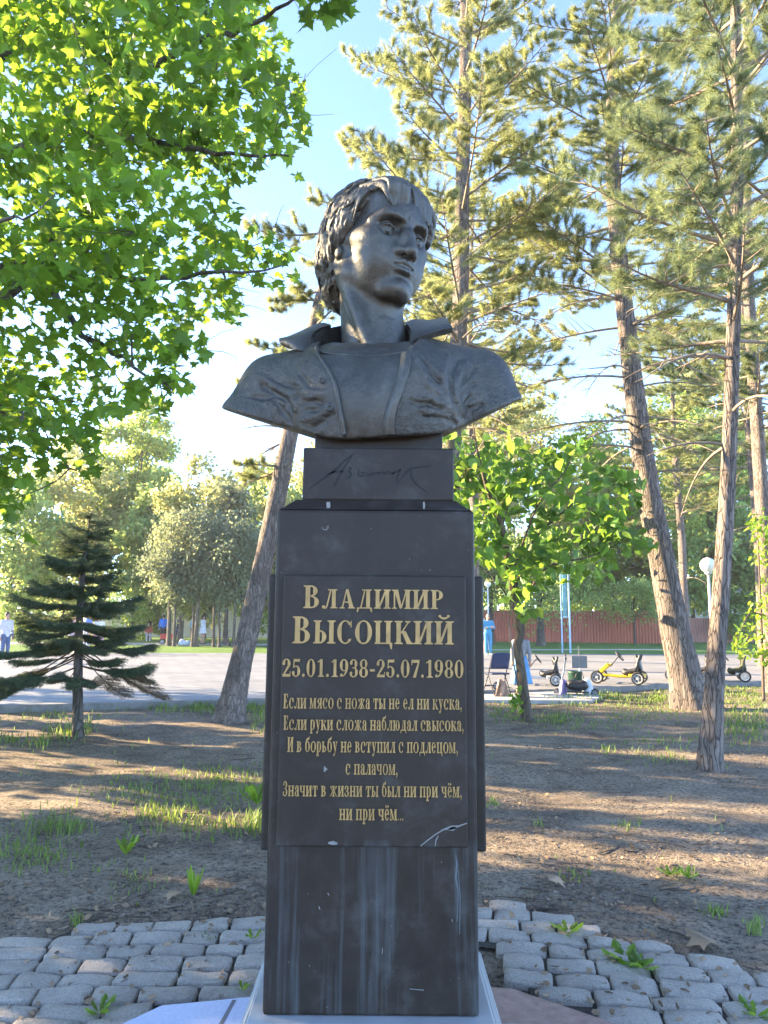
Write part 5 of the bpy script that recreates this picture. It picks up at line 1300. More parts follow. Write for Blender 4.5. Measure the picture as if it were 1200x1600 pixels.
V, F = short_needles(np.concatenate(DP), np.concatenate(DD), rng, 3, (.02, .034), .004); tpart('dry_needles', V, F, M_DRY, sp_t)
V, F = tubes_fast(tubes, 4); tpart('branches', V, F, M_TW, sp_t, True)

# ---------------------------------------------------------------- young heart-leaved tree right of the pedestal
rng = np.random.default_rng(61)
yb = gnd(824, 1121, 0); yt = empty('sapling_tree', 'young tree with large heart shaped leaves and a crooked thin trunk beside the pedestal', 'tree', (yb[0], yb[1], 0)); D0 = yb[1]
TPp = [yb * [1, 1, 0] - [0, 0, .05], at(816, 1060, D0), at(809, 1010, D0), at(813, 985, D0), at(803, 930, D0), at(795, 880, D0), at(786, 830, D0 - .1), at(772, 790, D0 - .1), at(760, 760, D0 - .2), at(745, 700, D0 - .2), at(738, 650, D0 - .2)]
V, F, Q, Rq = trunk_mesh(TPp, [.088, .078, .074, .078, .066, .058, .05, .042, .032, .018, .008], 12, .06, 6, .25); tpart('trunk', V, F, bark_mat('sapling_bark', (.05, .038, .028), (.21, .165, .12), 12, .3, .5, .01), yt, True)
yl = [([Q[int(60 * .40)], at(830, 850, D0 + .2), at(880, 800, D0 + .3), at(930, 765, D0 + .3), at(1000, 750, D0 + .2)], .03), ([Q[int(60 * .46)], at(840, 790, D0 - .6), at(880, 740, D0 - .8), at(900, 700, D0 - .9)], .024), ([Q[int(60 * .34)], at(850, 890, D0 - .5), at(920, 870, D0 - .7), at(990, 840, D0 - .7)], .024),
      ([Q[int(60 * .6)], at(800, 760, D0 + .5), at(812, 700, D0 + .6)], .018), ([Q[int(60 * .36)], at(770, 900, D0 + .4), at(740, 880, D0 + .7)], .018), ([Q[int(60 * .52)], at(740, 800, D0 - .4), at(700, 770, D0 - .6)], .018), ([Q[int(60 * .5)], at(830, 830, D0 + 1.0), at(870, 820, D0 + 1.4)], .018)]
yl = [(spline(np.array(p), 16), np.linspace(r, .005, 16)) for p, r in yl]
POLY_Y = [(668, 690), (722, 668), (742, 682), (770, 664), (800, 668), (812, 690), (838, 700), (856, 682), (902, 672), (940, 690), (932, 720), (975, 728), (1018, 742), (1026, 765), (1000, 790), (1018, 830), (1030, 856), (1004, 866), (992, 852), (962, 872), (950, 905), (925, 922), (905, 912), (880, 925), (850, 905), (838, 930), (842, 955), (815, 962), (790, 955), (786, 958), (778, 930), (772, 892), (740, 872), (690, 850), (665, 780)]
LV, LF, tw = crown_in(POLY_Y, D0 - 1.3, D0 + 1.4, 120, 15, .20, rng, yl + [(Q[14:], Rq[14:])], (.13, .235), TP_HEART, .9, .8)
tpart('foliage', LV, LF, M_HEART, yt); V, F = tubes_fast(yl, 7); tpart('limb', V, F, M_TW, yt, True); V, F = tubes_fast(tw, 4); tpart('twigs', V, F, M_TW, yt, True)
# its shoots at the foot
P = np.array([at(rng.uniform(795, 818), rng.uniform(1075, 1112), D0 - .25) for _ in range(26)]); D = rnd_dir(26, rng); Nn = rng.normal(size=(26, 3)); Nn[:, 1] -= 1
V, F = leaf_mesh(P, D, Nn, rng.uniform(.07, .15, 26), TP_HEART); tpart('shoots', V, F, M_VINE, yt)
st = MB(); st.tube([gnd(818, 1112, 0), at(803, 1040, D0 - .1), at(794, 968, D0 - .05)], [.016, .014, .011], 7); o = st.build('support_stake', M_TWP); tag(o, 'thin wooden stake leaning against the trunk of the young heart leaved tree', 'stake')

# ---------------------------------------------------------------- far trees, each its own crown and trunk
def far_tree(name, label, px, base, D, top_py, half, kind, seed, group='trees beyond the plaza', n=11000, bottom=.25, leaf=None, stretch=1.0, ncl=70, trunk_r=.16, lean=0.0, spread=.16):
    rng = np.random.default_rng(seed); b = at(px, 1000, D); top = at(px, top_py, D)[2]; hw = half / FOC * D
    t = empty(name, label, 'tree', (b[0], D, 0), 0, group); zc0 = top * bottom
    P = [np.array([b[0], D, base]), np.array([b[0] + lean * .3, D, top * .35]), np.array([b[0] + lean, D, top * .9])]
    V, F, Q, Rq = trunk_mesh(P, [trunk_r, trunk_r * .75, .03], 10, .05, seed, .3); tpart('trunk', V, F, M_GB, t, True)
    C = []
    while len(C) < ncl:
        v = rng.uniform(-1, 1, 3)
        if v[0] ** 2 + v[1] ** 2 + v[2] ** 2 > 1: continue
        if rng.random() > .35 + .65 * np.linalg.norm(v): continue
        C.append(v)
    C = np.array(C); C *= rng.uniform(.72, 1.22, (len(C), 1)); C[:, 0] += .22 * np.sin(C[:, 2] * 4 + seed); C = np.stack([b[0] + lean * .7 + C[:, 0] * hw * (1 - .25 * C[:, 2]), D + C[:, 1] * hw, (top + zc0) / 2 + C[:, 2] * (top - zc0) / 2 * .97], 1)
    ci = rng.integers(0, ncl, n); sg = hw * spread
    LP = C[ci] + rng.normal(size=(n, 3)) * np.array([sg, sg, sg * .75 * stretch])
    Dd = rnd_dir(n, rng); Dd[:, 2] -= .4 * stretch; Nn = rnd_dir(n, rng, .7); s = (leaf or .0064 * D); V, F = leaf_mesh(LP, Dd, Nn, rng.uniform(.6, 1.3, n) * s, TP_QUAD); tpart('foliage', V, F, M_FAR[kind], t)
    tw = []
    for c in C[:max(10, ncl // 3)]:
        z = max(base + .5, min(c[2] - .3 * abs(c[2] - zc0), top * .85)); i = int(np.argmin(abs(Q[:, 2] - z * .85))); tw.append((twig(Q[i], c, rng, .1), np.linspace(max(.02, Rq[i] * .45), .015, 6)))
    V, F = tubes_fast(tw, 5); tpart('limbs', V, F, M_GB, t, True); return t
FT = [  # label, px, D, top, half, kind, extra
 ('bright green poplar with the tallest crown behind the left spruce', 205, 62, 618, 62, 0, dict(bottom=.2)), ('pale yellow green tree left of the tall bright poplar', 95, 56, 690, 80, 3, dict(bottom=.15)),
 ('hazy green tree at the far left edge behind the spruce', 10, 50, 735, 85, 1, dict(bottom=.12)), ('feathery pale juniper right of the bright poplar', 282, 44, 712, 44, 3, dict(bottom=.16, stretch=1.8)),
 ('grey green juniper with loose tip, left of the leaning pine', 352, 46, 748, 46, 2, dict(bottom=.2, stretch=1.6)), ('soft green tree between the tall poplar and the juniper', 232, 52, 740, 46, 1, dict(bottom=.15)),
 ('yellowish tree low behind the leaning pine', 425, 52, 760, 52, 3, dict(bottom=.12)),
 ('wide yellow green tree behind the heart leaved sapling', 800, 66, 560, 85, 3, dict(bottom=.2, n=9000)), ('bright lime tree seen between the two right pines', 1085, 60, 590, 75, 0, dict(bottom=.22, n=9000)),
 ('leafy tree at the far right behind the lamp', 1175, 64, 640, 70, 0, dict(bottom=.2)), ('green tree behind the red fence left of the thick pine', 925, 72, 700, 70, 1, dict(bottom=.2)),
 ('light green tree above the red fence behind the sapling', 868, 70, 770, 60, 0, dict(bottom=.15)), ('dense green tree behind the lamp globe', 1130, 58, 760, 60, 1, dict(bottom=.12)),
 ('sunlit tree rising behind the pedestal at the right', 742, 60, 660, 60, 3, dict(bottom=.15)), ('pale tree at the far right edge low behind the vine', 1215, 58, 780, 55, 1, dict(bottom=.1)), ('tree low between fence and thick pine', 1010, 68, 800, 50, 0, dict(bottom=.15)),
 ('tree behind the left shoulder of the bust', 520, 70, 640, 60, 3, dict(bottom=.15)), ('tree hidden mostly behind the pedestal', 610, 70, 650, 70, 1, dict(bottom=.15, n=5000)),
 ('round lime green tree between the tall poplar and the far left trees', 150, 60, 668, 58, 0, dict(bottom=.12)), ('grey yellow tree behind the two junipers', 318, 56, 722, 60, 3, dict(bottom=.12)), ('tall loose tree behind the leaning pine and the bust shoulder', 415, 64, 700, 60, 1, dict(bottom=.12)), ('yellow green tree high behind the lamp and slender pine', 1120, 70, 545, 80, 3, dict(bottom=.2)), ('lime tree between the sapling and the thick pine', 960, 66, 640, 66, 0, dict(bottom=.18)),
]
for i, (lab, px, D, tp2, hf, kd, ex) in enumerate(FT): far_tree('broadleaf_tree', lab, px, .09, D, tp2, hf, kd, 100 + i, **ex)
# weeping tree and the row of thujas on the lawn
far_tree('weeping_tree', 'grey green weeping tree with hanging branches in front of the red fence', 845, .09, 47, 862, 62, 1, 140, bottom=.42, stretch=3.2, n=9000, leaf=.18, trunk_r=.28, ncl=46)
far_tree('weeping_tree', 'small weeping tree just right of the pedestal behind the man in blue', 768, .09, 49, 850, 42, 1, 141, bottom=.5, stretch=3.0, n=5000, leaf=.18, trunk_r=.2, ncl=30)
far_tree('shrub', 'rounded many stemmed shrub in front of the red fence', 992, .09, 51, 905, 52, 1, 142, 'shrubs on the lawn', bottom=.35, n=3600, leaf=.20, trunk_r=.08, ncl=50)
for i, (px, D, tp2, hf, lab) in enumerate(((264, 41.5, 800, 36, 'thuja with a thick dark trunk left of the row on the lawn'), (272, 40.8, 845, 20, 'thuja with a thin trunk touching the thick trunked one'), (301, 41, 800, 30, 'thuja beside the woman in white, left one of two close trunks'), (306, 40.6, 852, 22, 'thuja beside the woman in white, right one of two close trunks'), (334, 41, 806, 32, 'thuja with an upright thin trunk right of the woman in white'), (343, 40.5, 860, 20, 'thuja with a slanting thin trunk right of the woman in white'), (365, 40.5, 800, 34, 'last thuja of the row beside the leaning pine'), (376, 41.5, 830, 28, 'thuja directly behind the leaning pine trunk'))):
    far_tree('thuja_tree', lab, px, .09, D, tp2, hf, 2, 150 + i, 'thujas in a row on the lawn', bottom=.42, stretch=2.0, n=4500, leaf=.17, trunk_r=.13 if i in (0, 3) else .085, ncl=40, lean=rng.uniform(-.4, .4), spread=.24)
for i, (px, D, tp2, hf, lab) in enumerate(((205, 50, 925, 30, 'bright low shrub behind the row of thujas'), (232, 52, 930, 24, 'bright low shrub near the person in red'), (30, 48, 940, 40, 'low green shrub at the far left edge'), (402, 50, 930, 22, 'low shrub right of the leaning pine'))):
    far_tree('shrub', lab, px, .09, D, tp2, hf, 0, 170 + i, 'shrubs on the lawn', bottom=.05, n=1500, leaf=.2, trunk_r=.03, ncl=25)
# leafy vine on the last pine at the right edge
rng = np.random.default_rng(71); vb = at(1192, 1074, 15.5); vt = empty('vine', 'bright green climbing vine hanging at the right edge of the view', 'plant', (vb[0], vb[1], 0))
stem = [(spline(np.array([vb * [1, 1, 0], at(1190, 980, 15.6), at(1186, 880, 15.6), at(1182, 800, 15.6)]), 20), np.linspace(.035, .01, 20)), (spline(np.array([at(1190, 960, 15.6), at(1170, 960, 15.2), at(1152, 1000, 15.0)]), 10), np.linspace(.02, .005, 10))]
LV, LF, tw = crown_in([(1168, 800), (1200, 790), (1290, 800), (1300, 1040), (1205, 1046), (1180, 1038), (1160, 1030), (1144, 1010), (1146, 990), (1160, 968), (1170, 940), (1178, 900), (1172, 850)], 14.8, 16.0, 60, 26, .17, rng, stem, (.09, .16), TP_OVAL, .8, .8)
tpart('foliage', LV, LF, M_VINE, vt); V, F = tubes_fast(stem + tw, 5); tpart('stem', V, F, M_TW, vt, True)
# unseen trees added at the left, spaced to break the sunlight into streaks
rng = np.random.default_rng(81)
for i, (x, y, zt, hw, bt) in enumerate(((-9.6, 4.5, 6.0, .9, .12), (-10.2, 5.9, 6.5, .9, .12), (-10.3, 7.0, 5.8, .65, .12), (-10.5, 8.0, 6.2, .46, .10), (-10.6, 9.72, 6.6, .50, .10), (-10.4, 11.3, 5.8, .48, .12), (-10.6, 12.75, 6.6, .46, .12), (-10.7, 14.0, 6.6, .4, .12), (-12.0, 15.6, 7.4, .7, .2), (-15.5, 17.8, 8.6, 1.6, .32))):
    t = empty('added_shade_tree', 'slim unseen tree of the row added left of the view to shade the ground', 'tree', (x, y, 0), 0, 'unseen trees added to shade the ground')
    V, F, Q, Rq = trunk_mesh([(x, y, -.05), (x + .1, y, zt * .4), (x, y + .2, zt * .9)], [.2, .15, .04], 10, .05, i, .3); tpart('trunk', V, F, M_GB, t, True)
    C = rnd_dir(46, rng) * rng.uniform(.3, 1, (46, 1)) ** .6 * [hw, hw, zt * (1 - bt) / 2] + [x, y, zt * (1 + bt) / 2]; n = int(1500 + 900 * hw)
    LP = C[rng.integers(0, 46, n)] + rng.normal(size=(n, 3)) * hw * .34; V, F = leaf_mesh(LP, rnd_dir(n, rng), rnd_dir(n, rng, .6), rng.uniform(.14, .26, n), TP_QUAD); tpart('foliage', V, F, M_FAR[1], t)
    V, F = tubes_fast([(twig(Q[int(rng.integers(18, 50))], c, rng), np.linspace(.05, .01, 6)) for c in C[:20]], 5); tpart('limbs', V, F, M_GB, t, True)

# the far wood behind everything, one mass
rng = np.random.default_rng(91); P = []; 
for k in range(420):
    px = rng.uniform(-250, 1450); D = rng.uniform(82, 125); zt = rng.uniform(4, 9.5) * (1 + .25 * math.sin(px * .011)); c = at(px, 970, D); c[2] = zt * rng.uniform(.15, .95); P.append(c + rng.normal(size=(70, 3)) * [1.5, 1.5, 1.1])
P = np.concatenate(P); P[:, 2] = np.maximum(P[:, 2], .3); V, F = leaf_mesh(P, rnd_dir(len(P), rng), rnd_dir(len(P), rng, .5), rng.uniform(.5, 1.1, len(P)), TP_QUAD)
tag(mesh('distant_woodland', V, F, M_FAR[1]), 'hazy green belt of distant woodland closing the view behind the park', 'woodland', kind='stuff')
# ================================================================ THINGS IN THE PARK
def rot2(x, y, a): return x * math.cos(a) - y * math.sin(a), x * math.sin(a) + y * math.cos(a)
M_BLK = simple('black_plastic', (.018, .018, .02), .5, 0, .2, 9); M_TYRE = simple('tyre_rubber', (.022, .022, .024), .75, 0, .2, 14, .1)
M_STEEL = simple('painted_steel_dark', (.03, .032, .035), .4, .4, .15, 9); M_GREY = simple('grey_plastic', (.42, .43, .44), .5, 0, .1, 6)
M_YEL = simple('yellow_paint', (.62, .44, .02), .35, 0, .1, 5); M_WHT = simple('white_paint', (.72, .73, .74), .4, 0, .06, 5); M_CHR = simple('bright_metal', (.55, .56, .58), .3, .8, .1, 8)
M_SKIN = simple('skin', (.46, .27, .19), .55, 0, .1, 6)
# ---- lamps
def globe_mat():
    t = NT('opal_globe'); t.pbr((.86, .85, .80), .35, 0, None, .5); t.p.inputs['Subsurface Weight'].default_value = .4; t.p.inputs['Subsurface Radius'].default_value = (.1, .1, .1); return t.m
M_GLOBE = globe_mat()
def lamp(label, p, ztop, pole, parts=1, base=True):
    t = empty('street_lamp', label, 'lamp', p, 0, 'globe lamps'); z0 = p[2]
    H = ztop - z0; mb = MB(); mb.lathe([(.034, .0), (.034, H * .5), (.030, H - .22)], 12); mb.build('pole', pole, t, True)
    if base: mb = MB(); mb.lathe([(.13, 0), (.13, .05), (.085, .08), (.075, .55), (.10, .58), (.10, .66), (.06, .70), (.05, .95), (.036, .98)], 14); mb.build('base_sleeve', M_STEEL, t, True)
    mb = MB(); mb.lathe([(.03, H - .23), (.075, H - .20), (.08, H - .17)], 14); mb.build('collar', pole, t, True)
    mb = MB(); mb.sphere((0, 0, H), .175, 24, 14); mb.build('globe', M_GLOBE, t, True)
    if parts == 2:
        mb = MB(); mb.tube([(0, 0, H - .45), (-.2, 0, H - .40), (-.42, 0, H - .45)], .02, 8); mb.box(-.62, -.30, -.10, .10, H - .55, H - .42, .02); mb.build('side_arm', M_WHT, t)
    return t
lp = gnd(1108, 1085, 0.0); lp[0] = at(1106, 883, lp[1])[0]; lamp('white globe lamp on a thin pale pole between the two right pines', lp, at(1106, 883, lp[1])[2], simple('pale_pole', (.55, .56, .54), .5, .2, .1, 4))
lp = at(762, 912, 40); lp[2] = .1; lamp('far globe lamp with a white side arm above the man in blue', lp, at(762, 912, 40)[2], M_WHT, 2, False)
# ---- red corrugated fence
def fence(label, x0, x1, D0_, D1_, z0, z1, m, pitch=.22):
    a = np.array(at(x0, 1000, D0_)); b = np.array(at(x1, 1000, D1_)); L = np.hypot(*(b - a)[:2]); u = (b - a)[:2] / L; nn = np.array([u[1], -u[0]])
    t = empty('corrugated_fence', label, 'fence', (a[0], a[1], z0)); n = int(L / pitch * 4); s = np.linspace(0, L, n); o = .035 * np.clip(1.6 * np.sin(s * 2 * math.pi / pitch), -1, 1)
    P = u[None] * s[:, None] + nn[None] * o[:, None]; V = []; F = []
    for k, (z, off) in enumerate(((0, 0), (z1 - z0, 0), (z1 - z0, .012), (0, .012))): V.append(np.column_stack([P - nn * off, np.full(n, z)]))
    V = np.concatenate(V)
    for i in range(n - 1):
        for k in range(3): F.append((k * n + i, k * n + i + 1, (k + 1) * n + i + 1, (k + 1) * n + i))
    mesh('panel', V, F, m, t)
    for k in range(int(L / 3) + 1):
        mb = MB(); c = u * k * 3 - nn * .09; mb.box(c[0] - .03, c[0] + .03, c[1] - .03, c[1] + .03, -.05, z1 - z0 - .1); mb.build('post', M_STEEL, t)
    return t
M_RED = simple('red_brown_sheet', (.42, .125, .075), .55, .1, .14, .6)
fence('long red brown corrugated metal fence across the far side of the road', 738, 1065, 56, 54, .09, 2.45, M_RED)
fence('lower section of corrugated fence behind the lamp at the right', 1070, 1330, 58, 60, .09, 2.0, simple('faded_red_sheet', (.40, .20, .16), .6, .1, .15, .6))
# ---- cream wall at the left and pale building at the right
def wall(name, label, cat, x0, x1, D, z1, m, th=.3):
    a, b = at(x0, 1000, D), at(x1, 1000, D); t = empty(name, label, cat, (a[0], D, .09)); L = b[0] - a[0]
    mb = MB(); mb.box(0, L, 0, th, 0, z1, .01); mb.build('wall', m, t); mb = MB(); mb.box(-.04, L + .04, -.05, th + .05, z1 + .001, z1 + .10, .01); mb.build('coping', M_GREY, t)
    return t, L
M_CREAM = simple('cream_render', (.58, .50, .38), .85, 0, .12, .8, .1)
wl, L = wall('garden_wall', 'long cream rendered wall behind the row of thujas', 'wall', 150, 560, 62, 2.3, M_CREAM)
for k in range(9): mb = MB(); mb.box(L * k / 8 - .2, L * k / 8 + .2, -.10, -.003, 0, 2.28, .01); mb.build('pilaster', M_CREAM, wl)
a, b = at(1045, 1000, 70), at(1260, 1000, 70); bt = empty('pale_building', 'low pale building glimpsed behind the trees at the right', 'building', (a[0], 70, .09)); L = b[0] - a[0]
mb = MB(); mb.box(0, L, 0, 6, 0, 3.6); mb.build('wall', simple('pale_render', (.52, .50, .47), .85, 0, .15, .7), bt)
mb = MB(); mb.add([(-.3, -.4, 3.6), (L + .3, -.4, 3.6), (L + .3, 6.4, 3.6), (-.3, 6.4, 3.6), (-.3, 3, 5.0), (L + .3, 3, 5.0)], [(0, 1, 5, 4), (2, 3, 4, 5), (1, 2, 5), (3, 0, 4), (3, 2, 1, 0)]); mb.build('roof', simple('grey_roof', (.25, .26, .28), .7), bt)
for k in range(3):
    x = L * (.2 + .3 * k); mb = MB()
    for x0, x1, z0, z1 in ((x - .7, x + .7, .9, .98), (x - .7, x + .7, 2.2, 2.28), (x - .7, x - .62, .98, 2.2), (x + .62, x + .7, .98, 2.2)): mb.box(x0, x1, -.06, -.003, z0, z1)
    o = mb.build('window', M_WHT, bt); mb = MB(); mb.box(x - .62, x + .62, -.03, -.003, .98, 2.2); mb.build('pane', simple('window_glass', (.08, .10, .13), .1), o)
# ---- blue sign frame on two poles
M_BLUEP = simple('light_blue_paint', (.36, .52, .66), .45, .1, .1, 4)
p = at(886, 1022, 36); t = empty('sign_frame', 'light blue pole pair carrying a teal panel, at the far edge of the road', 'sign', (p[0], 36, .1))
for dx in (-.17, .17): mb = MB(); mb.tube([(dx, .2 if dx < 0 else 0, 0), (dx, .2 if dx < 0 else 0, 4.6)], .045 if dx > 0 else .035, 10); mb.build('pole', M_BLUEP, t, True)
mb = MB(); mb.box(-.12, .10, .06, .12, 1.8, 4.4, .01); mb.build('panel', simple('teal_panel', (.13, .33, .36), .5), t)
mb = MB(); mb.box(-.12, .10, .05, .13, 1.72, 1.79); mb.build('crossbar', M_BLUEP, t)
# ---- wheels and pedal karts
def wheel(parent, c, r, w_, axis, rim_m, spokes=5):
    M = Matrix.Translation(Vector(c)) @ Matrix.Rotation(axis, 4, 'Z') @ Matrix.Rotation(R(90), 4, 'X')
    h = w_ / 2; wh = MB(); wh.lathe([(r * .70, -h * .8), (r * .9, -h), (r, -h * .45), (r, h * .45), (r * .9, h), (r * .70, h * .8), (r * .70, -h * .8)], 24, M=M); o = wh.build('wheel', M_TYRE, parent, True)
    rm = MB(); rm.lathe([(r * .60, -h * .7), (r * .705, -h * .75), (r * .705, h * .75), (r * .60, h * .7), (r * .60, -h * .7)], 24, M=M)
    rm.lathe([(.001, -h * .9), (r * .2, -h * .9), (r * .2, h * .9), (.001, h * .9)], 12, M=M)
    for k in range(spokes):
        a = 2 * math.pi * k / spokes; B = M @ Matrix.Rotation(a, 4, 'Z'); rm.box(r * .15, r * .62, -r * .07, r * .07, -h * .4, h * .4, M=B)
    rm.build('rim', rim_m, o); return o
def kart(label, px, py, face, body, rim, seat, z=PZ, scale=1.0, thin=False):
    p = gnd(px, py, z); t = empty('pedal_kart', label, 'pedal kart', p, face, 'pedal karts on the plaza'); t.scale = (scale,) * 3
    r = .155
    for x, y in ((-.52, -.33), (-.52, .33), (.42, -.34), (.42, .34)): wheel(t, (x, y, r), r, .055 if thin else .085, 0, rim, 10 if thin else 5)
    mb = MB(); mb.tube([(-.52, -.28, r), (-.52, .28, r)], .018, 8); mb.tube([(.42, -.3, r), (.42, .3, r)], .018, 8); mb.build('axle', M_STEEL, t, True)
    mb = MB(); mb.tube(spline([(-.56, 0, .20), (-.30, 0, .19), (0, 0, .17), (.45, 0, .20)], 14), .036, 8); mb.tube(spline([(-.50, 0, .20), (-.36, 0, .36), (-.22, 0, .46)], 8), .034, 8)
    mb.box(.20, .56, -.24, .24, .17, .245, .02); mb.build('frame', body, t)
    if not thin: mb = MB(); mb.box(-.15, .12, -.06, .06, -.05, .05, .02, M=Matrix.Translation((-.37, 0, .37)) @ Matrix.Rotation(R(-42), 4, 'Y')); mb.build('nose_cover', body, t)
    mb = MB(); mb.tube(spline([(-.24, 0, .40), (-.10, 0, .58), (-.02, 0, .66)], 6), .014, 8); mb.build('steering_column', M_STEEL, t, True)
    M = Matrix.Translation((-.02, 0, .66)) @ Matrix.Rotation(R(52), 4, 'Y'); k = 20; ring = [tuple((M @ Vector((.135 * math.cos(2 * math.pi * i / k), .15 * math.sin(2 * math.pi * i / k), 0)))[:]) for i in range(k + 1)]
    mb = MB(); mb.tube(ring, .017, 7, False)
    for a in (90, 210, 330): mb.tube([tuple((M @ Vector((0, 0, -.01)))[:]), tuple((M @ Vector((.13 * math.cos(R(a)), .14 * math.sin(R(a)), 0)))[:])], .012, 6)
    mb.build('steering_wheel', M_BLK, t, True)
    # bucket seat: swept section
    g = SDF((.0, -.26, .18), (.62, .26, .80), .016); g.cap((.12, 0, .29), (.34, 0, .27), .10, .12, .05); g.ell((.24, 0, .27), (.20, .20, .055), .05)
    for s in (-1, 1): g.cap((.14, s * .17, .30), (.36, s * .18, .34), .03, .045, .04); g.cap((.36, s * .17, .32), (.47, s * .13, .68), .04, .032, .04)
    g.ell((.42, 0, .48), (.06, .16, .24), .05, M=((math.cos(R(15)), 0, -math.sin(R(15))), (0, 1, 0), (math.sin(R(15)), 0, math.cos(R(15))))); g.ell((.24, 0, .42), (.17, .14, .10), .05, 's'); g.ell((.445, 0, .62), (.10, .06, .045), .02, 's')
    V, F = g.mesh(); mesh('seat', V, F, seat, t, True)
    mb = MB(); mb.tube([(-.30, -.14, .16), (-.30, .14, .16)], .012, 6)
    for s in (-1, 1): mb.box(-.34, -.26, s * .14 - .035, s * .14 + .035, .10 + .07 * (s > 0), .125 + .07 * (s > 0), .006)
    mb.build('pedals', M_BLK, t); return t
kart('yellow and black pedal kart parked on the road near the thick pine', 971, 1068, R(-26), M_YEL, M_GREY, M_BLK, scale=1.02)
kart('white pedal kart with black seat partly behind the sapling trunk', 842, 1070, R(-14), M_WHT, M_WHT, M_BLK, scale=.95)
kart('dark pedal kart hidden between the thick pine and the lamp', 1082, 1063, R(-30), M_BLK, M_GREY, M_BLK, scale=.95)
kart('pale framed pedal kart with olive seat and thin spoked wheels right of the slender pine', 1136, 1064, R(-20), M_CHR, M_CHR, simple('olive_fabric', (.05, .055, .03), .8), scale=.95, thin=True)
# ---- folding chair with a jacket over the seat edge
cp = gnd(777, 1086, .07); t = empty('folding_chair', 'navy folding chair with thin black legs and a beige jacket hanging from it', 'chair', cp, R(200))
for s in (-1, 1):
    mb = MB(); mb.tube([(s * .22, -.26, 0), (s * .21, .02, .44), (s * .20, .18, .86)], .012, 7); mb.build('leg', M_STEEL, t, True); mb = MB(); mb.tube([(s * .19, .26, 0), (s * .20, -.02, .40), (s * .20, -.18, .45)], .012, 7); mb.build('leg', M_STEEL, t, True)
mb = MB(); mb.box(-.21, .21, -.20, .17, .43, .465, .012); mb.build('seat', simple('navy_fabric', (.02, .03, .075), .8, 0, .2, 20, .2), t)
Q = []; 
for u in np.linspace(-1, 1, 9): Q.append([(u * .215, .10 + .03 * (1 - u * u) + .10 * v, .55 + .34 * v - .02 * u * u * v) for v in np.linspace(0, 1, 6)])
def slab_plain(Q, th, nm, m, parent):
    Q = np.array(Q, float); n, k = Q.shape[:2]; du = np.gradient(Q, axis=0); dv = np.gradient(Q, axis=1); N = np.cross(du, dv); N /= np.linalg.norm(N, axis=2)[..., None] + 1e-9
    V = np.vstack([(Q + N * th / 2).reshape(-1, 3), (Q - N * th / 2).reshape(-1, 3)]); F = []; o = n * k
    for i in range(n - 1):
        for j in range(k - 1): q = (i * k + j, (i + 1) * k + j, (i + 1) * k + j + 1, i * k + j + 1); F += [q, tuple(x + o for x in q[::-1])]
    ring = [i * k for i in range(n)] + [(n - 1) * k + j for j in range(1, k)] + [i * k + k - 1 for i in range(n - 2, -1, -1)] + [j for j in range(k - 2, 0, -1)]
    for a_, b_ in zip(ring, ring[1:] + ring[:1]): F.append((b_, a_, a_ + o, b_ + o))
    return mesh(nm, V, F, m, parent, True)
slab_plain(Q, .02, 'backrest', simple('navy_back', (.025, .035, .095), .7, 0, .2, 12, .1), t)
rng = np.random.default_rng(5)
def cloth(label, name, cat, c, w_, h_, m, seed, ang=0.0, grp=None):
    rng = np.random.default_rng(seed); Q = []
    for u in np.linspace(-1, 1, 12):
        Q.append([(u * w_ * (.6 + .4 * v), .05 * math.sin(u * 5 + v * 3 + seed) + .03 * math.sin(u * 9), -h_ * v + .03 * math.sin(u * 4 + seed)) for v in np.linspace(0, 1, 10)])
    o = slab_plain(Q, .025, name, m, None); o.location = tuple(c); o.rotation_euler = (0, 0, ang); tag(o, label, cat, grp); return o
cc = at(784, 1062, cp[1] - .25); cloth('crumpled beige jacket hanging over the edge of the navy chair', 'jacket', 'jacket', cc, .15, .36, simple('beige_cloth', (.36, .24, .18), .85, 0, .3, 9, .3), 3, .2)
# ---- kick scooter, bag, clothes, bin and board on the pad's edge
def scooter(label, p, ang, lean, m, grp='kick scooters'):
    t = empty('kick_scooter', label, 'scooter', p, ang, grp)
    mb = MB(); mb.box(-.30, .28, -.055, .055, .085, .115, .012); mb.build('deck', M_STEEL, t)
    for x in (-.38, .40): wheel(t, (x, 0, .085), .085, .03, 0, M_GREY, 5)
    mb = MB(); mb.tube([(-.38, 0, .09), (-.33, 0, .20), (-.24, 0, .55), (-.20, 0, .86)], .018, 8); mb.tube([(-.33, 0, .2), (-.26, 0, .1)], .018, 6); mb.tube([(.28, 0, .1), (.40, 0, .085)], .014, 6); mb.build('stem', m, t, True)
    mb = MB(); mb.tube([(-.20, -.22, .86), (-.20, .22, .86)], .014, 8); 
    mb.build('handlebar', M_BLK, t, True)
    for s in (-1, 1): mb = MB(); mb.tube([(-.20, s * .15, .86), (-.20, s * .24, .86)], .020, 8); mb.build('grip', M_BLK, t, True)
    t.rotation_euler = (lean, 0, ang); return t
sp_ = gnd(900, 1088, .02); scooter('kick scooter lying near the end of the concrete pad with clothes on its bar', sp_, R(-12), R(10), simple('blue_grey_tube', (.20, .27, .34), .4, .4), None)
cc = at(880, 1062, sp_[1] - .05); cloth('blue and pink children jacket draped on the scooter stem', 'jacket', 'jacket', cc + [0, 0, .0], .12, .40, simple('blue_pink_cloth', (.25, .20, .36), .85, 0, .6, 5, .3), 8, .5)
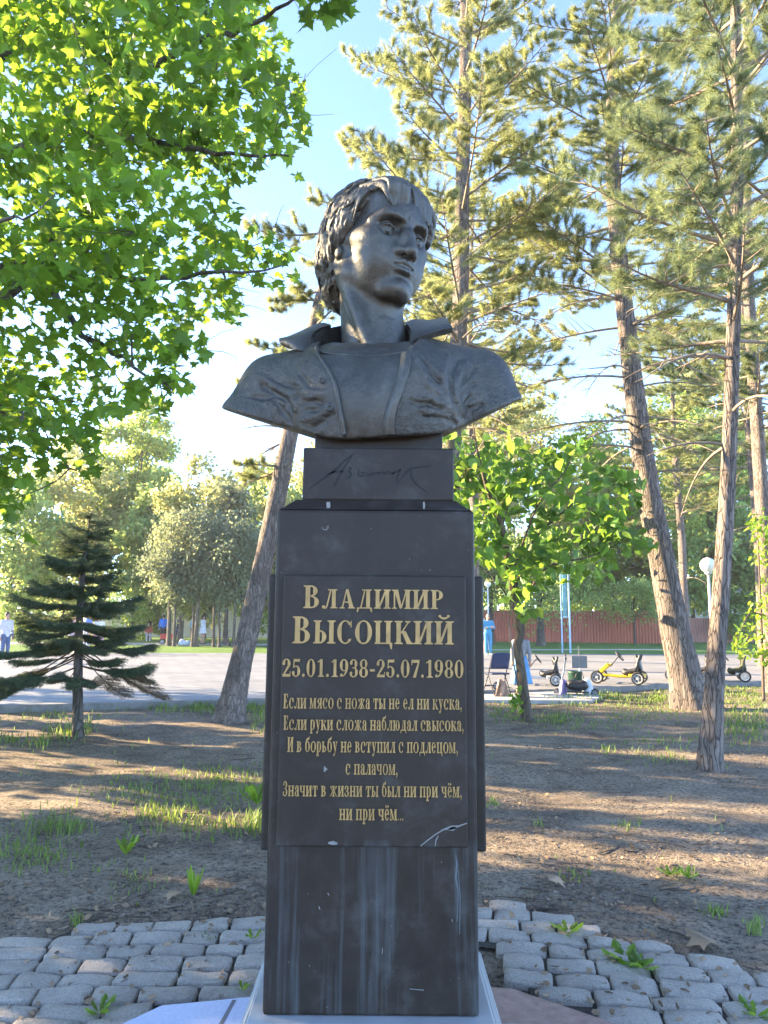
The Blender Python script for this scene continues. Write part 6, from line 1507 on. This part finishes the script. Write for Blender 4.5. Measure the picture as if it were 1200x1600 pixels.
g = SDF((-.3, -.25, -.05), (.3, .25, .45), .015); g.ell((0, 0, .10), (.23, .14, .11), 0); g.ell((-.12, .02, .14), (.12, .10, .10), .04); g.ell((.10, -.02, .15), (.10, .10, .08), .03); g.chain([(-.05, 0, .28), (.0, 0, .40), (.10, 0, .38), (.14, 0, .25)], [.012] * 4, .01); V, F = g.mesh(); o = mesh('bag', V, F, M_BLK, None, True); o.location = tuple(gnd(903, 1083, .1) + np.array([0, 0, .05])); tag(o, 'black bag slumped on the scooter deck', 'bag')
g = SDF((-.2, -.2, -.05), (.2, .2, .4), .014); g.ell((0, 0, .14), (.12, .10, .17), 0); g.ell((0, 0, .30), (.07, .06, .05), .06); V, F = g.mesh(); o = mesh('pouch', V, F, simple('pale_blue_cloth', (.55, .62, .70), .8, 0, .3, 7), None, True); o.location = tuple(gnd(918, 1086, .05)); tag(o, 'pale blue and white bag at the rear of the scooter', 'bag')
p = gnd(899, 1077, .1); t = empty('litter_bin', 'dark green cylindrical bin below the grey board', 'bin', p); mb = MB(); mb.lathe([(.13, 0), (.15, .02), (.155, .36), (.165, .37), (.165, .40), (.14, .40), (.13, .30)], 18); mb.build('body', simple('dark_green_paint', (.012, .05, .03), .5), t, True)
p = gnd(906, 1074, .1); t = empty('notice_board', 'blank grey board on a thin post by the green bin', 'board', p, R(4)); mb = MB(); mb.tube([(0, 0, 0), (0, 0, .95)], .014, 8); mb.build('post', M_CHR, t, True)
for s, nm in ((-1, 'board'), (1, 'board')): mb = MB(); mb.box(min(0, s * .19) + .004, max(0, s * .19) - .004, -.03, -.015, .44, .72, .004); mb.build(nm, simple('board_grey', (.17, .18, .19), .7, 0, .08, 5), t)
mb = MB(); mb.lathe([(.16, 0), (.16, .02), (.02, .04)], 14); mb.build('foot', M_STEEL, t)
p = at(752, 1040, 16.2); p[2] = PZ; scooter('scooter half hidden behind the right edge of the pedestal', p, R(30), 0.0, M_STEEL)

# ---- people
def person(label, p, face, H, top, legs, hair, pose='stand', skirt=None, hairlen=0.0, shoes=None, sleeves=True, shorts=False):
    h = .0125; k = H / 1.75
    t = empty('person', label, 'person', p, face); t.scale = (k,) * 3
    J = dict(hip=[(-.085, 0, .93), (.085, 0, .93)], knee=[(-.095, -.015, .50), (.095, -.015, .50)], ank=[(-.10, .02, .085), (.10, .02, .085)], sh=[(-.185, 0, 1.42), (.185, 0, 1.42)], el=[(-.235, .03, 1.13), (.235, .03, 1.13)], wr=[(-.235, -.03, .88), (.235, -.03, .88)], head=(0, -.015, 1.635))
    if pose == 'crossed': J.update(el=[(-.25, -.06, 1.17), (.25, -.06, 1.17)], wr=[(.07, -.19, 1.20), (-.08, -.20, 1.17)])
    if pose == 'walk': J.update(knee=[(-.09, -.14, .52), (.09, .02, .50)], ank=[(-.09, -.16, .10), (.09, .24, .12)], el=[(-.23, .14, 1.15), (.23, -.06, 1.14)], wr=[(-.21, .12, .90), (.20, -.20, .95)])
    if pose == 'phone': J.update(el=[(-.22, -.05, 1.14), (.235, .03, 1.13)], wr=[(-.07, -.22, 1.30), (.22, -.05, .88)])
    if pose == 'sit': J.update(hip=[(-.09, 0, .48), (.09, 0, .48)], knee=[(-.11, -.40, .48), (.11, -.40, .48)], ank=[(-.11, -.42, .085), (.11, -.42, .085)], sh=[(-.185, .02, .98), (.185, .02, .98)], el=[(-.23, -.06, .70), (.23, -.06, .70)], wr=[(-.12, -.28, .62), (.12, -.28, .62)], head=(0, -.03, 1.19))
    A = {a: np.array(b, float) for a, b in J.items()}
    hc = (A['hip'][0] + A['hip'][1]) / 2; sc = (A['sh'][0] + A['sh'][1]) / 2
    def limbs_(g, gr, arms=True, legs_=True, upto=1.0, leg_to=1.0):
        for i in (0, 1):
            if arms:
                g.cap(A['sh'][i], A['el'][i], .050 + gr, .041 + gr, .03); e = A['el'][i] + (A['wr'][i] - A['el'][i]) * upto
                if upto > .05: g.cap(A['el'][i], e, .040 + gr, .030 + gr, .02)
            if legs_:
                g.cap(A['hip'][i], A['knee'][i], .080 + gr, .056 + gr, .04); e = A['knee'][i] + (A['ank'][i] - A['knee'][i]) * leg_to
                if leg_to > .05: g.cap(A['knee'][i], e, .053 + gr, .038 + gr, .02)
    def torso_(g, gr):
        g.ell(sc - [0, 0, .13], (.165 + gr, .105 + gr, .20 + gr), 0); g.ell((sc + hc) / 2 - [0, 0, .04], (.145 + gr, .10 + gr, .20 + gr), .06); g.ell(hc + [0, 0, .02], (.165 + gr, .115 + gr, .12 + gr), .06)
        g.cap(sc + [-.12, 0, -.01], sc + [.12, 0, -.01], .06 + gr, .06 + gr, .05)
    box = ((-.42, -.62, -.02), (.42, .45, 1.82))
    g = SDF(*box, h); torso_(g, -.006); limbs_(g, 0); hd = A['head']; g.cap(sc + [0, .01, .02], hd - [0, -.01, .06], .055, .05, .03)
    g.ell(hd + [0, .012, .02], (.073, .092, .098), .02); g.ell(hd + [0, -.025, -.05], (.055, .062, .065), .03); g.cap(hd + [0, -.09, .01], hd + [0, -.104, -.025], .012, .016, .015); 
    for s in (-1, 1): g.ell(hd + [s * .03, -.085, .012], (.018, .014, .010), .012, 's'); g.ell(hd + [s * .03, -.072, .012], (.014, .012, .010), .003); g.ell(hd + [s * .075, .01, -.005], (.012, .02, .03), .008)
    g.cap(hd + [-.022, -.082, -.055], hd + [.022, -.082, -.055], .007, .007, .008, 's')
    for i in (0, 1):
        s = -1 if i == 0 else 1; d = A['wr'][i] - A['el'][i]; d = d / np.linalg.norm(d); w_ = A['wr'][i]; u = np.cross(d, [0, 1.0, 0]) if abs(d[1]) < .8 else np.array([1.0, 0, 0]); u /= np.linalg.norm(u)
        g.cap(w_, w_ + d * .07, .028, .034, .02)
        for f in range(4): b_ = w_ + d * .075 + u * (f - 1.5) * .020; g.cap(b_, b_ + d * (.06 + .012 * (f in (1, 2))) + np.array([0, -.012, 0]), .0105, .008, .004)
        g.cap(w_ + d * .02 + u * s * .03, w_ + d * .07 + u * s * .055, .012, .009, .006)
        g.cap(A['ank'][i], A['ank'][i] + [0, -.13, -.045], .035, .032, .02)
    V, F = g.mesh(); mesh('body', V, F, M_SKIN, t, True)
    cut = lambda g, z, above: g.comb((slice(None),) * 3, (z - g.ax[2] if above else g.ax[2] - z)[None, None, :] + 0 * g.d, .004, 'i')
    g = SDF(*box, h); torso_(g, .012); limbs_(g, .012, True, False, .9 if sleeves else 0.0); g.ell(sc + [0, 0, .08], (.07, .08, .07), .01, 's'); cut(g, hc[2] - .05 - (.12 if pose == 'crossed' else 0), True); V, F = g.mesh(); mesh('shirt', V, F, top, t, True)
    if skirt is None:
        g = SDF(*box, h); torso_(g, .010); limbs_(g, .014, False, True, 1, .05 if shorts else .92); cut(g, hc[2] + .06, False); V, F = g.mesh(); mesh('trousers', V, F, legs, t, True)
    else:
        mb = MB(); n = 28; z1, z0 = hc[2] + .10, hc[2] - skirt; prof = []
        for i in range(9):
            v = i / 8; r0 = .15 + (.05 + .16 * min(1, skirt)) * v; prof.append((r0, z1 + (z0 - z1) * v))
        V = []; F = []
        for i, (r0, z) in enumerate(prof):
            for q in range(n): a_ = 2 * math.pi * q / n; rr_ = r0 * (1 + .06 * i / 8 * math.sin(a_ * 7)); V.append((rr_ * math.cos(a_), rr_ * .78 * math.sin(a_), z))
        for i in range(8):
            for q in range(n): F.append((i * n + q, i * n + (q + 1) % n, (i + 1) * n + (q + 1) % n, (i + 1) * n + q))
        o = mesh('skirt', V, F, legs, t, True); s_ = o.modifiers.new('thick', 'SOLIDIFY'); s_.thickness = .01
    if hair is not None:
        g = SDF(*box, h); g.ell(hd + [0, .02, .028], (.082, .100, .102), 0); 
        if hairlen > 0: g.cap(hd + [0, .06, 0], hd + [0, .09, -hairlen], .075, .06, .04)
        g.ell(hd + [0, -.09, -.03], (.07, .075, .085), .01, 's'); V, F = g.mesh(); mesh('hair', V, F, hair, t, True)
    g = SDF(*box, h)
    for i in (0, 1): g.cap(A['ank'][i] + [0, .03, -.05], A['ank'][i] + [0, -.15, -.052], .042, .036, .02)
    g.comb((slice(None),) * 3, (.004 - g.ax[2])[None, None, :] + 0 * g.d, 0, 'i'); V, F = g.mesh(); mesh('shoes', V, F, shoes or M_WHT, t, True)
    return t
cl = lambda n, c: simple(n, c, .85, 0, .15, 10, .15)
HD, HG, HB = simple('dark_hair', (.02, .016, .013), .6), simple('grey_hair', (.10, .10, .10), .6), simple('brown_hair', (.07, .04, .025), .6)
p = at(763, 1024, 33); p[2] = PZ; man = person('man in light blue work suit with folded arms at the far edge of the road', p, R(8), 1.82, cl('blue_suit', (.06, .27, .46)), cl('blue_trousers', (.06, .26, .45)), None, 'crossed')
mb = MB()
for s in (-1, 1): mb.sphere((s * .032, -.098, 1.648), (.024, .008, .018), 10, 6)
mb.box(-.012, .012, -.106, -.098, 1.648, 1.654); mb.build('sunglasses', M_BLK, man, True)
p = at(755.5, 1024, 34.5); p[2] = PZ; person('person in pink standing behind the man in blue', p, R(40), 1.72, cl('pink_top', (.55, .28, .30)), cl('rose_trousers', (.42, .22, .25)), HB)
p = gnd(815, 1084, .07); person('girl in a long blue skirt and grey top, partly hidden by the sapling trunk', p, R(165), 1.36, cl('grey_top', (.22, .24, .28)), cl('blue_skirt', (.10, .27, .52)), HG, 'stand', .66, .16, cl('tan_shoes', (.35, .22, .15)))
p = at(316, 1006, 45); p[2] = .1; person('woman in a short white dress walking on the far path', p, R(70), 1.74, cl('white_dress', (.66, .67, .74)), cl('white_dress_skirt', (.64, .65, .72)), HB, 'phone', .28, .14, M_BLK)
p = at(254, 1003, 48); p[2] = .1; person('person in a bright blue shirt and black trousers left of the dark trunks', p, R(190), 1.78, cl('bright_blue_shirt', (.02, .16, .55)), cl('black_trousers', (.015, .015, .02)), HD, 'stand')
p = at(231, 1003, 50); p[2] = .1; person('seated person in a red top beside the bright shrub', p, R(20), 1.7, cl('red_top', (.50, .09, .06)), cl('pale_trousers', (.42, .40, .44)), HD, 'sit')
p = at(278, 1005, 46); p[2] = .1; person('person in dark clothes behind the thick thuja trunk', p, R(-60), 1.76, cl('dark_shirt', (.03, .03, .04)), cl('dark_jeans', (.03, .035, .06)), HD, 'walk')
p = at(302, 1005, 47); p[2] = .1; person('person in a pale blue shirt and dark shorts between two thuja trunks', p, R(180), 1.7, cl('pale_blue_shirt', (.30, .48, .60)), cl('dark_shorts', (.02, .025, .05)), HB, 'stand', shorts=True)
p = at(6, 1030, 25); p[2] = PZ; person('person in a lilac white shirt at the left edge behind the spruce', p, R(60), 1.68, cl('lilac_shirt', (.55, .54, .68)), cl('blue_jeans', (.08, .12, .24)), HD, 'stand')
p = at(112, 1020, 31); p[2] = PZ; person('person in pink seen through the lower branches of the spruce', p, R(30), 1.66, cl('soft_pink_top', (.60, .34, .36)), cl('light_trousers', (.52, .52, .60)), HB, 'stand')
p = at(134, 1018, 33); p[2] = PZ; person('person in a blue jacket seen through the middle of the spruce', p, R(-30), 1.8, cl('blue_jacket', (.10, .20, .62)), cl('grey_trousers', (.34, .36, .44)), HB, 'stand')
p = at(152, 1018, 32); p[2] = PZ; person('person in white beside the pink one behind the spruce', p, R(10), 1.62, cl('white_top', (.68, .68, .72)), cl('rose_skirt', (.55, .30, .34)), HD, 'stand', .45, .12)
# red cart and scooter on the far path
p = at(262, 1006, 44); p[2] = .1; t = empty('pull_cart', 'small red cart with black wheels on the far path', 'cart', p, R(15))
mb = MB(); mb.box(-.45, .45, -.25, .25, .32, .62, .03); mb.build('tub', simple('red_plastic', (.45, .04, .03), .4), t)
for x in (-.32, .32):
    for y in (-.27, .27): wheel(t, (x, y, .16), .16, .06, 0, M_GREY)
mb = MB(); mb.tube([(.45, 0, .4), (.75, 0, .85)], .015, 6); mb.build('handle', M_BLK, t)
p = at(350, 1008, 42); p[2] = .1; scooter('black kick scooter standing under the last thujas', p, R(160), 0.0, M_BLK)
g = SDF((-.5, -.3, 0), (.5, .3, .7), .03); g.ell((0, 0, .14), (.36, .2, .17), 0); g.ell((-.15, .03, .28), (.14, .12, .12), .06); g.ell((.2, -.04, .2), (.16, .14, .12), .05); V, F = g.mesh(); o = mesh('sack', V, F, simple('pale_blue_sack', (.45, .52, .60), .8), None, True); o.location = tuple(at(288, 1010, 41.5) * [1, 1, 0] + [0, 0, .1]); tag(o, 'pale blue sack at the foot of the dark thuja trunk', 'sack')

# ---- grass, weeds and litter on the soil
rng = np.random.default_rng(101)
def soil_pt(px, py):
    p = gnd(px, py, 0); p[2] = gz(p[0], p[1]); return p
PATCH = [(280, 1235, 85, 24, 800, .055), (360, 1215, 60, 18, 600, .05), (350, 1292, 80, 12, 300, .075), (270, 1275, 44, 12, 140, .08), (235, 1268, 16, 8, 60, .08), (40, 1330, 60, 22, 420, .055), (80, 1285, 40, 12, 160, .09), (110, 1290, 20, 6, 60, .12), (400, 1285, 16, 14, 140, .12), (200, 1370, 40, 20, 60, .05),
         (100, 1150, 22, 10, 160, .13), (135, 1140, 12, 8, 90, .13), (80, 1118, 60, 6, 160, .10), (310, 1106, 30, 5, 280, .14), (380, 1106, 40, 5, 300, .14), (250, 1108, 14, 5, 110, .14), (10, 1160, 24, 6, 110, .14), (60, 1165, 14, 6, 70, .14), (410, 1120, 14, 16, 160, .14), (190, 1105, 12, 4, 50, .12),
         (800, 1112, 30, 8, 300, .09), (870, 1120, 30, 6, 220, .10), (930, 1128, 60, 8, 220, .07), (1010, 1112, 50, 12, 420, .07), (960, 1100, 60, 6, 260, .07), (1040, 1160, 60, 10, 160, .07), (945, 1170, 14, 5, 40, .08), (1030, 1183, 34, 8, 100, .075), (1160, 1100, 40, 18, 800, .07), (1170, 1135, 40, 14, 600, .10), (1150, 1082, 50, 6, 600, .08), (1030, 1090, 40, 5, 500, .12), (940, 1090, 30, 4, 300, .12), (890, 1098, 30, 5, 200, .10),
         (1180, 1450, 10, 8, 40, .07), (1120, 1425, 14, 6, 40, .06), (1070, 1365, 16, 5, 30, .06), (980, 1292, 12, 4, 30, .06), (840, 1290, 10, 5, 20, .06), (330, 1470, 8, 5, 30, .05), (120, 1440, 8, 6, 40, .06), (770, 1250, 10, 6, 30, .06), (900, 1365, 20, 6, 40, .05)]
BP = []; BH = []
for px, py, rx, ry, n, hh in PATCH:
    n = int(n * .75)
    for q in rng.normal(size=(n, 2)) * .75: BP.append(soil_pt(px + q[0] * rx, py + q[1] * ry)); BH.append(hh * rng.uniform(.4, 1.2))
for _ in range(2600):                                     # sparse blades everywhere, denser where the noise says so
    x, y = rng.uniform(-7, 10), rng.uniform(4.4, 17)
    if abs(x) < .5 and y < 4.6: continue
    v = vnoise(np.array([x * .8]), np.array([y * .8]), 12)[0]
    if rng.random() < (v - .45) * 1.6: BP.append(np.array([x, y, gz(x, y)])); BH.append(rng.uniform(.03, .09))
BP = np.array(BP); BH = np.array(BH); keep = BP[:, 1] < np.interp(BP[:, 0], KERB[:, 0], KERB[:, 1]) - .12; BP, BH = BP[keep], BH[keep]; n = len(BP)
a = rng.uniform(0, 6.28, n); lean = rng.uniform(.1, .8, n); sd = np.stack([np.cos(a), np.sin(a), 0 * a], 1); fw = np.stack([-np.sin(a), np.cos(a), 0 * a], 1); wd = (.0035 + .0004 * BP[:, 1])[:, None]
m1 = BP + fw * (lean * BH * .35)[:, None] + np.array([0, 0, 1]) * (BH * .6)[:, None]; tip = BP + fw * (lean * BH)[:, None] + np.array([0, 0, 1]) * BH[:, None]
V = np.stack([BP - sd * wd, BP + sd * wd, m1 + sd * wd * .7, m1 - sd * wd * .7, tip], 1).reshape(-1, 3); i5 = np.arange(n)[:, None] * 5
F = [np.concatenate([i5 + 0, i5 + 1, i5 + 2, i5 + 3], 1), np.concatenate([i5 + 3, i5 + 2, i5 + 4], 1)]
M_GR = leaf_mat('grass_blade', (.085, .14, .03), (.19, .27, .07), (.32, .42, .08), .4, .5, .8)
tag(mesh('grass', V, F, M_GR), 'sparse tufts of short green grass on the bare soil', 'grass', kind='stuff')
# dry leaves, needles and wood chips
def litter(n, gen, size, m, name, label, tp=TP_OVAL, curl=.5):
    P = np.array([gen() for _ in range(n)]); D = rnd_dir(n, rng); D[:, 2] *= .25; Nn = rng.normal(size=(n, 3)) * curl; Nn[:, 2] += 1
    V, F = leaf_mesh(P + [0, 0, .008], D, Nn, rng.uniform(*size, n), tp); return tag(mesh(name, V, F, m), label, 'litter', kind='stuff')
M_DL = simple('dry_leaf', (.24, .165, .10), .85, 0, .55, 3.5, .2); M_CH = simple('wood_chip', (.20, .155, .12), .9, 0, .75, 11)
def gen_near():
    while True:
        x, y = rng.uniform(-3.2, 5), rng.uniform(3.6, 10)
        if abs(x + .03) < .5 and y < 4.3: continue
        v = vnoise(np.array([x * 1.6]), np.array([y * 1.6]), 17)[0]
        edge = 1.3 if (4.0 < y < 4.9 and x < .2) else 0
        if rng.random() < (v - .35) * 1.4 + edge * .5 - .04 * (y - 4): return np.array([x, y, max(gz(x, y), 0.0 if y < 4.3 else -1)])
litter(1700, gen_near, (.016, .05), M_DL, 'leaf_litter', 'scattered dry brown leaves on the soil', TP_OVAL, .9)
litter(9000, gen_near, (.012, .034), M_CH, 'wood_chips', 'dark bark chips and crumbs strewn over the soil', (TP_QUAD[0] * [1, .55, 1], TP_QUAD[1]), .8)
def gen_joint():
    while True:
        x, y = rng.uniform(-2.4, 2.4), rng.uniform(3.1, 4.4)
        if (x < -.55 and inside((x, y), COB_L)) or (x > .55 and inside((x, y), COB_R)): return np.array([x, y, rng.uniform(.012, .034)])
litter(330, gen_joint, (.02, .055), M_DL, 'joint_litter', 'dry leaf scraps caught between the cobblestones', TP_OVAL, 1.0)
# twigs lying about
tw = []
for _ in range(170):
    p = gen_near(); a_ = rng.uniform(0, 6.28); l = rng.uniform(.06, .35); q = p + np.array([math.cos(a_) * l, math.sin(a_) * l, 0]); q[2] = gz(q[0], q[1]); tw.append((np.array([p, (p + q) / 2 + rng.normal(size=3) * [.02, .02, .006], q]) + [0, 0, .006], rng.uniform(.0015, .005)))
V, F = tubes_fast(tw, 4); tag(mesh('fallen_twigs', V, F, M_TW), 'thin dry twigs lying on the soil', 'twigs', kind='stuff')
# weeds: rosettes one can point at
T_WEED = template([(0, 0), (.1, .03), (.22, .05), (.30, .13), (.36, .07), (.50, .18), (.56, .09), (.72, .20), (.86, .13), (1.0, 0)], .5, .5)
T_BLADE = template([(0, 0), (.1, .05), (.5, .07), (.85, .045), (1, 0)], .5, .8)
def weed(px, py, r, n, label, up=.25, tp=T_WEED, z=None, m=None):
    p = gnd(px, py, .02); p[2] = max(gz(p[0], p[1]), .0) if z is None else z
    a = np.linspace(0, 6.28, n, endpoint=False) + rng.uniform(-.3, .3, n); el = rng.uniform(.15, .6, n) + up; D = np.stack([np.cos(a) * np.cos(el), np.sin(a) * np.cos(el), np.sin(el)], 1); Nn = np.stack([-np.cos(a) * np.sin(el), -np.sin(a) * np.sin(el), np.cos(el)], 1) + rng.normal(size=(n, 3)) * .15
    V, F = leaf_mesh(np.repeat(p[None], n, 0), D, Nn, rng.uniform(.6, 1.1, n) * r, tp); o = mesh('weed_plant', V - p, F, m or M_VINE); o.location = tuple(p); tag(o, label, 'weed', 'weeds growing between stones and on the soil'); return o
weed(887, 1457, .11, 11, 'dandelion rosette growing between upper right cobblestones', .1, z=.02)
weed(975, 1502, .12, 10, 'wider dandelion rosette in the middle of the right cobblestones', .1, z=.02)
weed(1003, 1512, .11, 9, 'dandelion rosette touching the wider one on its right', .0, z=.02)
weed(155, 1583, .10, 7, 'small jagged weed between the lower left cobblestones', .2, z=.02)
weed(1180, 1588, .09, 6, 'little weed at the lower right edge of the cobblestones', .2, z=.02)
weed(302, 1393, .17, 7, 'upright clump of broad grass blades left of the pedestal', 1.0, T_BLADE)
weed(197, 1330, .16, 8, 'upright dandelion weed at the sunlit strip left', .7)
weed(401, 1252, .28, 9, 'bright broad leaved weed right beside the left plaque edge', .5)
weed(1046, 1362, .12, 8, 'low weed right of the pedestal on the sunlit soil', .2); weed(1075, 1366, .10, 7, 'tiny purple green weed beside the low sunlit weed', .3)
weed(395, 1468, .06, 6, 'tiny weed on the cobblestones close to the pedestal', .4, z=.02); weed(380, 1552, .05, 5, 'clover like weed at the corner of the tile platform', .4, z=.03)
def big_leaf(px, py, s, label, seed):
    p = gnd(px, py, 0); p[2] = max(gz(p[0], p[1]), .03) + .01; r = np.random.default_rng(seed); V, F = leaf_mesh(np.zeros((1, 3)), np.array([[math.cos(seed), math.sin(seed), .1]]), np.array([[.2, -.3, 1.0]]), np.array([s]), TP_MAPLE); o = mesh('fallen_leaf', V, F, M_DL); o.location = tuple(p); tag(o, label, 'leaf', 'large dry leaves'); s_ = o.modifiers.new('t', 'SOLIDIFY'); s_.thickness = .002
big_leaf(1112, 1486, .17, 'large curled dry maple leaf on the soil at the right edge of the cobblestones', 2); big_leaf(873, 1380, .12, 'dry maple leaf on the soil above the right cobblestones', 4); big_leaf(262, 1405, .09, 'pale dry leaf on the dark soil left of the pedestal', 6); big_leaf(320, 1385, .10, 'dry leaf next to the upright grass clump', 9)
# ================================================================ HAZE
mb = MB(); mb.box(-170, 170, -40, 160, -1.2, 26); hz = mb.build('haze', None); tag(hz, kind='stuff', label='thin evening haze in the air of the park')
hm = bpy.data.materials.new('haze_air'); hm.use_nodes = True; hm.node_tree.nodes.clear()
ho = hm.node_tree.nodes.new('ShaderNodeOutputMaterial'); hv = hm.node_tree.nodes.new('ShaderNodeVolumePrincipled')
hv.inputs['Color'].default_value = (.95, .97, 1.0, 1); hv.inputs['Density'].default_value = .0005; hv.inputs['Anisotropy'].default_value = .3
hm.node_tree.links.new(hv.outputs[0], ho.inputs['Volume']); hz.data.materials.append(hm)
